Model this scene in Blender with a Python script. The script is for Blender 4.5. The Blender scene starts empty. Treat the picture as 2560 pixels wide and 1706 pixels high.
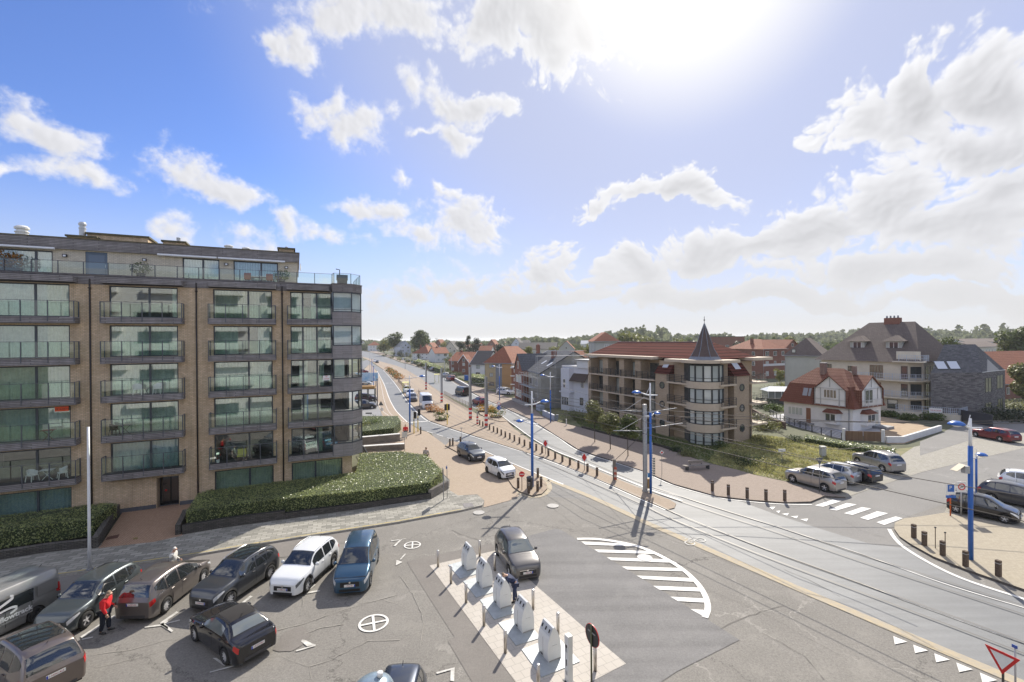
import bpy, bmesh, math, random
import numpy as np
from mathutils import Vector, Matrix
random.seed(7)
R=math.radians
sc=bpy.context.scene
COL=sc.collection
# ---------------------------------------------------------------- camera
FPX=1155.0; CH=12.7; PIT=R(.19); ROL=R(-.408)
_f=Vector((0,math.cos(PIT),-math.sin(PIT))); _u0=Vector((0,math.sin(PIT),math.cos(PIT))); _r0=Vector((1,0,0))
_r=_r0*math.cos(ROL)+_u0*math.sin(ROL); _u=-_r0*math.sin(ROL)+_u0*math.cos(ROL)
CAM=Vector((0,0,CH))
cd=bpy.data.cameras.new('camera'); cam=bpy.data.objects.new('camera',cd); COL.objects.link(cam)
cd.sensor_width=36; cd.lens=36*FPX/2560; cd.clip_end=9000; cd.clip_start=.1
m=Matrix((_r,_u,-_f)).transposed().to_4x4(); m.translation=CAM; cam.matrix_world=m
sc.camera=cam
SUN_AZ=20.8; SUN_EL=38.7
# ---------------------------------------------------------------- view
sc.view_settings.view_transform='Standard'; sc.view_settings.look='None'; sc.view_settings.gamma=1
sc.view_settings.exposure=0.42
sc.cycles.max_bounces=6; sc.cycles.transparent_max_bounces=12; sc.cycles.caustics_reflective=False; sc.cycles.caustics_refractive=False
sc.cycles.sample_clamp_indirect=4; sc.cycles.use_denoising=True
def ray(x,y): return _f*FPX+_r*(x-1280)-_u*(y-853)
def G(x,y,z=0.0):
    "ground (or height z) point seen at photo pixel x,y"
    d=ray(x,y); t=(z-CH)/d.z; return CAM+d*t
def Zat(P,x,y):
    "height of the point of the upright line through P that shows at photo pixel x,y"
    d=ray(x,y); t=(P[0]*_f.x+P[1]*_f.y)/ (d.x*_f.x+d.y*_f.y); return CH+d.z*t
# ---------------------------------------------------------------- sun
sl=bpy.data.lights.new('sun','SUN'); sl.energy=4.9; sl.angle=R(.5); sl.color=(1,.93,.82)
so=bpy.data.objects.new('sun',sl); COL.objects.link(so)
sd=Vector((math.sin(R(SUN_AZ))*math.cos(R(SUN_EL)),math.cos(R(SUN_AZ))*math.cos(R(SUN_EL)),math.sin(R(SUN_EL))))
so.rotation_euler=sd.to_track_quat('Z','Y').to_euler(); so.location=(0,0,60)
# ---------------------------------------------------------------- world
W=bpy.data.worlds.new('World'); sc.world=W; W.use_nodes=True
nt=W.node_tree; nt.nodes.clear()
def N(t,**k):
    n=nt.nodes.new(t)
    for a,b in k.items(): setattr(n,a,b)
    return n
def LK(a,b): nt.links.new(a,b)
def mth(op,a,b=None,c=None,clamp=False):
    n=N('ShaderNodeMath',operation=op,use_clamp=clamp)
    for i,v in enumerate((a,b,c)):
        if v is None: continue
        if hasattr(v,'is_output'): LK(v,n.inputs[i])
        else: n.inputs[i].default_value=v
    return n.outputs[0]
def vm(op,a,b=None):
    n=N('ShaderNodeVectorMath',operation=op)
    for i,v in enumerate((a,b)):
        if v is None: continue
        if hasattr(v,'is_output'): LK(v,n.inputs[i])
        else: n.inputs[i].default_value=v
    return n
def mixc(f,a,b,bt='MIX'):
    n=N('ShaderNodeMix',data_type='RGBA',blend_type=bt)
    for i,v in ((0,f),(6,a),(7,b)):
        if hasattr(v,'is_output'): LK(v,n.inputs[i])
        else: n.inputs[i].default_value=v if i==0 else (*v,1)
    return n.outputs[2]
def mrange(v,a,b,c=0,d=1,smooth=True):
    n=N('ShaderNodeMapRange'); n.interpolation_type='SMOOTHSTEP' if smooth else 'LINEAR'
    LK(v,n.inputs[0]); n.inputs[1].default_value=a; n.inputs[2].default_value=b; n.inputs[3].default_value=c; n.inputs[4].default_value=d
    return n.outputs[0]
out=N('ShaderNodeOutputWorld'); bg=N('ShaderNodeBackground'); LK(bg.outputs[0],out.inputs[0]); bg.inputs[1].default_value=.1
sky=N('ShaderNodeTexSky',sky_type='NISHITA'); sky.sun_disc=False; sky.sun_elevation=R(SUN_EL); sky.sun_rotation=R(SUN_AZ)
sky.altitude=0; sky.air_density=1.0; sky.dust_density=.6; sky.ozone_density=2.0
tc=N('ShaderNodeTexCoord'); DIR=tc.outputs['Generated']
nrm=vm('NORMALIZE',DIR).outputs[0]
sx=N('ShaderNodeSeparateXYZ'); LK(nrm,sx.inputs[0])
az=mth('ARCTAN2',sx.outputs[0],sx.outputs[1]); el=mth('ARCSINE',sx.outputs[2])

# clouds: a cover map over azimuth x elevation worked out here from noise, laid on the sky dome at infinity
def vnoise(x,y,seed):
    rg=np.random.RandomState(seed); g=rg.rand(256,256).astype(np.float32)
    xi=np.floor(x).astype(np.int32); yi=np.floor(y).astype(np.int32); fx=x-xi; fy=y-yi
    fx=fx*fx*fx*(fx*(fx*6-15)+10); fy=fy*fy*fy*(fy*(fy*6-15)+10); xi&=255; yi&=255; x1=(xi+1)&255; y1=(yi+1)&255
    return (g[yi,xi]*(1-fx)+g[yi,x1]*fx)*(1-fy)+(g[y1,xi]*(1-fx)+g[y1,x1]*fx)*fy
def fbm(x,y,sc_,octv,seed,gain=.5):
    o=0; a=1; t=0
    for q in range(octv):
        ca,sa=math.cos(q*1.1),math.sin(q*1.1)
        o=o+a*(vnoise((x*ca-y*sa)*sc_+17*q,(x*sa+y*ca)*sc_+9*q,seed+q)-.5); t+=a; a*=gain; sc_*=2.03
    return o/t*2
def worley(x,y,sc_,seed):
    rg=np.random.RandomState(seed); gx=rg.rand(128,128).astype(np.float32); gy=rg.rand(128,128).astype(np.float32)
    x=x*sc_; y=y*sc_; xi=np.floor(x).astype(np.int32); yi=np.floor(y).astype(np.int32); best=np.full(x.shape,9,np.float32)
    for dx in (-1,0,1):
        for dy in (-1,0,1):
            a=xi+dx; b=yi+dy
            d=(a+gx[b&127,a&127]-x)**2+(b+gy[b&127,a&127]-y)**2
            best=np.minimum(best,d)
    return 1-np.sqrt(best)
CL=[ # photo px of each cloud: cx,cy,rx,ry,rotation
(960,45,330,80,0),(1250,60,170,105,0),(1390,70,150,115,30),(718,114,60,60,0),(1460,100,120,90,0),
(90,300,170,48,24),(234,430,110,42,18),(413,435,95,60,35),(544,492,165,38,16),
(870,294,95,52,22),(821,232,28,42,30),(1006,200,50,45,30),(1115,236,115,42,32),(1190,272,95,30,15),(1060,316,55,15,-5),(1137,332,50,25,32),
(947,517,85,30,0),(1115,495,48,14,45),(1023,582,90,38,18),(1191,588,105,66,0),(745,571,55,28,25),(827,598,70,28,18),(419,580,70,38,30),(626,606,75,28,5),
(1115,707,125,60,0),(979,745,140,34,0),(1372,675,98,62,0),(1563,691,100,42,0),
(1487,528,65,28,0),(1585,506,75,30,0),(1715,495,95,44,0),(1802,522,70,28,18),
(2150,305,110,85,-25),(2314,245,175,100,-18),(2520,245,180,135,0),(2042,359,48,24,10),(2423,354,210,75,0),
(2205,517,175,100,-10),(2014,598,175,75,-15),(2368,571,270,95,0),(1770,647,125,38,0),(2477,462,115,42,-10),(1900,640,180,40,0),
(1300,745,260,34,0),(1750,750,330,34,0),(2250,690,380,46,0),(1950,760,400,28,0),(2450,770,300,34,0),(60,415,40,14,0),(1010,440,22,22,40)]
def azel(x,y):
    d=ray(x,y).normalized(); return math.atan2(d.x,d.y),math.asin(d.z)

sm=lambda x:(lambda t:t*t*(3-2*t))(np.clip(x,0,1))
def blur(a,n):
    for ax_ in (0,1):
        c=np.cumsum(np.concatenate([np.repeat(a.take([0],ax_),n+1,ax_),a,np.repeat(a.take([-1],ax_),n,ax_)],ax_),axis=ax_,dtype=np.float64)
        sl_=[slice(None)]*2; s2=[slice(None)]*2; sl_[ax_]=slice(2*n+1,None); s2[ax_]=slice(0,-(2*n+1))
        a=((c[tuple(sl_)]-c[tuple(s2)])/(2*n+1)).astype(np.float32)
    return a
def cloud_map(IW,IH,A0,A1,E0,E1,front):
    AZ,EL=np.meshgrid(A0+(np.arange(IW)+.5)/IW*(A1-A0),E0+(np.arange(IH)+.5)/IH*(E1-E0))
    AZ=AZ.astype(np.float32); EL=EL.astype(np.float32); wsp=fbm(AZ,EL*1.2,14,8,5,.66)
    if front:
        wx=fbm(AZ,EL,8,5,3)*.075; wy=fbm(AZ,EL,8,5,41)*.05; XA=AZ+wx; YE=EL+wy
        field=np.full(AZ.shape,-2,np.float32)
        for cx,cy,rx,ry,rt in CL:
            rx*=1.12; ry*=1.12
            a0,e0=azel(cx,cy); c_,s_=math.cos(R(rt)),math.sin(R(rt))
            a1,e1=azel(cx+rx*c_,cy+rx*s_); a2,e2=azel(cx-ry*s_,cy+ry*c_)
            RX=math.hypot(a1-a0,e1-e0); RY=math.hypot(a2-a0,e2-e0); th=math.atan2(e1-e0,a1-a0)
            X=(XA-a0)*math.cos(th)+(YE-e0)*math.sin(th); Y=-(XA-a0)*math.sin(th)+(YE-e0)*math.cos(th)
            if abs(rt)<22: Y=np.where(Y<0,Y*1.35,Y)
            v=1-np.sqrt((X/RX)**2+(Y/RY)**2)
            v*=min(1.0,.45+max(ry,rx*.4)/95)
            field=np.maximum(field,v)
        bil=worley(XA,YE*1.1,22,9)*.52+worley(XA,YE*1.1,50,10)*.28+worley(XA,YE,105,11)*.2
    else:
        field=fbm(AZ,EL*1.3,2.2,5,77)*2.2+.05; bil=.5
    puf=np.clip((AZ+.28)/.4,0,1)
    D=field+wsp*(1.25-.65*puf)*.8+(bil-.5)*(.35+.85*puf)-.01
    A=sm((D+.06)/(.88-.50*puf))
    Dp=np.clip(D,0,1.6); B1=blur(Dp,3); B2=blur(Dp,16)
    gy,gx=np.gradient(B1); dxs=R(SUN_AZ)-AZ; dys=R(SUN_EL+6)-EL; ds=np.sqrt(dxs**2+dys**2)+1e-3
    rel=-(gx*dxs+gy*dys)/ds; thick=sm((B2-.12)/.75); sund=np.exp(-(ds/.42)**2)
    V=1.0-.15*thick-.13*puf*thick+np.clip(rel*1.6,-.06,.07)*(1-.5*sund)+.10*sund-.08*sund*thick
    lowf=sm((R(13)-EL)/R(13)); V=V*(1-lowf*.6)+.80*lowf*.6
    V=np.clip(V,.42,1.05)
    img=np.empty((IH,IW,4),np.float32); img[...,0]=V; img[...,1]=V; img[...,2]=V*(1.035-.03*sund); img[...,3]=A*.97
    im=bpy.data.images.new('cloud_cover',IW,IH,alpha=True,float_buffer=True); im.colorspace_settings.name='Non-Color'
    im.alpha_mode='CHANNEL_PACKED'; im.pixels.foreach_set(img.ravel()); im.update(); im.pack()
    it=N('ShaderNodeTexImage'); it.image=im; it.extension='EXTEND'; it.interpolation='Linear'
    cu=N('ShaderNodeCombineXYZ'); LK(mth('MULTIPLY_ADD',az,1/(A1-A0),-A0/(A1-A0)),cu.inputs[0]); LK(mth('MULTIPLY_ADD',el,1/(E1-E0),-E0/(E1-E0)),cu.inputs[1]); LK(cu.outputs[0],it.inputs[0])
    return it
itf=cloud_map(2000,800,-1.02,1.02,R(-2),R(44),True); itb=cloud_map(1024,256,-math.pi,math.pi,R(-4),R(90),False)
oth=mth('MAXIMUM',mrange(el,.70,.765),mrange(mth('ABSOLUTE',az),.9,1.0))
bk_=vm('SCALE',itb.outputs[0]); bk_.inputs[3].default_value=1.0; LK(mrange(sx.outputs[1],.3,-.3,.72,1.75),bk_.inputs[3]); ccol=mixc(oth,itf.outputs[0],bk_.outputs[0]); cal=N('ShaderNodeMix'); LK(oth,cal.inputs[0]); LK(itf.outputs[1],cal.inputs[2]); LK(itb.outputs[1],cal.inputs[3])  # unseen clouds behind the camera are brightened to lift the shade on the facade
CLV=7.1
# angle to the sun
dsun=vm('DOT_PRODUCT',nrm,tuple(sd)).outputs['Value']
gl=mth('POWER',mth('MAXIMUM',dsun,0.0),22.0); gl2=mth('POWER',mth('MAXIMUM',dsun,0.0),90.0); gl3=mth('POWER',mth('MAXIMUM',dsun,0.0),5.0)
SK=mixc(.92,sky.outputs[0],(.72,.86,1.32),'MULTIPLY')
low=mrange(el,R(24),R(-1))
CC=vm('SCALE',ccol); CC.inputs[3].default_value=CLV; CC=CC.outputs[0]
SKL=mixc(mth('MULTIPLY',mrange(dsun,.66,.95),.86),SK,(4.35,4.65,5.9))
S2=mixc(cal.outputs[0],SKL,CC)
S3=mixc(mth('MULTIPLY',mth('POWER',low,2.2),.92),S2,(5.75,5.75,5.85))
S4=mixc(mth('MULTIPLY',mrange(dsun,.955,1.0),.85),S3,(7.4,7.3,7.3)); S5=mixc(mth('MULTIPLY',gl2,.75,None,True),S4,(11,10.8,10.5))
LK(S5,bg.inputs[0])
# ================================================================ materials
_M={}
def mat(name,col,rough=.6,metal=0,var=.0,vs=3.0,bump=0,bs=40,spec=.5,var2=None,alpha=None,coat=0,island=0,detail=5,fac2=None):
    """procedural material: colour varied by noise (var, at scale vs), optional bump, optional per-piece variation"""
    if name in _M: return _M[name]
    m=bpy.data.materials.new(name); m.use_nodes=True; t=m.node_tree; b=t.nodes['Principled BSDF']
    b.inputs['Base Color'].default_value=(*col,1); b.inputs['Roughness'].default_value=rough; b.inputs['Metallic'].default_value=metal
    b.inputs['Specular IOR Level'].default_value=spec; b.inputs['Coat Weight'].default_value=coat; b.inputs['Coat Roughness'].default_value=.05
    tc=t.nodes.new('ShaderNodeTexCoord'); src=None
    if var or var2:
        n=t.nodes.new('ShaderNodeTexNoise'); n.inputs['Scale'].default_value=vs; n.inputs['Detail'].default_value=detail; n.inputs['Roughness'].default_value=.65
        t.links.new(tc.outputs['Object'],n.inputs[0])
        mp=t.nodes.new('ShaderNodeMapRange'); mp.inputs[1].default_value=.33; mp.inputs[2].default_value=.67
        t.links.new(n.outputs[0],mp.inputs[0])
        c2=var2 or tuple(min(1,c*(1+var)) for c in col); c1=col if var2 else tuple(c*(1-var) for c in col)
        mx=t.nodes.new('ShaderNodeMix'); mx.data_type='RGBA'; t.links.new(mp.outputs[0],mx.inputs[0]); mx.inputs[6].default_value=(*c1,1); mx.inputs[7].default_value=(*c2,1)
        src=mx.outputs[2]
    if island:
        g=t.nodes.new('ShaderNodeNewGeometry'); mp=t.nodes.new('ShaderNodeMapRange'); mp.inputs[3].default_value=1-island; mp.inputs[4].default_value=1+island
        t.links.new(g.outputs['Random Per Island'],mp.inputs[0]); hv=t.nodes.new('ShaderNodeHueSaturation'); t.links.new(mp.outputs[0],hv.inputs['Value'])
        if src: t.links.new(src,hv.inputs['Color'])
        else: hv.inputs['Color'].default_value=(*col,1)
        src=hv.outputs[0]
    if src: t.links.new(src,b.inputs['Base Color'])
    if bump:
        n=t.nodes.new('ShaderNodeTexNoise'); n.inputs['Scale'].default_value=bs; n.inputs['Detail'].default_value=4; t.links.new(tc.outputs['Object'],n.inputs[0])
        bp=t.nodes.new('ShaderNodeBump'); bp.inputs['Strength'].default_value=bump; bp.inputs['Distance'].default_value=.02
        t.links.new(n.outputs[0],bp.inputs['Height']); t.links.new(bp.outputs[0],b.inputs['Normal'])
    _M[name]=m; return m
def brickmat(name,c1,c2,cm,bw=.22,bh=.065,mortar=.012,wall=True,rot=0,rough=.85,dirt=.25,vs=.35,off=.5,bias=0,squash=1,bump=.25,dcol=None,fine=0):
    """brick, tile, slab or plank pattern on walls (along x/y against z) or on the ground (x,y)"""
    if name in _M: return _M[name]
    m=bpy.data.materials.new(name); m.use_nodes=True; t=m.node_tree; b=t.nodes['Principled BSDF']; b.inputs['Roughness'].default_value=rough
    b.inputs['Specular IOR Level'].default_value=.3
    tc=t.nodes.new('ShaderNodeTexCoord'); L=t.links.new; v=tc.outputs['Object']
    if wall:
        s=t.nodes.new('ShaderNodeSeparateXYZ'); L(v,s.inputs[0]); a=t.nodes.new('ShaderNodeMath'); a.operation='ADD'; L(s.outputs[0],a.inputs[0]); L(s.outputs[1],a.inputs[1])
        c=t.nodes.new('ShaderNodeCombineXYZ'); L(a.outputs[0],c.inputs[0]); L(s.outputs[2],c.inputs[1]); v=c.outputs[0]
    elif rot:
        mp=t.nodes.new('ShaderNodeMapping'); mp.inputs['Rotation'].default_value=(0,0,rot); L(v,mp.inputs[0]); v=mp.outputs[0]
    br=t.nodes.new('ShaderNodeTexBrick'); br.offset=off; br.squash=squash
    for k,q in (('Color1',c1),('Color2',c2),('Mortar',cm)): br.inputs[k].default_value=(*q,1)
    br.inputs['Scale'].default_value=1; br.inputs['Mortar Size'].default_value=mortar; br.inputs['Brick Width'].default_value=bw; br.inputs['Row Height'].default_value=bh; br.inputs['Bias'].default_value=bias
    br.inputs['Mortar Smooth'].default_value=.3
    L(v,br.inputs[0])
    n=t.nodes.new('ShaderNodeTexNoise'); n.inputs['Scale'].default_value=vs; n.inputs['Detail'].default_value=8; n.inputs['Roughness'].default_value=.7; L(tc.outputs['Object'],n.inputs[0])
    mp=t.nodes.new('ShaderNodeMapRange'); mp.inputs[1].default_value=.35; mp.inputs[2].default_value=.7; mp.inputs[3].default_value=0; mp.inputs[4].default_value=dirt; L(n.outputs[0],mp.inputs[0])
    mx=t.nodes.new('ShaderNodeMix'); mx.data_type='RGBA'; L(mp.outputs[0],mx.inputs[0]); L(br.outputs[0],mx.inputs[6]); mx.inputs[7].default_value=(*(dcol or tuple(x*.45 for x in c1)),1)
    src=mx.outputs[2]
    if fine:
        m2=t.nodes.new('ShaderNodeMapping'); m2.inputs['Scale'].default_value=(1.6,1.6,.10) if wall else (1,1,1); L(tc.outputs['Object'],m2.inputs[0])
        n2=t.nodes.new('ShaderNodeTexNoise'); n2.inputs['Scale'].default_value=1.7; n2.inputs['Detail'].default_value=7; n2.inputs['Roughness'].default_value=.75; L(m2.outputs[0],n2.inputs[0])
        r2=t.nodes.new('ShaderNodeMapRange'); r2.inputs[1].default_value=.40; r2.inputs[2].default_value=.72; r2.inputs[4].default_value=fine; L(n2.outputs[0],r2.inputs[0])
        x2=t.nodes.new('ShaderNodeMix'); x2.data_type='RGBA'; L(r2.outputs[0],x2.inputs[0]); L(src,x2.inputs[6]); x2.inputs[7].default_value=(*tuple(x*.35 for x in c1),1); src=x2.outputs[2]
    L(src,b.inputs['Base Color'])
    if bump:
        bp=t.nodes.new('ShaderNodeBump'); bp.inputs['Strength'].default_value=bump; bp.inputs['Distance'].default_value=.02; bp.invert=True
        L(br.outputs['Fac'],bp.inputs['Height']); L(bp.outputs[0],b.inputs['Normal'])
    _M[name]=m; return m
def asphalt(name,col,col2,vs=.25,crack=.0,speck=.25,rough=.85,stain=None,streak=None,crs=.16):
    if name in _M: return _M[name]
    m=bpy.data.materials.new(name); m.use_nodes=True; t=m.node_tree; b=t.nodes['Principled BSDF']; L=t.links.new
    b.inputs['Specular IOR Level'].default_value=.35
    tc=t.nodes.new('ShaderNodeTexCoord'); v=tc.outputs['Object']
    def noise(sc_,d=6,r=.6,vv=None):
        n=t.nodes.new('ShaderNodeTexNoise'); n.inputs['Scale'].default_value=sc_; n.inputs['Detail'].default_value=d; n.inputs['Roughness'].default_value=r; L(vv or v,n.inputs[0]); return n
    def rng(s,a,c,d=0,e=1):
        n=t.nodes.new('ShaderNodeMapRange'); L(s,n.inputs[0])
        for i,q in enumerate((a,c,d,e)): n.inputs[i+1].default_value=q
        return n.outputs[0]
    def mix(f,a,c,bt='MIX'):
        n=t.nodes.new('ShaderNodeMix'); n.data_type='RGBA'; n.blend_type=bt
        for i,q in ((0,f),(6,a),(7,c)):
            if hasattr(q,'is_output'): L(q,n.inputs[i])
            else: n.inputs[i].default_value=q if i==0 else (*q,1)
        return n.outputs[2]
    c=mix(rng(noise(vs,8,.68).outputs[0],.3,.7),col,col2)
    if streak:
        mp=t.nodes.new('ShaderNodeMapping'); mp.inputs['Rotation'].default_value=(0,0,streak); mp.inputs['Scale'].default_value=(.05,1.1,1); L(v,mp.inputs[0])
        c=mix(rng(noise(1.3,5,.6,mp.outputs[0]).outputs[0],.42,.72,0,.55),c,tuple(x*.62 for x in col))
    c=mix(rng(noise(16,5,.8).outputs[0],.42,.72,0,speck),c,tuple(min(1,x*1.9) for x in col2))
    c=mix(rng(noise(9,5,.7).outputs[0],.45,.75,0,speck),c,tuple(x*.55 for x in col))
    if stain: c=mix(rng(noise(.55,7,.75).outputs[0],.52,.72,0,.55),c,stain)
    if crack:
        w=noise(1.2,6,.7); vv=t.nodes.new('ShaderNodeVectorMath'); vv.operation='MULTIPLY_ADD'; L(w.outputs['Color'],vv.inputs[0]); vv.inputs[1].default_value=(2.2,2.2,0); L(v,vv.inputs[2])
        vo=t.nodes.new('ShaderNodeTexVoronoi'); vo.feature='DISTANCE_TO_EDGE'; vo.inputs['Scale'].default_value=crs; L(vv.outputs[0],vo.inputs[0])
        k=rng(vo.outputs['Distance'],.0,.008,crack,0); k2=rng(noise(.22,3).outputs[0],.42,.6)
        mm=t.nodes.new('ShaderNodeMath'); mm.operation='MULTIPLY'; L(k,mm.inputs[0]); L(k2,mm.inputs[1])
        c=mix(mm.outputs[0],c,tuple(min(1,x*1.75) for x in col2))
        vo2=t.nodes.new('ShaderNodeTexVoronoi'); vo2.feature='DISTANCE_TO_EDGE'; vo2.inputs['Scale'].default_value=crs*.55; L(vv.outputs[0],vo2.inputs[0])
        c=mix(rng(vo2.outputs['Distance'],.0,.0035,crack,0),c,tuple(x*.35 for x in col))
    L(c,b.inputs['Base Color']); b.inputs['Roughness'].default_value=rough
    bp=t.nodes.new('ShaderNodeBump'); bp.inputs['Strength'].default_value=.25; bp.inputs['Distance'].default_value=.01; L(noise(60,3).outputs[0],bp.inputs['Height']); L(bp.outputs[0],b.inputs['Normal'])
    _M[name]=m; return m
def glassmat(name,tint=(.72,.86,.82),refl=.10,rough=.02,dark=0,tintr=(1,1,1)):
    "window glass: clear with a mirror share that grows at grazing angles"
    if name in _M: return _M[name]
    m=bpy.data.materials.new(name); m.use_nodes=True; t=m.node_tree; t.nodes.clear(); L=t.links.new
    o=t.nodes.new('ShaderNodeOutputMaterial'); ms=t.nodes.new('ShaderNodeMixShader'); L(ms.outputs[0],o.inputs[0])
    g=t.nodes.new('ShaderNodeBsdfGlossy'); g.inputs['Roughness'].default_value=rough; g.inputs['Color'].default_value=(*tintr,1)
    if dark:
        a=t.nodes.new('ShaderNodeBsdfDiffuse'); a.inputs['Color'].default_value=(*tint,1)
    else:
        a=t.nodes.new('ShaderNodeBsdfTransparent'); a.inputs['Color'].default_value=(*tint,1)
    lw=t.nodes.new('ShaderNodeFresnel'); ge=t.nodes.new('ShaderNodeNewGeometry'); mi_=t.nodes.new('ShaderNodeMapRange'); L(ge.outputs['Backfacing'],mi_.inputs[0]); mi_.inputs[3].default_value=1.5; mi_.inputs[4].default_value=1/1.5; L(mi_.outputs[0],lw.inputs[0])
    ma=t.nodes.new('ShaderNodeMath'); ma.operation='MULTIPLY_ADD'; ma.use_clamp=True; L(lw.outputs[0],ma.inputs[0]); ma.inputs[1].default_value=1.0; ma.inputs[2].default_value=refl
    L(ma.outputs[0],ms.inputs[0]); L(a.outputs[0],ms.inputs[1]); L(g.outputs[0],ms.inputs[2])
    _M[name]=m; return m
def leafmat(name,c1,c2,tr=.35,var=.35,rough=.55,sp=.35):
    if name in _M: return _M[name]
    m=bpy.data.materials.new(name); m.use_nodes=True; t=m.node_tree; t.nodes.clear(); L=t.links.new
    o=t.nodes.new('ShaderNodeOutputMaterial'); ms=t.nodes.new('ShaderNodeMixShader'); L(ms.outputs[0],o.inputs[0]); ms.inputs[0].default_value=tr
    d=t.nodes.new('ShaderNodeBsdfPrincipled'); d.inputs['Roughness'].default_value=rough; d.inputs['Specular IOR Level'].default_value=sp; tl=t.nodes.new('ShaderNodeBsdfTranslucent')
    g=t.nodes.new('ShaderNodeNewGeometry'); mx=t.nodes.new('ShaderNodeMix'); mx.data_type='RGBA'; L(g.outputs['Random Per Island'],mx.inputs[0]); mx.inputs[6].default_value=(*c1,1); mx.inputs[7].default_value=(*c2,1)
    tc=t.nodes.new('ShaderNodeTexCoord'); n=t.nodes.new('ShaderNodeTexNoise'); n.inputs['Scale'].default_value=.9; n.inputs['Detail'].default_value=3; L(tc.outputs['Object'],n.inputs[0])
    mp=t.nodes.new('ShaderNodeMapRange'); mp.inputs[1].default_value=.35; mp.inputs[2].default_value=.65; mp.inputs[3].default_value=1-var; mp.inputs[4].default_value=1+var; L(n.outputs[0],mp.inputs[0])
    h=t.nodes.new('ShaderNodeHueSaturation'); L(mp.outputs[0],h.inputs['Value']); L(mx.outputs[2],h.inputs['Color'])
    L(h.outputs[0],d.inputs['Base Color']); L(d.outputs[0],ms.inputs[1]); 
    h2=t.nodes.new('ShaderNodeHueSaturation'); h2.inputs['Value'].default_value=1.5; L(h.outputs[0],h2.inputs['Color']); L(h2.outputs[0],tl.inputs[0]); L(tl.outputs[0],ms.inputs[2])
    _M[name]=m; return m
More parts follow.
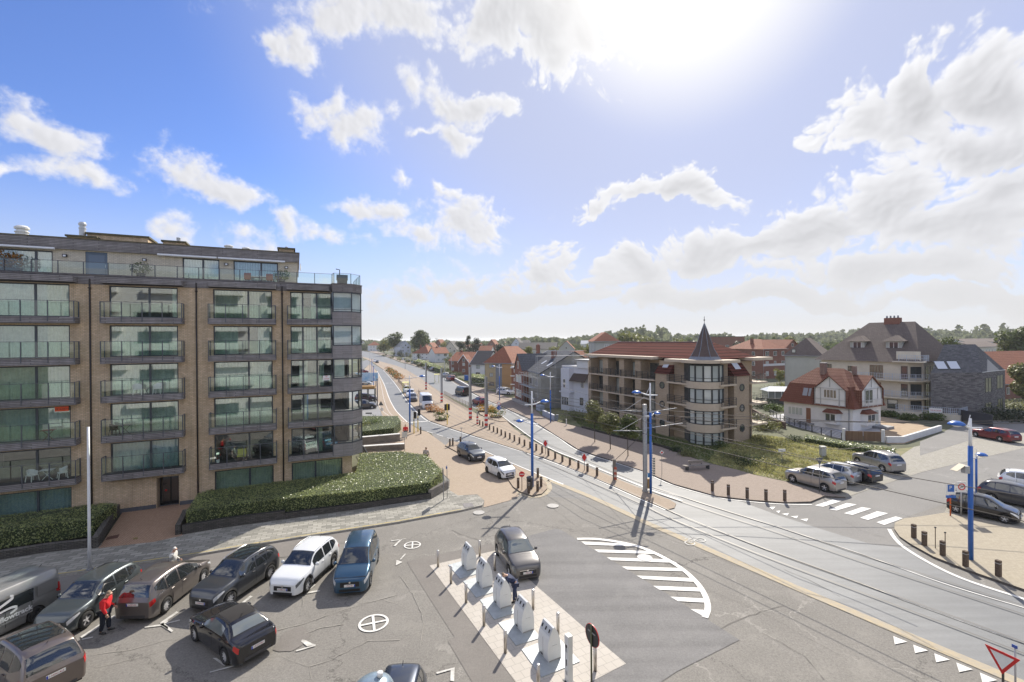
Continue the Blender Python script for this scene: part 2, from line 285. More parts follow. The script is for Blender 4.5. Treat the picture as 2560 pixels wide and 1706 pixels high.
# ================================================================ mesh building
class MB:
    def __init__(s): s.v=[]; s.f=[]; s.m=[]
    def face(s,pts,mi=0):
        b=len(s.v); s.v+= [tuple(p) for p in pts]; s.f.append(tuple(range(b,b+len(pts)))); s.m.append(mi); return s
    def box(s,x0,x1,y0,y1,z0,z1,mi=0,bev=0):
        b=len(s.v)
        s.v+=[(x0,y0,z0),(x1,y0,z0),(x1,y1,z0),(x0,y1,z0),(x0,y0,z1),(x1,y0,z1),(x1,y1,z1),(x0,y1,z1)]
        for q in ((0,3,2,1),(4,5,6,7),(0,1,5,4),(1,2,6,5),(2,3,7,6),(3,0,4,7)): s.f.append(tuple(b+i for i in q)); s.m.append(mi)
        return s
    def prism(s,poly,z0,z1,mi=0,mtop=None,bottom=True):
        if area2(poly)<0: poly=poly[::-1]
        n=len(poly); b=len(s.v); zz=lambda z,i: z[i] if isinstance(z,(list,tuple)) else z
        s.v+=[(p[0],p[1],zz(z0,i)) for i,p in enumerate(poly)]+[(p[0],p[1],zz(z1,i)) for i,p in enumerate(poly)]
        s.f.append(tuple(b+n+i for i in range(n))); s.m.append(mi if mtop is None else mtop)
        if bottom: s.f.append(tuple(b+i for i in reversed(range(n)))); s.m.append(mi)
        for i in range(n):
            j=(i+1)%n; s.f.append((b+i,b+j,b+n+j,b+n+i)); s.m.append(mi)
        return s
    def tube(s,pts,r,n=8,mi=0,cap=True):
        pts=[Vector(p) for p in pts]; rings=[]; rr=r if isinstance(r,(list,tuple)) else [r]*len(pts)
        d0=(pts[1]-pts[0]).normalized(); ref=Vector((0,0,1)) if abs(d0.z)<.9 else Vector((1,0,0))
        for i,p in enumerate(pts):
            d=(pts[min(i+1,len(pts)-1)]-pts[max(i-1,0)]).normalized()
            a=d.cross(ref)
            if a.length<1e-4: a=d.cross(Vector((0,1,0)))
            a.normalize(); c=d.cross(a).normalized(); b=len(s.v)
            s.v+=[tuple(p+(a*math.cos(2*math.pi*k/n)+c*math.sin(2*math.pi*k/n))*rr[i]) for k in range(n)]; rings.append(b)
        for i in range(len(pts)-1):
            for k in range(n):
                k2=(k+1)%n; s.f.append((rings[i]+k,rings[i+1]+k,rings[i+1]+k2,rings[i]+k2)); s.m.append(mi)
        if cap:
            s.f.append(tuple(rings[0]+k for k in range(n))); s.m.append(mi); s.f.append(tuple(rings[-1]+k for k in reversed(range(n)))); s.m.append(mi)
        return s
    def bar(s,p,q,w,h=None,mi=0):
        "square bar from p to q"
        h=h or w; p=Vector(p); q=Vector(q); d=(q-p).normalized(); ref=Vector((0,0,1)) if abs(d.z)<.9 else Vector((0,1,0))
        a=d.cross(ref).normalized()*w/2; c=a.normalized().cross(d).normalized()*h/2; b=len(s.v)
        for o in (p,q): s.v+=[tuple(o-a-c),tuple(o+a-c),tuple(o+a+c),tuple(o-a+c)]
        for f in ((0,1,2,3),(7,6,5,4),(0,4,5,1),(1,5,6,2),(2,6,7,3),(3,7,4,0)): s.f.append(tuple(b+i for i in f)); s.m.append(mi)
        return s
    def lathe(s,prof,n=16,c=(0,0,0),mi=0,axis='z',cap=True):
        "prof: list of (radius, height)"
        b=len(s.v)
        for r,h in prof:
            for k in range(n):
                a=2*math.pi*k/n; x,y=r*math.cos(a),r*math.sin(a)
                if axis=='z': s.v.append((c[0]+x,c[1]+y,c[2]+h))
                elif axis=='y': s.v.append((c[0]+x,c[1]+h,c[2]+y))
                else: s.v.append((c[0]+h,c[1]+x,c[2]+y))
        for i in range(len(prof)-1):
            for k in range(n):
                k2=(k+1)%n; q=(b+i*n+k,b+i*n+k2,b+(i+1)*n+k2,b+(i+1)*n+k); s.f.append(q if axis!='y' else q[::-1]); s.m.append(mi)
        for i,rv in ((0,True),(len(prof)-1,False)):
            if cap and prof[i][0]>1e-4:
                q=tuple(b+i*n+k for k in range(n)); s.f.append(q[::-1] if rv!=(axis=='y') else q); s.m.append(mi)
        return s
    def grid(s,P,mi=0,closed=False):
        "P: rows of points"
        b=len(s.v); n=len(P[0])
        for row in P: s.v+=[tuple(p) for p in row]
        for i in range(len(P)-1):
            for k in range(n if closed else n-1):
                k2=(k+1)%n; s.f.append((b+i*n+k,b+i*n+k2,b+(i+1)*n+k2,b+(i+1)*n+k)); s.m.append(mi)
        return s
    def build(s,name,mats,parent=None,smooth=False,loc=None,rot=None):
        me=bpy.data.meshes.new(name); me.from_pydata(s.v,[],s.f); 
        if not isinstance(mats,(list,tuple)): mats=[mats]
        for m in mats: me.materials.append(m)
        if len(mats)>1: me.polygons.foreach_set('material_index',s.m)
        if smooth: me.polygons.foreach_set('use_smooth',[True]*len(me.polygons))
        me.update(); o=bpy.data.objects.new(name,me); COL.objects.link(o)
        if parent: o.parent=parent
        if loc is not None: o.location=loc
        if rot is not None: o.rotation_euler=(0,0,rot)
        return o
def area2(p): return sum(p[i][0]*p[(i+1)%len(p)][1]-p[(i+1)%len(p)][0]*p[i][1] for i in range(len(p)))
def bevel(o,w=.01,seg=2,ang=.6):
    b=bmesh.new(); b.from_mesh(o.data); ed=[e for e in b.edges if len(e.link_faces)==2 and e.calc_face_angle(0)>ang]
    bmesh.ops.bevel(b,geom=ed,offset=w,segments=seg,affect='EDGES',clamp_overlap=True); b.to_mesh(o.data); b.free(); return o
def tag(o,label=None,cat=None,group=None,kind=None):
    if label: o['label']=label
    if cat: o['category']=cat
    if group: o['group']=group
    if kind: o['kind']=kind
    return o
def thing(name,label,cat,loc=(0,0,0),rz=0,group=None):
    o=bpy.data.objects.new(name,None); COL.objects.link(o); o.location=loc; o.rotation_euler=(0,0,rz); o.empty_display_size=.3
    return tag(o,label,cat,group)
def copy_tree(o,parent=None,top=True,loc=None,rz=None,label=None,group=None):
    c=o.copy(); COL.objects.link(c); c.parent=parent
    for ch in list(o.children): copy_tree(ch,c,False)
    if loc is not None: c.location=loc
    if rz is not None: c.rotation_euler=(0,0,rz)
    if label: c['label']=label
    if group: c['group']=group
    return c
ORD=['nearest','second','third','fourth','fifth','sixth','seventh','eighth','ninth','tenth','eleventh','twelfth','thirteenth','fourteenth','fifteenth','sixteenth','seventeenth','eighteenth','nineteenth','twentieth','twenty-first','twenty-second','twenty-third','twenty-fourth']
def text(body,size,parent,loc,rot,m,name='lettering',ext=.002,sx=1,align='CENTER',bold=0):
    c=bpy.data.curves.new('t','FONT'); c.body=body; c.size=size; c.extrude=ext; c.align_x=align; c.align_y='CENTER'; c.offset=bold
    o=bpy.data.objects.new('t',c); COL.objects.link(o); dg=bpy.context.evaluated_depsgraph_get(); me=bpy.data.meshes.new_from_object(o.evaluated_get(dg)); bpy.data.objects.remove(o)
    me.materials.clear(); me.materials.append(m); t=bpy.data.objects.new(name,me); COL.objects.link(t); t.parent=parent; t.location=loc; t.rotation_euler=rot; t.scale=(sx,1,1); return t
def smooth_poly(pts,n=6):
    "Catmull-Rom through pixel or world points (open)"
    P=[Vector(p) for p in pts]; out_=[]
    for i in range(len(P)-1):
        a=P[max(i-1,0)]; b=P[i]; c=P[i+1]; d=P[min(i+2,len(P)-1)]
        for k in range(n):
            t=k/n; out_.append(.5*((2*b)+(c-a)*t+(2*a-5*b+4*c-d)*t*t+(-a+3*b-3*c+d)*t**3))
    out_.append(P[-1]); return out_
# ---- common materials
WHITE=mat('white_paint',(.72,.72,.70),.6,var=.06)
DARK=mat('dark_metal',(.035,.04,.045),.45); BLACK=mat('black_plastic',(.02,.02,.022),.5)
STEEL=mat('galvanised_steel',(.42,.43,.44),.45,.6,var=.12,vs=6); BRUSH=mat('brushed_steel',(.50,.46,.41),.34,.9,var=.1,vs=4)
GREY=mat('grey_metal',(.22,.23,.25),.5,.2,var=.1); BLUE=mat('blue_enamel',(.02,.115,.42),.35,var=.08); CREAMW=mat('white_enamel',(.75,.76,.77),.4)
RED=mat('red_paint',(.55,.02,.02),.4); YEL=mat('yellow_paint',(.75,.55,.03),.5); CONC=mat('concrete',(.36,.35,.33),.85,var=.15,vs=4,bump=.2)
WOODP=mat('weathered_wood',(.10,.07,.05),.85,var=.35,vs=9,bump=.4); WOODB=mat('bench_wood',(.24,.21,.18),.8,var=.25,vs=8)
BRS=mat('rusty_red',(.35,.07,.04),.6)
# ================================================================ ground
MG=mat('far_ground',(.10,.105,.06),.95,var=.35,vs=.05)
AS1=asphalt('plaza_asphalt',(.155,.146,.132),(.208,.197,.178),crack=.75,stain=(.29,.275,.245),speck=.5)
AS2=asphalt('new_asphalt',(.155,.152,.150),(.205,.20,.196),speck=.3,vs=.35,streak=R(-38),stain=(.24,.235,.225))
AS3=asphalt('old_dark_asphalt',(.16,.148,.135),(.20,.185,.168),speck=.25,vs=.6)
AS4=asphalt('side_street_asphalt',(.172,.167,.158),(.215,.208,.196),speck=.35,crack=.6,vs=.2)
RDM=asphalt('blue_grey_road',(.150,.156,.160),(.205,.211,.215),speck=.15,streak=R(32),vs=.2,rough=.62)
RDF=asphalt('pale_far_road',(.24,.24,.24),(.29,.29,.285),speck=.12,vs=.1,streak=R(-60),rough=.65)
BRT=brickmat('tram_bed_bricks',(.33,.26,.19),(.39,.315,.24),(.23,.18,.135),.20,.10,.008,False,R(30),dirt=.3,vs=.3,dcol=(.25,.2,.16),bump=.1)
BRS_=brickmat('footpath_bricks',(.26,.21,.17),(.31,.25,.205),(.19,.15,.125),.22,.11,.008,False,R(-35),dirt=.25,vs=.25,dcol=(.26,.21,.17),bump=.1)
BRR=brickmat('right_corner_bricks',(.33,.29,.22),(.385,.34,.26),(.30,.25,.18),.22,.11,.008,False,R(-10),dirt=.25,vs=.3,dcol=(.36,.32,.24),bump=.1)
BRL=brickmat('lane_bricks',(.34,.27,.20),(.40,.325,.245),(.27,.21,.155),.21,.105,.008,False,R(20),dirt=.35,vs=.35,dcol=(.34,.27,.21),bump=.1)
BRE=brickmat('entry_path_bricks',(.36,.235,.155),(.42,.285,.195),(.18,.12,.09),.20,.10,.010,False,R(35),dirt=.2,vs=.5,bump=.15)
SLB=brickmat('footpath_slabs',(.20,.195,.172),(.40,.385,.34),(.12,.115,.10),.60,.30,.018,False,R(-20),dirt=.35,vs=.5,dcol=(.24,.23,.2),bump=.2)
PADM=brickmat('pad_slabs',(.47,.435,.385),(.50,.465,.415),(.31,.29,.26),.40,.40,.010,False,R(-27),dirt=.15,vs=.4,dcol=(.4,.37,.33),bump=.1)
COB=brickmat('cobbles',(.33,.315,.28),(.46,.44,.39),(.22,.20,.17),.26,.16,.03,False,R(25),dirt=.5,vs=.8,dcol=(.27,.26,.2),bump=.5)
PAINT=mat('road_paint',(.74,.73,.70),.7,var=.12,vs=2.5,var2=(.60,.59,.55))
PAINTW=mat('worn_road_paint',(.66,.65,.61),.75,var2=(.36,.35,.32),vs=3.5)
EDGE=mat('yellow_edge_strip',(.44,.36,.23),.85,var2=(.33,.30,.25),vs=3)
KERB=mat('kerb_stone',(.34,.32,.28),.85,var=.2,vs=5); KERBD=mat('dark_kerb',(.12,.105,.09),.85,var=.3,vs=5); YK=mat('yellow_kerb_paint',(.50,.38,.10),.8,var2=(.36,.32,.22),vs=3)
SAND=mat('sandy_yard',(.33,.235,.15),.95,var2=(.40,.31,.21),vs=1.2); DUNE=mat('dry_dune_soil',(.24,.21,.11),.95,var2=(.13,.15,.06),vs=.7); RAILM=mat('rail_steel',(.10,.092,.085),.5,.3); RAILS=mat('rail_shine',(.5,.49,.47),.35,.7)
LAWN=mat('lawn_soil',(.10,.15,.04),.95,var=.3,vs=1)
_z=[0]
def sheet(name,m,px,lvl,world=False,kind='structure',label=None,cat=None):
    z=.004*lvl; pts=[(p[0],p[1],z) for p in (px if world else [G(x,y) for x,y in px])]
    b=bmesh.new(); vs=[b.verts.new(p) for p in pts]; f=b.faces.new(vs); f.normal_update()
    if f.normal.z<0: f.normal_flip()
    bmesh.ops.triangulate(b,faces=[f]); me=bpy.data.meshes.new(name); b.to_mesh(me); b.free(); me.materials.append(m)
    o=bpy.data.objects.new(name,me); COL.objects.link(o); 
    if kind: o['kind']=kind
    if label: tag(o,label,cat)
    return o
def slab(name,m,px,h,lvl=0,side=None):
    "raised pavement with real kerb faces"
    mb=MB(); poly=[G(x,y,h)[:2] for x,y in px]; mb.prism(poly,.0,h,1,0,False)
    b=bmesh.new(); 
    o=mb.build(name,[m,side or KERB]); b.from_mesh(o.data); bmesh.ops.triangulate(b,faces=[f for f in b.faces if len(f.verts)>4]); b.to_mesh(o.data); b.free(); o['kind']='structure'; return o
def strip(px,w,lvl,z=None,world=False,off=0,dash=None,mb=None,name=None,m=None,kind='structure'):
    "flat line w metres wide along photo points (or world points)"
    P=[Vector((p[0],p[1])) for p in (px if world else [G(x,y) for x,y in px])]
    if len(P)>2: P=[Vector((p.x,p.y)) for p in smooth_poly([(p.x,p.y,0) for p in P],5)]
    mb=mb or MB(); z=.004*lvl if z is None else z
    # resample
    L_=[0]
    for i in range(1,len(P)): L_.append(L_[-1]+(P[i]-P[i-1]).length)
    def at(s):
        for i in range(1,len(P)):
            if s<=L_[i] or i==len(P)-1:
                t=(s-L_[i-1])/max(1e-6,L_[i]-L_[i-1]); d=(P[i]-P[i-1]).normalized(); return P[i-1].lerp(P[i],t),d
    def nrm_(i):
        d=(P[min(i+1,len(P)-1)]-P[max(i-1,0)]).normalized(); return Vector((-d.y,d.x))
    if dash:
        on,of=dash; s=0
        while s<L_[-1]-on*.5:
            a,d=at(s); b,_d=at(min(s+on,L_[-1])); n=Vector((-d.y,d.x)); mb.face([(*(a+n*(off-w/2)),z),(*(b+n*(off-w/2)),z),(*(b+n*(off+w/2)),z),(*(a+n*(off+w/2)),z)][::1]); s+=on+of
    else:
        l=[P[i]+nrm_(i)*(off-w/2) for i in range(len(P))]; r=[P[i]+nrm_(i)*(off+w/2) for i in range(len(P))]
        mb.grid([[(*a,z) for a in l],[(*a,z) for a in r]])
        mb.f=[f[::-1] for f in mb.f]
    if name:
        o=mb.build(name,m); o['kind']=kind; 
        b=bmesh.new(); b.from_mesh(o.data); bmesh.ops.recalc_face_normals(b,faces=b.faces)
        for f in b.faces:
            if f.normal.z<0: f.normal_flip()
        b.to_mesh(o.data); b.free()
        return o
    return mb
sheet('ground',MG,[(-4000,-300),(4000,-300),(4000,6000),(-4000,6000)],-1,True)
# whole paved area of junction, car park and side street
sheet('plaza_asphalt',AS1,[(-60,-10),(75,-10),(75,12),(60,30),(34,48),(22,40),(8,36),(-9,40),(-24,31),(-60,15)],0,True)
sheet('junction_base',AS4,[(1060,1060),(1200,1100),(1440,1160),(1560,1230),(1500,1260),(1300,1300),(1200,1290),(1120,1240),(1090,1100)],-.5)
sheet('junction_asphalt',AS4,[(1298,1239),(1420,1180),(1700,1190),(1840,1235),(2027,1255),(2114,1245),(2305,1180.7),(2560,1112),(2760,1075),(2900,1130),(2560,1197.5),(2372,1258),(2257,1296),(2225,1325),(2333,1413),(2560,1500),(2750,1560),(2760,1800),(2560,1706),(2160,1540),(1900,1428),(1633,1313),(1470,1238)],1)
# roads
NEARE=[(1470,1237),(1633,1312),(1900,1427),(2160,1539),(2560,1707),(2900,1850)]
sheet('main_road',RDM,[(1180,1112),(1282,1159),(1373,1200)]+NEARE+[(3000,1620),(2560,1497),(2417,1452),(2333,1412),(2263,1371),(2180,1362),(2080,1332),(1940,1287),(1840,1250),(1792,1243),(1685,1213),(1609,1180),(1542,1158),(1447,1127),(1389,1089),(1327,1050),(1253,1017),(1213,1000),(1180,982),(1148,965),(1107,942),(1059,924),(1026,912.5),(1004,908),(972,895),(929,882),(905,877),(903,893),(908,892),(975,917),(1016,925),(1046,942.4),(1073,961.6),(1106,984),(1150,1005),(1190,1023),(1225,1031),(1255,1042.7),(1327,1096),(1386,1129),(1432,1148),(1482,1191),(1420,1169.5),(1280,1122)],2)
sheet('near_lane',RDM,[(900,905),(918,900),(960,926.5),(981,949),(1004,979),(1023,1006.7),(1048.8,1034),(1073.4,1053),(1109.5,1066),(1174.6,1087.6),(1259.7,1114),(1420,1169.5),(1420,1195),(1282.7,1160),(1201,1124),(1116,1094.8),(1068,1079.5),(1050,1074),(1020,1056.6),(1001,1038.5),(986.7,1021),(972.3,992.3),(960,959),(943.4,928.7),(925,910),(900,930)],3)
# tram bed (raised 10 cm) and the median nose
TB=[(903,893),(906,892),(991,914.7),(1016,925),(1046,942.4),(1073,961.6),(1106,984.5),(1136.4,1003.7),(1160,1016),(1192.5,1035.5),(1224,1048.5),(1250,1055.7),(1267,1054),(1285,1071.6),(1326,1100),(1386,1132),(1432,1152),(1542,1197),(1637,1236),(1672,1248),(1690,1259),(1686,1270),(1668,1274),(1640,1262),(1580,1236),(1482,1191.5),(1420,1168),(1380,1151),(1259.7,1113),(1174.6,1086),(1109.5,1064.5),(1073.4,1051.5),(1048.8,1032.5),(1023,1005.5),(1004,978),(981,948),(960,925.5),(930,905)]
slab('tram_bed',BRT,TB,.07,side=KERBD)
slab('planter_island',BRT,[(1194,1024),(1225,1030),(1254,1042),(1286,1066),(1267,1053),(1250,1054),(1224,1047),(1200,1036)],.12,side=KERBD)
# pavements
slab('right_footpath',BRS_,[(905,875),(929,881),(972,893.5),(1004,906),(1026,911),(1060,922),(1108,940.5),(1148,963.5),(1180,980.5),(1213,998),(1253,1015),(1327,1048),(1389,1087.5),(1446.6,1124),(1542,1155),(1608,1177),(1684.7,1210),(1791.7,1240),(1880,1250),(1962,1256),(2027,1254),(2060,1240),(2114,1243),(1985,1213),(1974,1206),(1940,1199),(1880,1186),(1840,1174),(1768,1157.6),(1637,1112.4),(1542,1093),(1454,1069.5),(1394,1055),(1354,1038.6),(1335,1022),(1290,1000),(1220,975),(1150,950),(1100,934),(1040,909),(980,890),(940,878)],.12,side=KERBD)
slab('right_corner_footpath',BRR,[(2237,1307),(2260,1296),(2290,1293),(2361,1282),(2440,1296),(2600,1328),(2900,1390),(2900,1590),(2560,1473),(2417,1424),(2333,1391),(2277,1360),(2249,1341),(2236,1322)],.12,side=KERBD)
sheet('cobbled_parking',COB,[(2361,1283),(2372,1258),(2465,1228),(2560,1197),(2900,1120),(2900,1400),(2560,1326),(2440,1296)],4)
sheet('cobbled_verge',COB,[(1985,1216),(2114,1245),(2192,1217),(2305,1181),(2473,1141),(2760,1075),(2620,1070),(2480,1083),(2380,1097),(2285,1118),(2250,1141),(2119,1155),(1974,1206)],4)
slab('left_footpath',SLB,[(-260,1510),(-120,1470),(0,1452),(153,1436),(207,1429),(259,1421),(321,1411),(414,1398),(477.7,1388),(607,1366),(736,1345),(866,1325),(1000,1304),(1155,1275),(1206,1263),(1211,1251.7),(1193,1236.4),(1145,1239),(1124,1226),(1124,1215),(1060,1235),(900,1265),(700,1293),(455,1325),(380,1330),(245,1360),(0,1392),(-260,1425)],.12)
strip([(-120,1472),(0,1455),(153,1439),(207,1431),(321,1413),(477.7,1390),(607,1368),(736,1347),(866,1327),(1000,1306),(1155,1277)],.12,0,z=.124,name='yellow_kerb_line',m=YK)
sheet('gutter_asphalt',AS3,[(-120,1480),(0,1458),(153,1444),(207,1436),(321,1417),(477.7,1393),(607,1371),(760,1347),(900,1323),(900,1352),(760,1375),(607,1405),(414,1440),(300,1455),(160,1475),(0,1500),(-120,1530)],3)
slab('service_lane',BRL,[(905,1030),(925,1040),(990,1052),(1020,1057),(1050,1076),(1068,1080),(1113,1113),(1145,1131),(1200,1150),(1260,1182),(1283,1218),(1298,1240),(1272,1252),(1209,1269),(1211,1252),(1193,1236),(1145,1239),(1124,1226),(1124,1200),(1060,1140),(905,1140)],.03)
slab('left_cycle_path',BRT,[(903,930),(925,910),(943,929.5),(959,960),(971.5,993),(985.8,1022),(1000,1039),(1019,1057),(1048,1075),(1010,1092),(980,1120),(905,1140),(905,1060)],.07)
sheet('left_parking_lot',RDF,[(820,940),(905,930),(922,926),(934,960),(943,1010),(960,1050),(930,1062),(800,1070)],22)
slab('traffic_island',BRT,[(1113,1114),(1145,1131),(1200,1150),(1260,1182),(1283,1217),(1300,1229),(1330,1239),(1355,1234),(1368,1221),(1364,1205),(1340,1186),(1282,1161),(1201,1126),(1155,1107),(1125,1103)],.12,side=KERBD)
strip([(1283,1221),(1300,1233),(1331,1243),(1358,1238),(1373,1223),(1368,1204),(1342,1184)],.45,5,name='island_edge_strip',m=EDGE)
strip([(1373,1201),(1470,1240),(1590,1295),(1633,1315),(1900,1431),(2160,1543),(2560,1712)],.55,5,name='road_edge_strip',m=EDGE)
# darker patches
sheet('asphalt_patch',AS2,[(1262,1365),(1330,1338),(1390,1322.5),(1400,1324.6),(1500,1384),(1670,1487),(1849,1601),(1692,1680),(1640,1715),(1500,1760),(1478,1706),(1565,1661),(1463,1573),(1343,1468),(1241,1377)],4)
sheet('dark_asphalt_band',AS3,[(1017,1405),(1057,1395),(1197,1367),(1241,1377),(1250,1385),(1262,1365),(1225,1358),(1180,1367),(1120,1380),(1017,1405),(1024,1417),(1060,1475),(1136,1594),(1119,1603),(1200,1725),(1300,1760),(1500,1760),(1640,1712),(1565,1661),(1540,1675),(1478,1706),(1288,1706),(1074,1415),(1230,1378)][:1]+[(1057,1395),(1197,1366),(1225,1360),(1245,1372),(1241,1377),(1074,1415),(1288,1706),(1478,1706),(1565,1661),(1650,1712),(1500,1790),(1230,1790),(1119,1603),(1136,1594),(1060,1475),(1024,1417)],3)
sheet('container_pad',PADM,[(1074,1415),(1241,1377),(1343,1468),(1463,1573),(1565,1661),(1478,1706),(1380,1757),(1300,1722),(1200,1586),(1130,1491)],6)
sheet('entry_path',BRE,[(306,1286),(330,1281),(430,1266),(480,1261.5),(478,1300),(463,1340),(452,1345),(385,1360),(245,1376),(251,1370)],31)
# markings
def marks(name,polys,m=PAINT,lvl=7,label=None):
    mb=MB()
    for p in polys:
        q=[G(x,y) for x,y in p]
        q=[(a[0],a[1],.004*lvl) for a in q]
        if area2(q)<0: q=q[::-1]
        mb.face(q)
    o=mb.build(name,m); o['kind']='structure'
    return o
Zz=lambda ox,oy,s,pts:[(ox+x/s,oy+y/s) for x,y in pts]
A4=lambda *p:Zz(1940,1060,3.563,p); A14=lambda *p:Zz(1400,1300,3.862,p); A21=lambda *p:Zz(2160,1400,5.125,p)
marks('crossing_stripes',[A4((345,730),(505,678),(585,690),(420,742)),A4((475,765),(630,708),(720,722),(540,775)),A4((605,800),(765,745),(850,758),(680,815)),A4((750,840),(900,782),(1000,800),(820,860)),A4((895,880),(1065,828),(1130,845),(965,905))])
marks('give_way_teeth',[A4((0,780),(40,776),(25,800)),A4((50,805),(115,798),(100,822)),A4((130,828),(198,822),(185,846)),A4((215,853),(288,847),(272,874)),A4((-60,745),(-5,742),(-30,768))])
marks('give_way_teeth',[A21((375,985),(395,1090),(555,1058)),A21((630,1095),(655,1203),(820,1170)),A21((900,1205),(925,1320),(1100,1288)),A21((1183,1325),(1220,1448),(1395,1412)),A21((1483,1452),(1520,1590),(1705,1550))])
marks('hatched_island_marking',[A14((205,213),(245,243),(735,262),(672,237)),A14((330,290),(375,318),(960,335),(900,306)),A14((450,367),(500,395),(1130,420),(1050,385)),A14((595,455),(650,485),(1235,503),(1185,470)),A14((740,543),(800,576),(1325,605),(1285,568)),A14((900,642),(960,680),(1372,698),(1345,660)),A14((1065,747),(1140,790),(1412,805),(1390,765)),A14((1260,868),(1375,930),(1405,905),(1385,875))])
strip(A14((165,188),(330,188),(500,207),(700,246),(850,296),(1000,368),(1150,458),(1250,538),(1345,640),(1402,740),(1425,820),(1424,880),(1398,948)),.28,8,name='hatched_island_outline',m=PAINT)
strip([(943.4,928.7),(960,959),(972.3,992.3),(986.7,1021),(1001,1038.5),(1020,1056.6)],.16,21,z=.074,name='edge_line',m=PAINT,off=-.1)
strip([(960,926.5),(981,949),(1004,979),(1023,1006.7),(1048.8,1034),(1073.4,1053),(1109.5,1066),(1174.6,1087.6),(1259.7,1114),(1330,1136),(1400,1161),(1482,1193),(1580,1236),(1670,1275)],.16,7,name='edge_line',m=PAINT,off=-.25)
strip([(1068,1079.5),(1116.8,1094.8),(1160,1109)],.14,7,dash=(1.6,1.1),name='dashed_line',m=PAINT)
strip([(1201,1124),(1282.7,1160),(1340,1184),(1408.6,1212)],.16,7,name='edge_line',m=PAINT,off=.0)
strip([(1130,954),(1179.5,983.5),(1212.7,999.4),(1253,1016.7),(1316.8,1050),(1389,1089),(1446.6,1126.6),(1542,1157.5),(1608.6,1180),(1684.7,1213),(1791.7,1242.5),(1840,1250),(1940,1259),(2027,1261)],.16,7,name='edge_line',m=PAINT,off=-.15)
strip([(1255.3,1042.7),(1326.9,1096),(1386,1129),(1432,1148),(1542,1194.5),(1637,1232.6),(1703.8,1256)],.16,21,z=.09,name='edge_line',m=PAINT,off=.1)
strip([(1625,1222),(1700,1243),(1840,1286),(1940,1318),(2040,1350),(2136.5,1381),(2260,1425),(2389,1470),(2560,1521)],.09,8,name='thin_line',m=PAINT)
strip([(2223,1324),(2237,1347),(2262.8,1371.5),(2333,1413.6),(2417,1452),(2560,1499),(2700,1545)],.22,7,name='edge_line',m=PAINT)
strip([(1672,1276),(1721,1301),(1900,1370),(1940,1383.5),(2160,1463),(2257,1501),(2560,1611)],.09,8,name='thin_line',m=PAINTW)
marks('stop_line',[[(1020,1056.4),(1074,1053.2),(1075.5,1054),(1022,1058)]]); 
strip([(965,958.5),(985,958.5)],.5,8,dash=(.7,.5),name='dashed_line',m=PAINT)
for k,px in enumerate(([(943,933),(952,960),(960,1000),(972,1030),(990,1046),(1010,1056)],[(932,945),(938,980),(946,1010),(958,1030),(975,1043)])):
    strip(px,.13,0,z=.078,dash=(.6,.6),name='cycle_path_dashes',m=PAINT)
# rails, metre gauge
T1=[(935,905),(990,931),(1030,962),(1070,997),(1120,1033),(1180,1063),(1246,1092),(1310,1124),(1344,1144),(1420,1176),(1503.8,1211),(1608.6,1256),(1690,1295),(1900,1379.5),(2160,1475.5),(2560,1624),(2900,1760)]
T2=[(960,905),(1012,928),(1052,953),(1090,980),(1125,1005),(1169,1033),(1223,1054),(1288,1080),(1350,1108),(1432,1142),(1487,1167),(1542,1191),(1600,1214),(1713,1253),(1840,1294),(1940,1325),(2160,1400),(2560,1529),(2900,1640)]
for T in (T1,T2):
    for o_ in (-.5,.5):
        strip(T,.075,0,z=.078 ,off=o_,name='tram_rail',m=RAILM); 
# parking signs painted on the ground: ring with a cross
def ring_mark(cx,cy,r,a0):
    c=G(cx,cy); mb=MB(); n=40; ri=r*.84; z=.03
    P=[[(c[0]+q*math.cos(2*math.pi*k/n),c[1]+q*math.sin(2*math.pi*k/n),z) for k in range(n)] for q in (ri,r)]
    mb.grid([P[1],P[0]],closed=True)
    for a in (a0,a0+math.pi/2):
        d=Vector((math.cos(a),math.sin(a),0)); w=Vector((-d.y,d.x,0))*r*.085; C_=Vector((c[0],c[1],z+.003+(.002 if a>a0 else 0)))
        mb.face([C_-d*ri-w,C_+d*ri-w,C_+d*ri+w,C_-d*ri+w])
    o=mb.build('ring_and_cross_marking',PAINT); o['kind']='structure'
    for f in o.data.polygons: pass
    b=bmesh.new(); b.from_mesh(o.data)
    for f in b.faces:
        f.normal_update()
        if f.normal.z<0: f.normal_flip()
    b.to_mesh(o.data); b.free()
ring_mark(934,1559,.66,R(20)); ring_mark(1031,1364,.52,R(10))
B6=lambda *p:Zz(400,1300,3.862,p); B8=lambda *p:Zz(900,1040,3.92,p); B5=lambda *p:Zz(0,1300,3.862,p); B10=lambda *p:Zz(1000,1320,4.0625,p)
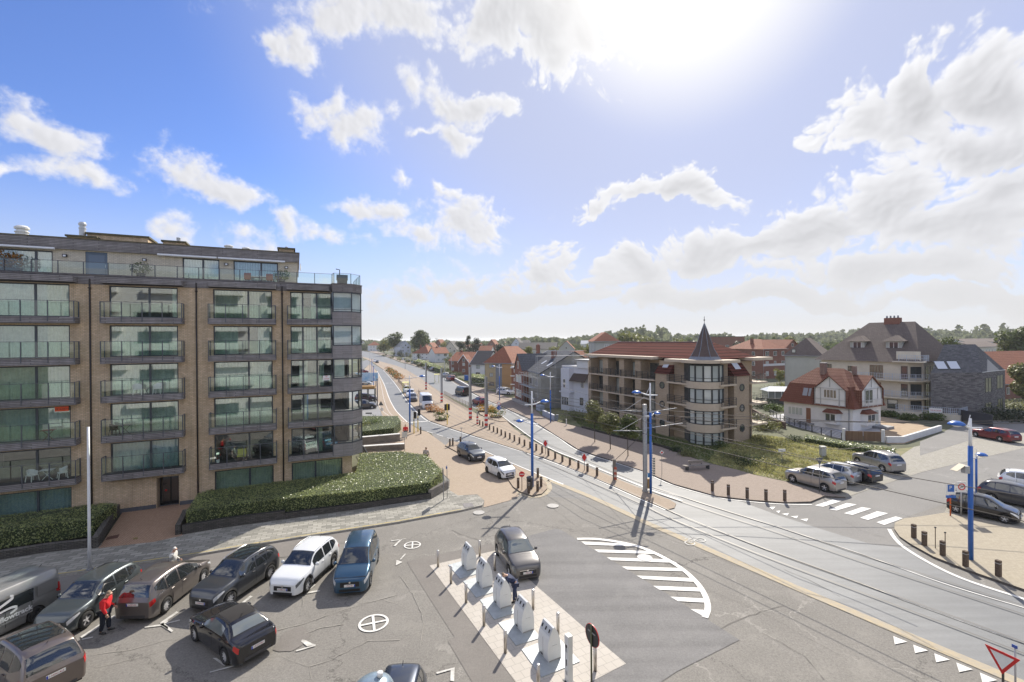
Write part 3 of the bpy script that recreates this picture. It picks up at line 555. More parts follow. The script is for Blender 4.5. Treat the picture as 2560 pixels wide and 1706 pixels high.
marks('bay_corner_marks',[B6((1375,1163),(1360,1180),(1420,1228),(1505,1212),(1470,1202),(1405,1168)),B6((1310,1268),(1320,1278),(1500,1225),(1505,1210)),
 B6((1390,705),(1400,722),(1545,695),(1545,683)),B6((1385,706),(1410,716),(1505,630),(1480,625)),B6((780,812),(805,815),(895,745),(870,738)),
 B6((0,1000),(20,1010),(180,900),(160,890)),B6((0,1005),(10,1020),(110,1090),(130,1078),(40,1005)),B6((60,1003),(60,1012),(190,980),(190,968)),
 B6((478,1475),(482,1484),(800,1400),(795,1388)),B6((510,1342),(620,1420),(645,1410),(545,1340)),
 B8((300,1228),(305,1235),(440,1212),(458,1206)),B8((328,1280),(345,1283),(412,1218),(395,1214)),
 B8((388,1412),(402,1415),(452,1358),(440,1356)),B8((350,1472),(358,1418),(382,1424),(418,1438)),
 B10((365,1475),(375,1492),(515,1452),(555,1425)),B10((515,1450),(510,1560),(550,1568),(555,1425)),
 B5((775,1135),(790,1150),(905,1082),(1130,925),(1100,925)),B5((790,1155),(790,1168),(895,1145),(900,1133)),B5((1395,1040),(1545,1015),(1622,975),(1622,990),(1560,1030),(1400,1048)),B5((1545,1017),(1622,1070),(1622,1040),(1570,1010))],PAINTW,8)
# cracks and sealed joints
TAR=mat('tar_joint',(.085,.08,.072),.8); DUST=mat('dusty_crack',(.29,.275,.245),.95,var=.2,vs=6)
rgc=random.Random(12)
def crack(px,m=TAR,w=.035,j=.022,lvl=6,name='asphalt_crack'):
    P=[Vector(G(x,y)[:2]) for x,y in px]; Q=[]
    for i in range(len(P)-1):
        n=max(2,int((P[i+1]-P[i]).length/.28)); d=(P[i+1]-P[i]).normalized(); nn=Vector((-d.y,d.x))
        for k in range(n): Q.append(P[i].lerp(P[i+1],k/n)+nn*rgc.gauss(0,j))
    Q.append(P[-1]); l=[];r=[]
    for i,q in enumerate(Q):
        d=(Q[min(i+1,len(Q)-1)]-Q[max(i-1,0)]).normalized(); nn=Vector((-d.y,d.x)); ww=w*.5*rgc.uniform(.2,1.1); l.append((*(q-nn*ww),.004*lvl)); r.append((*(q+nn*ww),.004*lvl))
    o=MB().grid([r,l]).build(name,m); o['kind']='structure'
for px,m,w in ((((1130,1326),(1150,1336),(1198,1352)),TAR,.04),(((1188,1346),(1260,1336),(1400,1320)),TAR,.02),(((633,1592),(760,1560),(860,1525),(1000,1486)),DUST,.045),(((762,1585),(800,1572),(853,1562)),DUST,.06),(((773,1668),(830,1650),(920,1603),(1000,1601)),DUST,.035),
 (((752,1540),(757,1495),(770,1470)),DUST,.03),(((500,1690),(600,1650),(700,1640),(773,1668),(780,1700)),DUST,.02),(((1633,1334),(1760,1382),(1900,1440),(2100,1525),(2400,1650)),TAR,.018),(((1455,1345),(1600,1395),(1780,1480),(1900,1530),(2100,1640)),TAR,.015),(((1801,1572),(1850,1550),(1900,1530),(1960,1515)),TAR,.03),
 (((1400,1300),(1440,1330),(1500,1360)),TAR,.02),(((1340,1240),(1420,1300),(1480,1345)),TAR,.015),(((230,1640),(330,1625),(420,1600),(470,1597)),DUST,.03),(((240,1670),(330,1650),(400,1630)),DUST,.02),(((1900,1580),(2010,1640),(2060,1700)),TAR,.02),(((1960,1425),(2020,1450),(2100,1492)),TAR,.025),(((1000,1440),(1040,1500),(1060,1560),(1050,1620)),DUST,.04),(((880,1500),(905,1510),(960,1500),(1000,1515)),DUST,.025),(((2120,1180),(2230,1225),(2372,1258)),TAR,.03),(((2080,1290),(2160,1330),(2210,1345)),TAR,.02)): crack(px,m,w)
# bike symbol beside the rails
def bike_mark(cx,cy,s,a):
    c=G(cx,cy); mb=MB(); z=.034; ca,sa=math.cos(a),math.sin(a)
    f=lambda x,y:(c[0]+(x*ca-y*sa)*s,c[1]+(x*sa+y*ca)*s,z)
    for x0 in (-.5,.5):
        n=18; mb.grid([[f(x0+.34*math.cos(k/n*6.283),.34*math.sin(k/n*6.283)) for k in range(n)],[f(x0+.26*math.cos(k/n*6.283),.26*math.sin(k/n*6.283)) for k in range(n)]],closed=True)
    for (x0,y0,x1,y1) in ((-.5,0,-.2,.42),(-.2,.42,.35,.42),(.35,.42,.5,0),(-.05,0,.35,.42),(-.5,0,-.05,0),(-.2,.42,-.05,0),(.35,.42,.3,.6),(-.3,.6,-.1,.6)):
        d=Vector((x1-x0,y1-y0)).normalized()*.035; mb.face([f(x0-d.y,y0+d.x),f(x1-d.y,y1+d.x),f(x1+d.y,y1-d.x),f(x0+d.y,y0-d.x)])
    o=mb.build('bicycle_marking',PAINTW); o['kind']='structure'
bike_mark(1738,1355,.95,R(28)); 
# covers
def cover(cx,cy,r,m,lab,rect=None):
    c=G(cx,cy); mb=MB(); mb.lathe([(r*.98,.0),(r,.02),(r*.86,.026),(r*.84,.020),(0,.021)],28)
    o=mb.build('manhole_cover',m,loc=(c[0],c[1],.028)); tag(o,lab,'manhole cover')
MCV=mat('pale_cast_cover',(.36,.35,.33),.7,var=.15,vs=8)
cover(1612,1396,.42,mat('painted_cover',(.62,.61,.58),.7,var=.1),'white painted round manhole cover inside the hatched marking')
cover(1382,1266,.45,MCV,'pale round manhole cover in the asphalt below the traffic island')
cover(1197,1283,.42,MCV,'pale round manhole cover in the asphalt just off the corner of the slab footpath')
def grate(px,lab,m=None):
    P=[G(x,y,.13) for x,y in px]; P=[Vector((p[0],p[1],0)) for p in P]; o=MB()
    if area2(P)<0: P=P[::-1]
    o.prism([p[:2] for p in P],.0,.02); q=o.build('drain_cover',m or DARK,loc=(0,0,.118)); tag(q,lab,'drain cover')
grate(B8((1005,860),(1100,852),(1118,890),(1022,900)),'square grey inspection cover set in the pale paving at the footpath corner',mat('grey_cover',(.17,.16,.16),.7,var=.2))
grate([(269,1343),(299,1336),(294,1345),(264,1350)],'rectangular rusty brown grating in the brick entry path',mat('rusty_cover',(.10,.045,.03),.8))
grate([(334,1345),(345,1344),(344,1348),(332,1349)],'small brass cover in the brick entry path',mat('brass_cover',(.2,.15,.05),.6))
sheet('round_asphalt_patch',AS3,[(c[0]+.62*math.cos(k/16*6.283)*(1+.15*math.sin(k*2.1)),c[1]+.85*math.sin(k/16*6.283)*(1+.12*math.cos(k*1.3))) for c in [G(732,1600)] for k in range(16)],5,True)
sheet('round_asphalt_patch',AS3,[(c[0]+.75*math.cos(k/16*6.283)*(1+.12*math.sin(k*2.1)),c[1]+.6*math.sin(k/16*6.283)) for c in [G(712,1383)] for k in range(16)],5,True)
# yards and verges behind the right footpath
sheet('dune_verge',DUNE,[(1454,1069),(1542,1092),(1637,1112),(1768,1157),(1880,1186),(1974,1206),(2000,1195),(2119,1155),(2250,1141),(2285,1118),(2234,1124),(2060,1110),(1940,1093),(1870,1085),(1500,1030),(1330,985),(1200,960),(1150,948),(1290,1000),(1335,1022),(1354,1038),(1394,1054)],5)
sheet('garden_path',mat('pale_path',(.40,.37,.33),.85,var=.15,vs=3),[(2060,1110),(2120,1121),(2190,1140),(2234,1135),(2150,1122),(2063,1106)],7)
sheet('terrace_paving',mat('terrace_grey',(.37,.37,.39),.7,var=.12,vs=3),[(1922,1040),(1990,1068),(2095,1097),(2230,1085),(2250,1078),(2180,1068),(2000,1030)],7)
sheet('sandy_yard',SAND,[(2200,1080),(2215,1110),(2260,1111),(2350,1077),(2290,1058),(2200,1042)],8)
sheet('side_yard',AS4,[(2300,1140),(2480,1085),(2760,1075),(2800,1040),(2450,1052),(2400,1060),(2360,1080),(2300,1105)],6)
# ================================================================ large apartment block on the left
BRKT=brickmat('buff_brick',(.63,.465,.29),(.80,.61,.405),(.44,.35,.25),.24,.10,.014,fine=.45,dirt=.30,vs=.5,dcol=(.30,.22,.15),bump=.35)
CLAD=brickmat('grey_timber_cladding',(.27,.25,.24),(.385,.36,.35),(.07,.065,.065),4.0,.11,.016,dirt=.5,vs=1.4,dcol=(.075,.06,.055),bump=.6,off=.37,fine=.3)
CLADL=brickmat('pale_timber_cladding',(.30,.28,.275),(.40,.375,.37),(.10,.095,.09),4.0,.085,.010,dirt=.4,vs=1.2,dcol=(.12,.10,.095),bump=.6,off=.37)
FRM=mat('window_frame_grey',(.055,.066,.078),.4)
GLS=glassmat('window_glass',(.87,.94,.91),.10); GLR=glassmat('railing_glass',(.80,.90,.85),.04)
CURT=mat('net_curtain',(.62,.66,.58),.9,var2=(.42,.47,.41),vs=2.2); CURT2=mat('beige_blind',(.50,.47,.36),.9,var=.12,vs=1); CURT3=mat('blue_grey_blind',(.42,.50,.55),.8,var=.08)
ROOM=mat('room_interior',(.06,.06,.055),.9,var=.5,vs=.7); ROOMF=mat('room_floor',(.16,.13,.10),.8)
MOSS=mat('mossy_coping',(.14,.12,.06),.9,var2=(.08,.075,.05),vs=4); BLST=mat('bluestone',(.10,.105,.12),.7,var=.2,vs=3)
BA=R(25.0); BO=(-28.865,34.08)
B=thing('apartment_block','six-storey buff brick apartment block with grey timber balconies, filling the left of the view','apartment block',(BO[0],BO[1],0),BA)
def bp(s,w,z=0): # world point from facade coordinates
    return Vector((BO[0]+s*math.cos(BA)+w*math.sin(BA),BO[1]+s*math.sin(BA)-w*math.cos(BA),z))
FT=[16.86,13.95,11.1,8.2,5.3,2.42]     # window heads, top floor first
FB=[14.52,11.62,8.74,5.86,3.06,.70]
COLS=[(-8.8,-2.85,[-6.75,-4.7]),(-.65,3.5,[1.72]),(5.8,9.95,[8.22]),(11.3,14.55,[12.25,13.35])]
# brick wall, as one body with openings
w=MB()
TH=.34
def wallp(s0,s1,z0,z1): w.box(s0,s1,0,TH,z0,z1)
wallp(-16,-8.8,0,16.9); wallp(-2.85,-.65,0,16.9); wallp(3.5,5.8,0,16.9); wallp(9.95,11.3,0,16.9)
for k,(a,b,ms) in enumerate(COLS):
    b_=b
    for i in range(6):
        top=17.0 if i==0 else FB[i-1]
        if k==3 and i>0: b_=14.9
        if FT[i]<top: wallp(a,b_ if not(k==3) else (15.33 if i==5 else 14.55),FT[i],top)
    if k==1:
        wallp(a,2.02,0,2.72)           # left of the entrance
    else: wallp(a,15.33 if k==3 else b,0,FB[5])
wallp(15.33,16.12,0,2.9)
w.build('wall',BRKT,B)
w=MB(); w.box(16.12-.34,16.12,.34,14,0,2.9); w.box(-16,-15.7,.34,14,0,16.9); w.box(-16,17,13.7,14,0,16.9); w.build('side_wall',BRKT,B)
MB().box(-2.85,2.02,-.012,0,.0,.42).build('plinth',BLST,B); MB().box(3.5,5.8,-.012,0,0,.42).build('plinth',BLST,B)
# floors and dark rooms behind the windows
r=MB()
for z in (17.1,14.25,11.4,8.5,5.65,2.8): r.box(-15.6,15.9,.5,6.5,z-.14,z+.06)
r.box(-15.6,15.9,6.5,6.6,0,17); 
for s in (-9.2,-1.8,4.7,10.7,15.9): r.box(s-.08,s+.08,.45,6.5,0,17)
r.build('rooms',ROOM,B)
def curtain(a,b,z0,z1,m,win,y=.42,amp=.035,per=.13):
    P=[];n=max(4,int((b-a)/.045)); 
    xs=[a+(b-a)*i/n for i in range(n+1)]
    rows=[[(x,y+amp*math.sin(x/per*6.283/1.6+math.sin(x*3.1)*1.5)*(1.0 if z==z0 else .7),z) for x in xs] for z in (z0,z1)]
    o=MB().grid(rows).build('curtain',m,win,True); return o
def window(a,b,z0,z1,ms,sy=.10,parent=B,curt=None,frame=FRM,glass=GLS,wdt=.09,mid=None,cm=None,name='window',depth=.09):
    "framed window set into the wall at depth sy; curt: list of (from,to) shares of the width"
    f=MB(); xs=[a]+ms+[b]
    f.box(a,b,sy,sy+depth,z1-wdt,z1); f.box(a,b,sy,sy+depth,z0,z0+wdt)
    for x in xs:
        xx0=a if x==a else (b-wdt if x==b else x-wdt*.75); xx1=a+wdt if x==a else (b if x==b else x+wdt*.75)
        f.box(xx0,xx1,sy+.003,sy+depth-.003,z0+wdt,z1-wdt)
    if mid: f.box(a+wdt,b-wdt,sy+.006,sy+depth-.006,mid-.03,mid+.03)
    o=f.build(name,frame,parent)
    MB().box(a+wdt*.5,b-wdt*.5,sy+depth*.45,sy+depth*.45+.012,z0+wdt*.5,z1-wdt*.5).build('pane',glass,o)
    if curt:
        for q0,q1 in curt: curtain(a+(b-a)*q0,a+(b-a)*q1,z0+.05,z1-.05,cm or CURT,o,sy+.32)
    return o
CUR={0:[[(0,1)],[(0,1)],[(0,1)],[(0,1)],None,[(0,1)]],1:[[(.9,1)],[(0,.55),(.55,1)],[(0,1)],[(0,1)],[(0,1)],None],
     2:[[(0,1)],[(0,.40),(.74,1)],[(0,1)],[(0,.97)],None,[(0,1)]],3:[[(0,.3),(.5,1)],[(0,1)],[(.2,.4),(.7,.8)],[(.3,.4)],[(.6,.75)],[(0,1)]]}
CM={(1,4):CURT3,(0,5):CURT3,(2,0):CURT2}
for k,(a,b,ms) in enumerate(COLS):
    for i in range(6):
        if i==5 and k==1: continue
        bb=b; mm=ms
        if k==3 and i==5: bb=15.33; mm=[13.15]
        window(a,bb,FB[i],FT[i],mm,curt=CUR[k][i],cm=CM.get((k,i)),sy=.10 if i<5 else .16)
# balconies
def balcony(s0,s1,zt,zr,dep=.85,nseg=4,parent=B,rightopen=False):
    b_=MB(); b_.box(s0,s1,-dep,-.002,zt-.44,zt); o=b_.build('balcony',CLAD,parent)
    r_=MB(); pw=.05
    xs=[s0+.04+(s1-s0-.08)*i/nseg for i in range(nseg+1)]
    for x in xs: r_.box(x-pw/2,x+pw/2,-dep-.035,-dep+.02,zt-.30,zr)
    r_.box(s0+.015,s1-.015,-dep-.02,-dep+.02,zr,zr+.03)
    for x in ([s0+.04] if rightopen else [s0+.04,s1-.04]):
        r_.box(x-.02,x+.02,-dep+.02,-.03,zr,zr+.03); r_.box(x-.03,x+.03,-.11,-.04,zt,zr)
    r_.build('railing',mat('railing_grey',(.085,.092,.105),.45),o)
    g=MB(); y=-dep+.028
    pts=[(s0+.04,-.12),(s0+.04,y),(s1-.04,y)]+([] if rightopen else [(s1-.04,-.12)])
    g.grid([[(p[0],p[1],zt+.06) for p in pts],[(p[0],p[1],zr-.01) for p in pts]]); g.build('glass_panel',GLR,o)
    return o
BT=[14.5,11.6,8.78,5.92,3.18]; BR_=[15.6,12.76,9.92,7.12,4.42]
for i in range(5):
    balcony(-9.3,-2.30,BT[i],BR_[i],nseg=5); balcony(-.95,3.93,BT[i],BR_[i]); balcony(5.55,10.24,BT[i],BR_[i]); balcony(11.05,14.55,BT[i],BR_[i],nseg=3,rightopen=True)
# hoods over the top windows, awning cassettes
for a,b in ((-9.3,-2.35),(-.92,3.92),(5.55,10.25),(11.05,14.3)): MB().box(a,b,-.95,-.05,16.95,17.36).build('hood',CLAD,B)
for a,b,z,y in ((-.4,3.9,11.16,.06),(5.8,9.95,11.16,.06)): MB().box(a,b,-y-.06,-.004,z,z+.07).build('blind_box',CREAMW,B)
# parapet and corner bay
bayp=[(14.55,-.85),(16.14,-.85),(17.04,.05),(17.04,6),(14.55,6)]
def bp_poly(o): 
    return [(14.55-o*.0,-.85-o),(16.14+o*.4,-.85-o),(17.04+o,.05-o*.4),(17.04+o,6),(14.55,6)]
pr=MB(); pr.prism([(-16,-.06),(14.50,-.06),(14.56,-.88),(16.16,-.88),(17.08,.05),(17.08,14),(-16,14)],16.9,17.56); pr.prism([(-16,-.12),(14.46,-.12),(14.52,-.93),(16.18,-.93),(17.13,.03),(17.13,14),(-16,14)],17.56,17.62); 
pr.build('parapet',CLAD,B)
for i in range(5):
    zt=[14.06,11.17,8.33,5.48,2.72][i]; o=MB().prism(bayp,zt,zt+1.1,0).build('bay_spandrel',CLADL if i<5 else CLAD,B)
    z0=zt+1.1; z1=[16.9,14.06,11.17,8.33,5.48][i]
    f=MB(); e=.10
    def post(x,y): f.box(x-e/2,x+e/2,y-e/2,y+e/2,z0,z1)
    for x,y in ((14.62,-.78),(16.12,-.78),(16.98,.08),(16.98,2.2)): post(x,y)
    def rail(p,q,z,h=.09): f.bar((p[0],p[1],z),(q[0],q[1],z),.09,h)
    for z in (z0+.045,z1-.06):
        rail((14.67,-.78),(16.07,-.78),z); rail((16.16,-.74),(16.94,.04),z); rail((16.98,.14),(16.98,2.15),z)
    f.bar((14.5,-.95,z0+.22),(16.2,-.95,z0+.22),.04); f.bar((16.2,-.95,z0+.22),(17.12,-.03,z0+.22),.04)
    f.bar((14.5,-.95,z0+.22),(14.62,-.80,z0+.22),.03); f.bar((16.2,-.95,z0+.22),(16.12,-.80,z0+.22),.03); f.bar((17.12,-.03,z0+.22),(16.98,.08,z0+.22),.03)
    fo=f.build('bay_window',FRM,B)
    g=MB(); pp=[(14.62,-.78),(16.12,-.78),(16.98,.08),(16.98,2.2)]; g.grid([[(x,y,z0+.05) for x,y in pp],[(x,y,z1-.05) for x,y in pp]]); g.build('pane',GLS,fo)
    c=MB()
    if i in (0,1): c.grid([[(x,y+.25,z0+.05) for x,y in pp[:3]],[(x-.1,y+.25,z1-.05) for x,y in pp[:3]]]); c.build('blind',CURT3,fo)
    elif i==2: c.grid([[(14.7,-.6,z0+.05),(15.5,-.6,z0+.05)],[(14.7,-.6,z1-.05),(15.5,-.6,z1-.05)]]); c.build('blind',CURT,fo)
# downpipes
for s in (-1.72,4.70,10.69): MB().tube([(s,-.07,.1),(s,-.07,17.3)],.055,8).box(s-.09,s+.09,-.16,-.005,16.6,16.66).build('downpipe',mat('downpipe_dark',(.035,.028,.025),.5),B,True)
# entrance recess
e=MB(); e.box(2.02,2.06,.0,1.5,.0,2.72); e.box(3.46,3.5,.0,1.5,0,2.72); e.box(2.0,3.5,1.5,1.6,0,2.72); e.box(2.02,3.5,.34,1.5,2.72,2.8); e.build('entrance_recess',BRKT,B)
d=MB(); d.box(2.06,3.46,.95,1.02,0,2.68); d.box(2.06,3.46,.93,.95,2.3,2.36); dd=d.build('entrance_door',mat('door_black',(.015,.016,.018),.25),B)
MB().box(2.16,2.72,.925,.945,.15,2.2).box(2.82,3.38,.925,.945,.15,2.2).build('door_glass',glassmat('dark_glass',(.02,.022,.025),.10,dark=1),dd)
MB().lathe([(.0,.0),(.08,.0),(.08,.01),(0,.011)],16,(2.45,.915,1.15),axis='y').build('round_notice',RED,dd)
MB().box(2.0,3.5,.0,.9,0,.05).build('door_step',BLST,B)
# letter "for sale" boards hanging on railings
def board(name,s0,s1,z0,z1,m,lab,y=-.93):
    o=MB().box(s0,s1,-.02,0,z0,z1).build(name,m,None); p=bp(0,-y); o.location=(p.x,p.y,0); o.rotation_euler=(0,0,BA); tag(o,lab,'sign'); return o
ob=board('sale_board',-3.7,-2.95,7.85,8.18,mat('orange_board',(.85,.10,.02),.5),'small orange board hanging in the top of a window of the left apartment column',y=-.02)
text('TE KOOP',.17,ob,(-3.32,-.024,8.0),(R(90),0,0),mat('ink',(.05,.02,.02),.6))
ob=board('sale_board',13.75,14.3,9.35,9.75,WHITE,'white board with red lettering fixed to the corner balcony of the brick block',y=-.9)
text('TE',.17,ob,(14.02,-.024,9.66),(R(90),0,0),RED); text('KOOP',.15,ob,(14.02,-.024,9.47),(R(90),0,0),RED)
# terrace railing
def glass_rail(pts,z0,z1,sp,parent=B,nm='terrace_railing'):
    r_=MB(); 
    for i in range(len(pts)-1):
        a=Vector(pts[i]); b=Vector(pts[i+1]); n=max(1,round((b-a).length/sp))
        for k in range(n+(i==len(pts)-2)):
            p=a.lerp(b,k/n); r_.box(p.x-.025,p.x+.025,p.y-.025,p.y+.025,z0-.1,z1)
        r_.bar((a.x,a.y,z1+.01),(b.x,b.y,z1+.01),.03,.025)
    o=r_.build(nm,mat('railing_grey',(.085,.092,.105),.45),parent)
    MB().grid([[(p[0],p[1]+.03,z0+.05) for p in pts],[(p[0],p[1]+.03,z1-.02) for p in pts]]).build('glass_panel',GLR,o); return o
glass_rail([(-16,.05),(14.6,.05),(14.7,-.72),(16.08,-.72),(16.93,.1),(16.93,5)],17.62,18.5,1.38)
# penthouse, set back 2 m
ph=MB(); PY=2.0
BRKP=brickmat('pale_penthouse_brick',(.66,.58,.44),(.78,.70,.55),(.5,.44,.35),.24,.10,.014,fine=.3,dirt=.25,vs=.5,dcol=(.4,.34,.26),bump=.3)
PW=[(-9.5,-4.45,18.0-.2,19.45,[-5.4+.0]),(-2.6+.0,-1.3,17.62,19.55,[]),(3.45,6.0,17.7,19.5,[4.85]),(7.0,10.35,17.7,19.5,[9.05])]
edges=[-16]+[v for q in PW for v in q[:2]]+[11.88]
for i in range(0,len(edges),2): ph.box(edges[i],edges[i+1],PY,PY+.3,17.3,20.4)
for a,b,z0,z1,ms in PW: ph.box(a,b,PY,PY+.3,z1,20.4)
ph.box(11.58,11.88,PY+.3,12,17.3,20.4); ph.box(-16,11.88,12,12.3,17.3,20.4); ph.build('penthouse_wall',BRKP,B)
MB().box(-16,12.0,PY-.28,12.3,19.62,20.42).build('penthouse_fascia',CLAD,B); MB().box(-16,12.06,PY-.34,12.36,20.42,20.48).build('roof',MOSS,B)
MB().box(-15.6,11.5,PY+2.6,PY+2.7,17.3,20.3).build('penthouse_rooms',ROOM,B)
MB().box(-16,14.4,.3,13.8,17.3,17.36).build('terrace_floor',mat('terrace_tiles',(.3,.29,.27),.8,var=.1),B)
for a,b,z0,z1,ms in PW:
    if b-a<1.5:
        o=MB().box(a,b,PY+.05,PY+.12,z0,z1).build('terrace_door',mat('blue_grey_door',(.10,.14,.19),.4),B); MB().box(a+.18,b-.18,PY+.035,PY+.05,z0+.2,z1-.2).build('door_panel',mat('blue_grey_door2',(.13,.175,.23),.35),o); MB().box(b-.14,b-.1,PY+.0,PY+.05,18.4,18.62).build('handle',STEEL,o)
    else: window(a,b,z0,z1,ms,sy=PY+.08,curt=[(0,1)],cm=CURT3)
for a,b in ((-9.4,-4.2),(1.9,5.85),(5.95,10.9)):
    MB().tube([(a,PY-.42,19.58),(b,PY-.42,19.58)],.085,10).box(a+.1,a+.18,PY-.42,PY-.2,19.5,19.64).build('awning',CREAMW,B)
for s in (-3.75,1.0,6.5,11.0):
    o=MB().box(s-.13,s+.13,PY-.16,PY-.005,19.05,19.25).build('wall_lamp',BLACK,B); MB().box(s-.08,s+.08,PY-.175,PY-.16,19.07,19.2).build('lamp_glass',CREAMW,o)
def chim(s0,s1,y0,y1,z1,cap=.06): 
    o=MB().box(s0,s1,y0,y1,20.4,z1).build('chimney',BRKT,B); MB().box(s0-cap*2,s1+cap*2,y0-cap*2,y1+cap*2,z1,z1+.14).build('coping',MOSS,o); return o
c1=chim(-3.3,.6,4.6,7,21.35); chim(-4.3,-2.6,4.0,5.6,20.95)
chim(1.8,3.3,3.8,5.2,21.0); chim(10.4,11.6,2.6,3.8,20.85)
ST=mat('flue_steel',(.52,.53,.53),.4,.3)
def flue(s,y,z0,r,h,white=False):
    m=MB(); m.lathe([(r,0),(r,h*.55),(r*1.15,h*.56),(r*1.15,h*.62),(r*.9,h*.63),(r*.9,h*.78),(r*1.2,h*.79),(r*1.2,h*.9),(r*.8,h),(0,h)],16,(s,y,z0)); m.build('flue',WHITE if white else ST,B,False)
flue(-7.1,4.5,20.45,.36,1.15,True); flue(-3.65,4.8,21.1,.21,1.2); flue(6.4,4.4,20.45,.30,.75,True); flue(7.7,4.8,20.45,.28,.72,True); flue(2.75,4.4,21.1,.14,.45); flue(11.0,3.2,20.9,.1,.3)
MB().lathe([(0,-.02),(.3,-.02),(.36,.03),(0,.08)],14,(12.1,2.4,19.3),axis='x').build('satellite_dish',WHITE,B)
# terrace plants and furniture
def leafball(mb,c,r,n,s,rng,sq=(1,1,1),mi=0,hollow=.35,up=.0):
    for _ in range(n):
        d=Vector((rng.gauss(0,1),rng.gauss(0,1),rng.gauss(0,1))).normalized(); q=(hollow+(1-hollow)*rng.random()**.5)*r
        p=Vector(c)+Vector((d.x*q*sq[0],d.y*q*sq[1],d.z*q*sq[2])); a=Vector((rng.gauss(0,1),rng.gauss(0,1),rng.gauss(0,1)+up)).normalized(); b=a.cross(d+Vector((.01,.02,.3))).normalized(); ss=s*(.6+.8*rng.random())
        mb.face([p-a*ss*.5-b*ss*.32,p+a*ss*.1-b*ss*.40,p+a*ss*.65,p+a*ss*.0+b*ss*.42],mi)
LFG=leafmat('green_leaves',(.05,.085,.02),(.10,.135,.035)); LFO=leafmat('orange_leaves',(.30,.13,.03),(.16,.12,.04)); LFD=leafmat('dark_leaves',(.02,.04,.012),(.045,.07,.02),.25)
rng=random.Random(3)
def potted(s,y,r,m,lab,sq=(1.2,1,.8),z0=17.62,h=.35,n=260,pm=None,thz=None):
    p=bp(s,-y); t=thing('potted_plant',lab,'plant',(p.x,p.y,z0),BA); MB().lathe([(r*.42,0),(r*.5,h),(r*.44,h),(r*.4,h-.05),(0,h-.05)],14).build('pot',pm or DARK,t,False); b=MB(); leafball(b,(0,0,h+r*.62),r,n,.13,rng,sq); b.build('foliage',m,t)
potted(1.0,1.0,.62,LFG,'rounded green shrub in a dark pot on the roof terrace beside the wide beige wall')
potted(9.75+.9,1.0,.6,LFG,'leafy green pot plant at the right end of the penthouse wall')
t=thing('terrace_planter','orange grassy shrub in a long planter on the far left of the roof terrace','plant',(*bp(-7.0,-1.0)[:2],17.4),BA); MB().box(-1.2,1.2,-.25,.25,0,.55).build('trough',DARK,t); b=MB(); leafball(b,(0,0,1.15),1.0,700,.15,rng,(1.5,.6,.75)); b.build('foliage',LFO,t)
CH_=mat('orange_chair_pad',(.30,.10,.06),.7)
def terr_table(s,lab):
    t=thing('terrace_table',lab,'table',(*bp(s,-1.1)[:2],17.37),BA); b=MB(); b.box(-.9,.9,-.4,.4,.68,.72); b.build('tabletop',WHITE,t)
    for x in (-.82,.82):
        for y in (-.33,.33): MB().box(x-.03,x+.03,y-.03,y+.03,0,.68).build('leg',WHITE,t)
terr_table(8.9,'white table on the roof terrace between two orange-backed chairs')
for i,s in enumerate((8.15,9.75)):
    t=thing('terrace_chair','orange-backed terrace chair at the %s end of the white table'%('left','right')[i],'chair',(*bp(s,-.75)[:2],17.37),BA)
    MB().box(-.25,.25,-.24,.24,.42,.48).build('seat',CH_,t); MB().box(-.25,.25,-.3,-.24,.42,.95).build('backrest',CH_,t)
    for x in (-.22,.22):
        for y in (-.22,.22): MB().box(x-.02,x+.02,y-.02,y+.02,0,.42).build('leg',WHITE,t)
t=thing('barbecue','dark grill on a stand at the corner of the roof terrace','barbecue',(*bp(15.4,.3)[:2],17.62),BA); MB().box(-.45,.45,-.25,.25,.35,.8).box(-.4,.4,-.2,.2,0,.35).build('body',DARK,t); MB().tube([(-.2,0,.8),(-.2,0,1.25),(-.5,0,1.3)],.04).build('flue_pipe',DARK,t)
# chairs on balconies
WPL=mat('white_plastic',(.70,.70,.68),.45)
def tubchair(s,y,z,rz,lab,open_=True,m=WPL):
    p=bp(s,-y); t=thing('balcony_chair',lab,'chair',(p.x,p.y,z),BA+rz)
    b=MB(); n=9
    arc=[(.26*math.cos(a),.26*math.sin(a)) for a in [R(200)+R(320-180)*i/(n-1)*1.0 for i in range(n)]]
    b.box(-.24,.24,-.22,.24,.40,.44); b.build('seat',m,t)
    k=MB(); P=[(.27*math.cos(a),.27*math.sin(a)) for a in [R(-20)+R(220)*i/(n-1) for i in range(n)]]
    k.grid([[(x,y_,.44) for x,y_ in P],[(x*1.08,y_*1.08,.66+.16*max(0,y_)/.27) for x,y_ in P]]); k.build('backrest',m,t)
    for x in (-.2,.2):
        for y_ in (-.18,.2): MB().bar((x,y_,.41),(x*1.25,y_*1.25,0),.035).build('leg',m,t)
tubchair(.75+.3,-.42,8.8,R(15),'white lattice chair, left one of two on the third-floor balcony above the entrance'); tubchair(2.05+.25,-.42,8.8,R(-10),'white lattice chair, right one of two on the third-floor balcony above the entrance')
tubchair(-4.75,-.42,3.2,R(60),'white tub chair left of the white table on the lowest balcony at the left edge'); tubchair(-3.2,-.42,3.2,R(-60),'white tub chair right of the white table on the lowest balcony at the left edge')
def btable(s,z,m,lab,h=.72,rw=.35):
    p=bp(s,.45); t=thing('balcony_table',lab,'table',(p.x,p.y,z),BA); MB().box(-rw,rw,-.28,.28,h-.03,h).build('tabletop',m,t); MB().bar((-rw*.8,0,h-.03),(rw*.8,0,0),.03).bar((rw*.8,0,h-.03),(-rw*.8,0,0),.03).build('crossed_legs',m,t)
btable(-3.98,3.2,WPL,'white table between two tub chairs on the lowest left balcony')
btable(-3.9,5.94,mat('red_wood',(.16,.05,.03),.7),'folding brown wooden table on the second lowest left balcony')
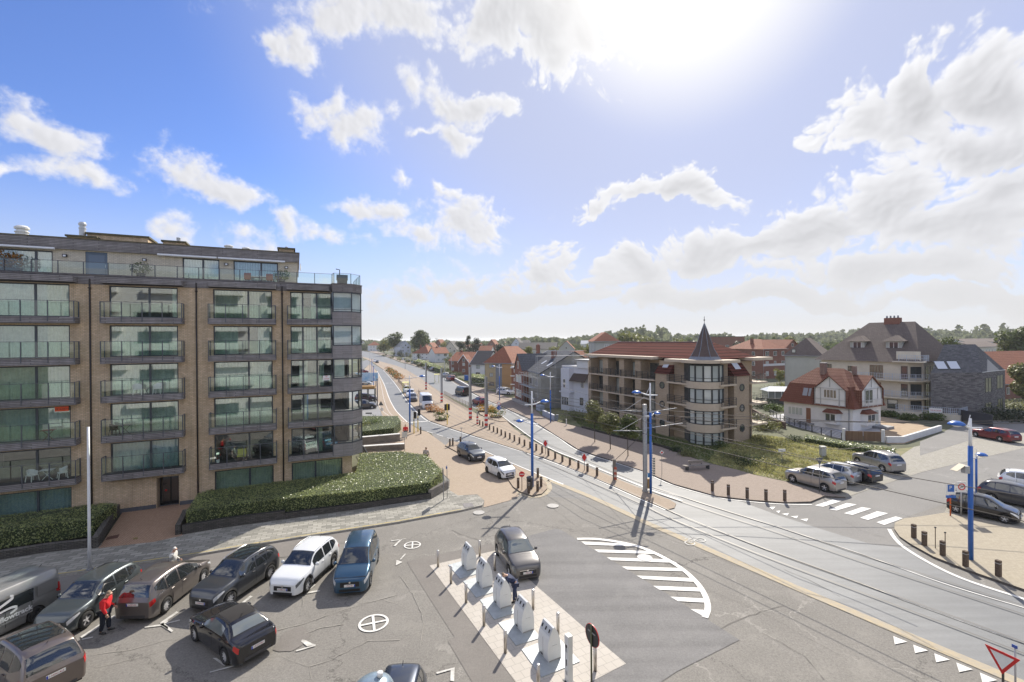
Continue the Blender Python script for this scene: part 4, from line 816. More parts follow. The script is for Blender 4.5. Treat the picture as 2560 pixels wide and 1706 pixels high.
btable(1.62,8.8,DARK,'tiny dark table between the two lattice chairs',.5,.15)
btable(.35,5.94,DARK,'dark folding table at the left end of the second lowest balcony above the entrance')
DCH=mat('dark_chair',(.03,.025,.022),.7)
tubchair(-.4+.1,-.4,5.94,R(80),'black folding chair pushed into the left corner of the balcony two above the entrance',m=DCH)
p=bp(7.7,.35); t=thing('lounge_chair','yellow padded chair on the lowest balcony of the third column','chair',(p.x,p.y,3.2),BA); MB().box(-.3,.3,-.25,.25,.3,.42).build('seat',mat('yellow_pad',(.45,.42,.08),.8,var=.2,vs=9),t); MB().box(-.3,.3,.2,.3,.4,.85).build('backrest',mat('yellow_pad2',(.5,.46,.1),.8),t); MB().bar((-.28,-.2,.3),(-.28,.25,0),.03).bar((.28,-.2,.3),(.28,.25,0),.03).build('leg_frame',DARK,t)
p=bp(6.1,.5); t=thing('flower_pot','small white pot on the lowest balcony of the third column','plant pot',(p.x,p.y,3.2),0); MB().lathe([(.09,0),(.13,.22),(.11,.22),(0,.18)],12).build('pot',WPL,t)
# pale apartment block across the car park, behind the viewer: seen only mirrored in the windows
WB=thing('pale_apartment_block','pale rendered apartment block with banded balconies, standing behind the viewpoint','apartment block',(2,-3,0),R(27))
b=MB(); b.box(-34,30,-10,0,0,24); b.build('wall',mat('pale_render',(.66,.66,.64),.8,var=.05),WB)
for i in range(7):
    [MB().box(x0,x0+5.2,.002,.9,2.4+i*3,3.3+i*3).build('balcony_band',WHITE,WB) for x0 in [-33+((i*3.7)%4)+q*8.5 for q in range(7)]]
    for k in range(7):
        if (k*3+i*2)%5==0: continue
        sh_=((i*2.9+k*1.7)%3)-1.5; o=MB().box(-32+k*9+sh_,-27.5+k*9+sh_*((k+i)%2),.002,.03,.5+i*3,2.35+i*3).build('window',mat('mirror_window',(.05,.06,.07),.15),WB)
# ---- low stone walls and hedges in front
STN=brickmat('stacked_stone',(.085,.078,.07),(.15,.14,.125),(.02,.02,.02),.38,.09,.014,dirt=.5,vs=1.5,dcol=(.05,.046,.04),bump=.9)
STN2=brickmat('stone_wall_pale',(.24,.22,.19),(.34,.31,.27),(.12,.11,.1),.35,.10,.012,dirt=.4,vs=1.5,bump=.6)
def lowwall(px,h,th,lab,m=STN,h2=None,cap=None):
    P=[Vector(G(x,y)[:2]) for x,y in px]; t=thing('garden_wall',lab,'wall'); 
    L_=[];Rr=[]
    for i,p in enumerate(P):
        d=(P[min(i+1,len(P)-1)]-P[max(i-1,0)]).normalized(); n=Vector((-d.y,d.x)); L_.append(p); Rr.append(p+n*th)
    MB().prism([tuple(q) for q in L_]+[tuple(q) for q in Rr[::-1]],0,h).build('wall',m,t)
    if cap:
        MB().prism([tuple(L_[i]-(Rr[i]-L_[i]).normalized()*.03) for i in range(len(P))]+[tuple(Rr[i]+(Rr[i]-L_[i]).normalized()*.03) for i in reversed(range(len(P)))],h,h+.06).build('coping',cap,t)
    return t
lowwall([(-140,1448),(0,1405),(120,1386),(245,1372)],.60,.3,'dark stacked-stone retaining wall under the left hedge')
lowwall([(246,1374),(278,1320),(303,1282)],.78,.3,'dark stacked-stone wall running from the pavement to the door along the left side of the brick path')
lowwall([(455,1342),(560,1324),(712,1303)],.72,.3,'dark stacked-stone wall right of the brick path, its taller left half')
lowwall([(713,1303),(900,1277),(1078,1251)],.55,.3,'dark stacked-stone wall under the right end of the long hedge')
lowwall([(1079,1251),(1122,1226)],.80,.3,'short stone wall end at the pavement corner below the two sign poles',STN2)
lowwall([(452,1341),(463,1318),(470,1300)],.78,.3,'short stone return wall at the right side of the brick path')
LFH=leafmat('hedge_leaves',(.12,.16,.045),(.38,.41,.17),.35,.25,.36,.8)
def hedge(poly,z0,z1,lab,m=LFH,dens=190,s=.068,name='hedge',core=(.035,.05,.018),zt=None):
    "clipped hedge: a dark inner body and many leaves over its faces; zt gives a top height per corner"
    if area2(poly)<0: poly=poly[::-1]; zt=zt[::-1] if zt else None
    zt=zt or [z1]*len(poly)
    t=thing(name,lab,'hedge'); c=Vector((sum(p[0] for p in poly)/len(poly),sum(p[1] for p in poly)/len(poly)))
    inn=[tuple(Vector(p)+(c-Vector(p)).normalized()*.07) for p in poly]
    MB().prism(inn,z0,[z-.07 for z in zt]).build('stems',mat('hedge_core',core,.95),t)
    rg=random.Random(len(lab)); V=[];F=[]
    def leaf(p,nrm_):
        a=Vector((rg.gauss(0,1),rg.gauss(0,1),rg.gauss(0,1))); a=(a-nrm_*a.dot(nrm_)*.75).normalized(); b=a.cross(nrm_+Vector((rg.gauss(0,.5),rg.gauss(0,.5),rg.gauss(0,.5)))).normalized(); q=s*(.6+.9*rg.random()); p=p+nrm_*rg.uniform(-.07,.05)
        k=len(V); V.extend([tuple(p-a*q*.6),tuple(p+b*q*.38),tuple(p+a*q*.7),tuple(p-b*q*.38)]); F.append((k,k+1,k+2,k+3))
    n=len(poly); P=[Vector((poly[i][0],poly[i][1],zt[i])) for i in range(n)]
    tris=[]
    from mathutils.geometry import tessellate_polygon
    for tr in tessellate_polygon([P]): tris.append((P[tr[0]],P[tr[1]],P[tr[2]],Vector((0,0,1))))
    for i in range(n):
        a,b=P[i],P[(i+1)%n]; d=b-a; nn=Vector((d.y,-d.x,0)).normalized(); a0=Vector((a.x,a.y,z0)); b0=Vector((b.x,b.y,z0)); tris+= [(a0,b0,b,nn),(a0,b,a,nn)]
    for a,b,c_,nn in tris:
        ar=(b-a).cross(c_-a).length/2
        for _ in range(int(ar*dens)):
            u,v=rg.random(),rg.random()
            if u+v>1: u,v=1-u,1-v
            leaf(a+(b-a)*u+(c_-a)*v,nn)
    me=bpy.data.meshes.new('foliage'); me.from_pydata(V,[],F); me.materials.append(m); o=bpy.data.objects.new('foliage',me); COL.objects.link(o); o.parent=t
    return t
def hp(pts): return [G(x,y)[:2] for x,y in pts]
def bxy(s,w): return tuple(bp(s,w)[:2])
hz=lambda x,y,z: tuple(G(x,y,z)[:2])
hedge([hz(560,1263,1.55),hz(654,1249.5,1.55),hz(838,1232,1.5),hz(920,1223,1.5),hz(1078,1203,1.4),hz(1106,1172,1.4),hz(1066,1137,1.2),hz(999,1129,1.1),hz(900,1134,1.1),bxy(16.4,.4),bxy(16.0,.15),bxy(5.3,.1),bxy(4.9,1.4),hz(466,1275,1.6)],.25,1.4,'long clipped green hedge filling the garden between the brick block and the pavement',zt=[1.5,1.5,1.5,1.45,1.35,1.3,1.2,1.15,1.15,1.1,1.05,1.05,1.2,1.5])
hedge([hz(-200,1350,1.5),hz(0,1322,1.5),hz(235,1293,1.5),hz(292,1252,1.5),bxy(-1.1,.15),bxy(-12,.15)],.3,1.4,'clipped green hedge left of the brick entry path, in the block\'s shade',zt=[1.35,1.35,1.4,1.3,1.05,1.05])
# ================================================================ vehicles
TYRE=mat('tyre_rubber',(.018,.018,.018),.85); RIMM=mat('alloy_rim',(.66,.66,.67),.35,.35); RIMD=mat('dark_rim',(.10,.10,.105),.4,.6)
CGL=glassmat('car_glass',(.022,.026,.028),.07,.02,dark=1); CGL2=glassmat('car_glass_pale',(.13,.15,.15),.10,.03,dark=1)
HL=mat('headlamp_lens',(.72,.74,.76),.12,.25,spec=.8); HLD=mat('headlamp_dark',(.16,.17,.18),.15,.4); TL=mat('tail_lamp_red',(.45,.012,.012),.15,coat=.6); PLT=mat('number_plate',(.72,.72,.70),.5); PLTK=mat('plate_ink',(.35,.02,.03),.6); PLTB=mat('plate_blue',(.02,.05,.4),.5)
GRL=mat('grille_black',(.015,.015,.017),.35); UND=mat('underbody',(.012,.012,.012),.9); PLA=mat('grey_plastic_trim',(.05,.05,.053),.6); CHR=mat('chrome_trim',(.65,.65,.66),.15,1)
def paint(name,col,metal=.35,rough=.32): return mat('car_'+name,col,rough,metal,coat=.8,var=.03,vs=.8)
PROF={
 'suv':dict(H=1.60,L=4.25,W=1.80,wb=2.62,wr=.335,top=[(0,.56),(.015,.64),(.05,.80),(.10,.93),(.17,.975),(.32,1),(.48,.985),(.56,.955),(.645,.82),(.72,.675),(.76,.655),(.86,.625),(.94,.58),(.975,.52),(1,.44)],belt=[(0,.55),(.03,.60),(.12,.62),(.4,.605),(.70,.60),(.80,.585),(.9,.55),(.97,.50),(1,.42)],rf=.73,cab=(.06,.715),ws=(.555,.715),rw=(.012,.098)),
 'hatch':dict(H=1.47,L=4.05,W=1.74,wb=2.52,wr=.315,top=[(0,.56),(.02,.66),(.06,.82),(.12,.94),(.2,.985),(.34,1),(.48,.98),(.56,.935),(.65,.79),(.73,.665),(.78,.645),(.88,.60),(.95,.54),(.98,.49),(1,.42)],belt=[(0,.55),(.03,.60),(.12,.645),(.4,.62),(.70,.60),(.80,.58),(.9,.54),(.97,.48),(1,.40)],rf=.70,cab=(.07,.725),ws=(.555,.725),rw=(.018,.11)),
 'city':dict(H=1.46,L=3.5,W=1.62,wb=2.34,wr=.29,top=[(0,.56),(.015,.64),(.05,.82),(.09,.94),(.18,.985),(.36,1),(.52,.985),(.61,.93),(.70,.79),(.785,.665),(.83,.64),(.91,.58),(.96,.52),(.985,.47),(1,.40)],belt=[(0,.55),(.03,.60),(.12,.66),(.4,.62),(.74,.60),(.84,.575),(.92,.53),(.97,.47),(1,.39)],rf=.70,cab=(.06,.775),ws=(.605,.775),rw=(.012,.085)),
 'mpv':dict(H=1.63,L=4.38,W=1.83,wb=2.65,wr=.33,top=[(0,.55),(.015,.64),(.04,.80),(.075,.93),(.13,.97),(.3,1),(.46,.985),(.58,.92),(.69,.78),(.79,.635),(.83,.61),(.90,.565),(.955,.51),(.98,.47),(1,.41)],belt=[(0,.54),(.03,.58),(.12,.61),(.4,.58),(.74,.565),(.84,.545),(.92,.51),(.97,.46),(1,.39)],rf=.72,cab=(.05,.78),ws=(.575,.78),rw=(.012,.075)),
 'estate':dict(H=1.47,L=4.65,W=1.80,wb=2.70,wr=.32,top=[(0,.57),(.015,.66),(.05,.84),(.10,.94),(.18,.98),(.34,1),(.46,.985),(.53,.945),(.61,.80),(.68,.68),(.73,.66),(.86,.61),(.94,.56),(.975,.51),(1,.43)],belt=[(0,.56),(.03,.61),(.12,.635),(.4,.62),(.66,.61),(.78,.59),(.9,.55),(.97,.49),(1,.41)],rf=.71,cab=(.06,.675),ws=(.525,.675),rw=(.012,.09)),
 'cabrio':dict(H=1.42,L=4.25,W=1.77,wb=2.57,wr=.32,top=[(0,.58),(.02,.665),(.09,.69),(.13,.715),(.19,.84),(.27,.955),(.36,1),(.47,.985),(.54,.93),(.61,.80),(.68,.685),(.73,.665),(.86,.62),(.94,.565),(.975,.52),(1,.44)],belt=[(0,.56),(.03,.62),(.12,.655),(.3,.655),(.66,.62),(.78,.595),(.9,.555),(.97,.50),(1,.42)],rf=.69,cab=(.13,.675),ws=(.535,.675),rw=(.135,.235)),
 'van':dict(H=1.97,L=5.1,W=1.92,wb=3.1,wr=.33,top=[(0,.60),(.006,.74),(.015,.93),(.035,.985),(.10,1),(.4,1),(.68,.99),(.75,.955),(.82,.80),(.885,.62),(.91,.585),(.96,.54),(.985,.49),(1,.42)],belt=[(0,.555),(.05,.56),(.4,.56),(.84,.545),(.9,.53),(.95,.50),(.98,.45),(1,.38)],rf=.84,cab=(.02,.88),ws=(.745,.88),rw=(.004,.012)),
 'bigvan':dict(H=2.52,L=5.6,W=2.03,wb=3.45,wr=.34,top=[(0,.60),(.006,.74),(.012,.95),(.03,.985),(.10,1),(.4,1),(.70,.985),(.765,.93),(.83,.72),(.885,.535),(.91,.50),(.96,.46),(.985,.42),(1,.36)],belt=[(0,.50),(.05,.50),(.4,.50),(.84,.48),(.9,.455),(.95,.43),(.98,.39),(1,.33)],rf=.88,cab=(.02,.88),ws=(.76,.88),rw=(.004,.012)),
}
def lerpc(pts,t):
    for i in range(1,len(pts)):
        if t<=pts[i][0]:
            a,b=pts[i-1],pts[i]; u=(t-a[0])/(b[0]-a[0]) if b[0]>a[0] else 0; 
            m=lambda j:(pts[min(j+1,len(pts)-1)][1]-pts[max(j-1,0)][1])/max(1e-6,pts[min(j+1,len(pts)-1)][0]-pts[max(j-1,0)][0])*(b[0]-a[0])
            h00=2*u**3-3*u*u+1; h10=u**3-2*u*u+u; h01=-2*u**3+3*u*u; h11=u**3-u*u
            lim=abs(b[1]-a[1])*2.2; c_=lambda v:max(-lim,min(lim,v))
            return h00*a[1]+h10*c_(m(i-1))+h01*b[1]+h11*c_(m(i))
    return pts[-1][1]
PLAN=[(0,.80),(.006,.86),(.03,.93),(.08,.975),(.2,1),(.5,1),(.8,1),(.88,.975),(.94,.92),(.975,.84),(.992,.76),(1,.70)]
def spin_wheel(r,w,side,m_rim,spokes=5,name='wheel',parent=None,loc=(0,0,0)):
    b=MB(); b.lathe([(r*.70,-w/2),(r*.93,-w/2),(r,-w*.32),(r,w*.32),(r*.93,w/2),(r*.70,w/2)],22,axis='y',cap=False); o=b.build(name,TYRE,parent,True,loc)
    k=MB(); y=side*w*.36; s=side
    k.lathe([(.001,y-s*.08),(r*.68,y-s*.08),(r*.70,y+s*.03),(r*.63,y+s*.03),(r*.60,y-s*.05)] ,22,axis='y',mi=1)
    k.lathe([(0,y+s*.01),(r*.15,y+s*.005),(r*.15,y-s*.05)],12,axis='y')
    for i in range(spokes):
        a=2*math.pi*i/spokes+.3; d=Vector((math.cos(a),0,math.sin(a))); n=Vector((-d.z,0,d.x)); p=Vector((0,y-s*.005,0))
        q=[p+d*r*.08-n*r*.09,p+d*r*.08+n*r*.09,p+d*r*.645+n*r*.075,p+d*r*.645-n*r*.075]
        if s>0: q=q[::-1]
        k.face(q)
        q2=[v-Vector((0,s*.03,0)) for v in q]
        for j in range(4): k.face([q[j],q[(j+1)%4],q2[(j+1)%4],q2[j]])
    k.build('rim',[m_rim,RIMD],o); return o
def car(label,kind,pm,x,y,head,cat='car',L=None,W=None,H=None,group=None,rim=RIMM,spokes=5,roof=None,sunroof=False,rails=None,clad=False,plate_f=True,plate_r=True,txt=None,detail=1,lamps=HL,z0=.03,taillow=False,pname='parked_car',winsplit=3,grille=1,glass=CGL,hgt=None,name=None,nowin=False,trimline=None,tl=None):
    p=PROF[kind]; L=L or p['L']; W=W or p['W']; H=(H or p['H'])*(1.07 if kind in('suv','mpv','hatch') else 1.03); wbase=p['wb']*L/p['L']; rw_=p['wr']*(1.05 if kind in('suv','mpv') else 1.0); hw=W/2
    T=thing(pname,label,cat,(x,y,z0),head,group)
    fo=L*.5-.80*L/4.2 if kind not in ('van','bigvan') else L*.5-.92
    xf=fo; xr=xf-wbase
    Ra=rw_+.055; sill=.19 if kind!='suv' else .24
    ts=set(round(i/44,4) for i in range(45))|{.004,.01,.02,.035,.05,.07,.965,.978,.988,.996}|{round((xw+dx)/L+.5,4) for xw in (xf,xr) for dx in [Ra*math.sin(R(q)) for q in range(-90,91,15)]}|{t for t,_ in p['top']}
    ts=sorted(t for t in ts if 0<=t<=1)
    def ring(t):
        X=(t-.5)*L; w_=hw*lerpc(PLAN,t); zt=lerpc(p['top'],t)*H; zs=min(lerpc(p['belt'],t)*H,zt-.015)
        zb=sill
        if t<.04: zb=sill+.06*(1-t/.04)
        if t>.96: zb=sill+.0
        for xw in (xf,xr):
            dx=abs(X-xw)
            if dx<Ra: zb=max(zb,rw_+math.sqrt(max(0,Ra*Ra-dx*dx))-.005)
        k=max(0,min(1,(zt-zs)/(H*.28))); wr=w_*(.93-(.93-p['rf'])*k)
        m=max(zb+.05,(zb+zs)*.5)
        zb2=min(zb+.10,zs-.08)
        q=[(w_*.955,zb),(w_*.985,zb2),(w_,max(zb2+.02,m)),(w_*.992,max(m+.03,zs-.13)),(w_*.955,zs),(w_*.955+(wr-w_*.955)*.50,zs+(zt-.075*k-zs)*.52),(wr,zt-.055*k-.008),(wr-.07,zt-.018*k-.003),(wr*.55,zt-.0),(0,zt+.012)]
        return X,q
    RG=[ring(t) for t in ts]
    def S(t,j,side,off=0):
        X,q=ring(t); i=min(int(j),len(q)-2); u=j-i; a=Vector(q[i]).lerp(Vector(q[i+1]),u)
        if off:
            d=(Vector(q[i+1])-Vector(q[i])); 
            if d.length>1e-6:
                n=Vector((d.y,-d.x)).normalized(); a=a+n*off
        # push along the body's slope in x too
        if off:
            e=.006; X2,q2=ring(min(1,t+e)); X1,q1=ring(max(0,t-e)); a2=Vector(q2[i]).lerp(Vector(q2[i+1]),u); a1=Vector(q1[i]).lerp(Vector(q1[i+1]),u)
            tx=Vector((X2-X1,a2.x-a1.x,a2.y-a1.y)); d3=Vector((0,Vector(q[i+1]).x-q[i][0],Vector(q[i+1]).y-q[i][1])); n3=d3.cross(tx)
            if n3.length>1e-9:
                n3.normalize(); 
                if n3.dot(Vector((0,1,.6)))<0: n3=-n3
                a0=Vector(q[i]).lerp(Vector(q[i+1]),u); return Vector((X+n3.x*off,side*(a0.x+n3.y*off),a0.y+n3.z*off))
        return Vector((X,side*a.x,a.y))
    mb=MB(); rows=[]
    for X,q in RG: rows.append([(X,-a,z) for a,z in q]+[(X,a,z) for a,z in reversed(q[:-1])])
    mb.grid([r_[::-1] for r_ in rows]); 
    for r_,fl in ((rows[0],0),(rows[-1],1)): mb.face(r_ if fl else r_[::-1])
    body=mb.build('body',pm,T,True)
    body.data.polygons[-1].use_smooth=False; body.data.polygons[-2].use_smooth=False
    MB().box(-L*.47,L*.47,-hw*.80,hw*.80,.17,.62*H*.62+.2).build('underbody',UND,T)
    def patch(name,t0,t1,j0,j1,m,sides=(1,-1),off=.006,parent=T,nt=10,nj=3,shape=None):
        for s in sides:
            P=[]
            for a in range(nt+1):
                t=t0+(t1-t0)*a/nt; row=[]
                for b in range(nj+1):
                    jj0,jj1=(j0,j1) if shape is None else shape(a/nt,j0,j1)
                    row.append(S(t,jj0+(jj1-jj0)*b/nj,s,off))
                P.append(row)
            n_=(P[1][0]-P[0][0]).cross(P[0][-1]-P[0][0]); n_=n_ if n_.length>1e-9 else (P[-1][0]-P[0][0]).cross(P[nt//2][-1]-P[0][0])
            g=MB().grid(P if n_.y*s<0 else [r_[::-1] for r_ in P]); g.build(name,m,parent,True)
    def toppatch(name,t0,t1,m,jm,off=.007,parent=T,nt=8):
        P=[]
        for a in range(nt+1):
            t=t0+(t1-t0)*a/nt; js=[jm+(9-jm)*b/4 for b in range(5)]
            P.append([S(t,min(j,8.999),-1,off) for j in js]+[S(t,min(j,8.999),1,off) for j in js[::-1][1:]])
        return MB().grid([r_[::-1] for r_ in P]).build(name,m,parent,True)
    if roof and not nowin: toppatch('roof_panel',p['rw'][1]+.03,p['ws'][0]-.01,roof,6.1,.005)
    w0,w1=p['ws']; toppatch('windscreen',w0+.006,w1-.004,glass,6.35,.008)
    r0,r1=p['rw']; 
    if kind in ('van','bigvan'): pass
    else: toppatch('rear_window',r0+.006,r1-.004,glass,6.5 if kind!='cabrio' else 7.2,.008)
    if sunroof: toppatch('sunroof',r1+.10,w0-.03,glass,7.15,.010)
    c0,c1=p['cab']
    if kind in ('van','bigvan'):
        patch('side_window',.70,.845,4.25,5.85,glass,shape=lambda u,a,b:(a,b-(max(0,u-.35)*1.1)))
    else:
        cuts={3:[(c0+.035,.225),(.240,.405),(.425,c1-.055)],2:[(c0+.05,.40),(.42,c1-.055)],1:[(.27,c1-.055)]}[winsplit]
        for i,(a,b) in enumerate(cuts):
            first=(i==0)
            patch('side_window',a,b,4.16,5.82,glass,shape=(lambda u,j0,j1,first=first,last=(i==len(cuts)-1):(j0+(.75*(1-u)**1.5*(winsplit==3) if first else 0),j1-(.35*(1-u)**2 if first else 0)-(0 if not last else 0))))
    if trimline: patch('window_trim',c0+.04,c1-.03,4.05,4.15,trimline,nj=1,nt=14)
    # lamps, grille, plates
    j0,j1=(2.7,3.9) if not taillow else (2.2,3.4)
    patch('headlamp',.885,.992,2.55,3.85,lamps,nt=7,shape=lambda u,a,b:(a+.85*(1-u),b))
    patch('tail_lamp',.003,.055,2.6,4.2 if kind not in ('van','bigvan') else 4.6,tl or TL,nt=5,shape=lambda u,a,b:(a+.3*u,b-.2*u))
    fx=L/2; 
    if detail:
        gh=H*.44
        MB().box(fx-.02,fx+.014,-hw*.50,hw*.50,H*.26,H*.39).build('grille',GRL,T)
        MB().box(fx-.02,fx+.010,-hw*.55,hw*.55,.24,.36).build('lower_grille',GRL,T)
        if grille==2: MB().box(fx+.0,fx+.022,-hw*.52,hw*.52,H*.385,H*.402).build('grille_trim',CHR,T)
        MB().lathe([(0,0),(.05,0),(.05,.012),(0,.014)],14,(fx+.008,0,H*.385),axis='x').build('badge',CHR,T)
        if plate_f:
            o=MB().box(fx+.012,fx+.03,-.26,.26,H*.27,H*.27+.11).build('number_plate',PLT,T); MB().box(fx+.030,fx+.032,.21,.26,H*.27,H*.27+.11).build('blue_band',PLTB,o)
            if txt: text(txt,.10,o,(fx+.031,-.01,H*.27+.055),(R(90),0,R(90)),PLTK,sx=.85,ext=.001,name='plate_number')
        if plate_r:
            zz=H*.50 if kind not in('cabrio',) else H*.44
            o=MB().box(-fx-.02,-fx+.01,-.26,.26,zz-.06,zz+.05).build('number_plate',PLT,T); MB().box(-fx-.022,-fx-.02,.21,.26,zz-.06,zz+.05).build('blue_band',PLTB,o)
            if txt: text(txt,.10,o,(-fx-.021,-.01,zz-.005),(R(90),0,R(-90)),PLTK,sx=.85,ext=.001,name='plate_number')
        MB().box(-fx-.012,-fx+.02,-hw*.60,hw*.60,.26,.38).build('rear_bumper_insert',PLA,T)
        # door seams and handles
        for s in (1,-1):
            for t in (.43,.245):
                if kind=='cabrio' and t==.245: continue
                g=MB().grid([[S(t,j,s,.003) for j in (1.3,2,3,4)],[S(t+.0035,j,s,.003) for j in (1.3,2,3,4)]]); g.build('door_seam',UND,T)
            for t in (.29,.47):
                a=S(t,3.35,s,.02); MB().bar(a-Vector((.08,0,0)),a+Vector((.08,0,0)),.03,.035).build('door_handle',pm,T)
    if clad:
        patch('sill_trim',.22,.80,0.05,1.2,PLA,nt=16,nj=1,off=.008)
        for xw in (xf,xr):
            for s in (1,-1):
                g=[]
                for q in range(-80,81,16):
                    t=(xw+Ra*math.sin(R(q)))/L+.5; a=S(t,0.02,s,.012); b_=S((xw+(Ra+.05)*math.sin(R(q)))/L+.5,.02,s,.012); b_.z=rw_+(Ra+.06)*math.cos(R(q)); a.z=rw_+(Ra-.005)*math.cos(R(q)); b_.y=a.y; g.append([a,b_])
                MB().grid(g if s>0 else [r_[::-1] for r_ in g]).build('arch_trim',PLA,T)
    if rails:
        for s in (1,-1):
            pts=[S(t,6.55,s,.045) for t in (p['rw'][1]+.04,.2,.3,.4,.48,w0-.01)]; pts[0]=S(p['rw'][1]+.03,6.55,s,0); pts[-1]=S(w0,6.55,s,0)
            MB().tube(pts,.018,6).build('roof_rail',rails,T,True)
    for s in (1,-1):
        a=S(c1-.075,4.25,s,.0); c=a+Vector((0,s*.12,.06)); mm=MB()
        mm.lathe([(0,-.07),(.075,-.055),(.095,0),(.075,.05),(0,.06)],10,(c.x,c.y,c.z),axis='x'); mm.bar(a,c,.04); mo=mm.build('wing_mirror',pm,T,True)
    for i,(xw,s) in enumerate(((xf,1),(xf,-1),(xr,1),(xr,-1))):
        spin_wheel(rw_,.215,s,rim,spokes,parent=T,loc=(xw,s*(hw-.115),rw_))
    MB().tube([S(p['rw'][1]+.06,8.99,1,0)+Vector((0,0,0)),S(p['rw'][1]+.06,8.99,1,0)+Vector((-.12,0,.10))],.012,5).build('aerial',BLACK,T)
    return T,S
def gmid(a,b):
    "position and heading from the ground points under the two wheels of one side; side +1: left side wheels"
    A=G(*a);Bv=G(*b); return A,Bv
def place(front,rear,side,wb,W,kindL):
    "front/rear wheel contact pixels on the side (+1 left of the car, -1 right); returns x,y,heading"
    A=Vector(G(*front)[:2]); Bv=Vector(G(*rear)[:2]); d=(A-Bv).normalized(); n=Vector((-d.y,d.x)); mid=(A+Bv)/2-n*side*(W/2-.1)
    return mid,math.atan2(d.y,d.x),d
def car_at(label,kind,pm,front,rear,side,**k):
    p=PROF[kind]; L=k.get('L') or p['L']; W=k.get('W') or p['W']
    mid,h,d=place(front,rear,side,0,W,L)
    # wheelbase centre against body centre
    fo=L*.5-.80*L/4.2 if kind not in('van','bigvan') else L*.5-.92
    off=fo-p['wb']*L/p['L']/2
    c=mid-d*off
    return car(label,kind,pm,c.x,c.y,h,**k)
# --- car park, left to right
T_,S_=car_at('grey panel van with white lettering and a ribbed roof at the left edge','van',paint('van_grey',(.27,.27,.262),.4,.4),(-180,1690),(108,1546),1,cat='van',pname='panel_van',rim=RIMD,plate_f=False,tl=TL,H=1.98)
MB().box(-1.35,.40,.953,.972,1.08,1.62).build('side_window',CGL,T_)
MB().box(-2.3,-1.50,.955,.964,1.10,1.60).build('side_panel',mat('van_panel',(.24,.24,.235),.4,.4),T_)
Wt=mat('white_vinyl',(.80,.80,.80),.5)
text('flowtrack',.30,T_,(-.72,.976,.80),(R(90),0,R(180)),Wt,'lettering',.001,bold=.010); text('Destination Feelgood',.135,T_,(-.72,.976,.62),(R(90),0,R(180)),mat('vinyl_grey',(.5,.5,.5),.5),'lettering',.001)
sq=smooth_poly([(-.05,0,1.70),(-.15,0,1.58),(.55,0,1.28),(.50,0,1.13),(-.05,0,1.18),(-.30,0,1.10),(-.22,0,1.0),(-.05,0,.93)],5); m=MB()
m.grid([[(q.x-.45,.980,q.z-.05-.02*math.sin(i*.3)) for i,q in enumerate(sq)],[(q.x-.45,.980,q.z+.055) for q in sq]]); m.build('emblem',Wt,T_)
for i in range(9): MB().box(-2.2,1.1,-.72+i*.18-.02,-.72+i*.18+.02,1.955,1.985+.012*(4-abs(i-4))/4).build('roof_rib',mat('van_rib',(.55,.55,.54),.4,.4),T_)
car_at('grey-green compact SUV parked second from the van, chrome-framed black grille','suv',paint('grey_green',(.085,.10,.105),.5),(211,1573),(330,1489),1,L=4.19,W=1.8,H=1.52,roof=None,grille=2,txt='1-VCA-018',trimline=None,lamps=HL)
car_at('brown-grey people carrier seen from behind, beside the man in red','mpv',paint('taupe',(.16,.14,.13),.55),(516,1451),(402,1542),-1,txt='1-CJZ-433',trimline=CHR,spokes=9)
car_at('dark grey SUV with black roof glass and ten-slat chrome grille','suv',paint('dark_grey',(.065,.07,.078),.5),(583,1511),(666,1453),1,L=4.3,W=1.785,sunroof=True,rails=CHR,txt='1-XMW-451',lamps=HL,trimline=None,spokes=9)
car_at('white SUV with black wheel arch trim, second from the right in the row','suv',paint('white',(.74,.76,.78),.05,.25),(767,1482),(832,1419),1,L=4.17,W=1.8,H=1.55,clad=True,txt='1-TMB-112',rails=paint('white',(.7,.7,.7)),lamps=HLD,spokes=7)
car_at('blue people carrier at the right end of the parked row','mpv',paint('petrol_blue',(.035,.09,.155),.55),(924,1466),(942,1407),1,txt='1-PCJ-487',rails=CHR,L=4.38,H=1.66,spokes=9)
car_at('black convertible with fabric roof stopped behind the parked row','cabrio',paint('black',(.012,.012,.015),.2,.2),(489,1603),(567,1663),1,roof=mat('fabric_roof',(.022,.02,.02),.95,bump=.2,bs=120),txt='1-EXM-067',winsplit=1,glass=CGL2,spokes=10)
T_,S_=car_at('brown SUV with large dark glass roof in the lower left corner, seen from behind','suv',paint('brown',(.17,.14,.125),.6),(-70,1680),(62,1800),1,L=4.6,W=1.92,H=1.72,sunroof=True,txt='1-HDC-423',rails=None,spokes=6)
car_at('black hatchback with a silvery bonnet stopped beside the white waste columns','hatch',paint('graphite',(.11,.105,.105),.65,.28),(1271,1437),(1248,1396),-1,txt='1-YBG-188',L=4.07,grille=2,lamps=HLD,glass=CGL2,spokes=9)
# --- service lane
car_at('blue-grey hatchback parked at the far end of the brick service lane','hatch',paint('blue_grey',(.045,.055,.075),.55),(1173,1154),(1149.5,1142),-1,txt=None,L=4.06,lamps=HL)
car_at('small white hatchback parked in the brick service lane','city',paint('white',(.74,.76,.78),.05,.25),(1247,1197),(1220,1183.5),-1,rim=RIMD,L=3.46,lamps=HLD)
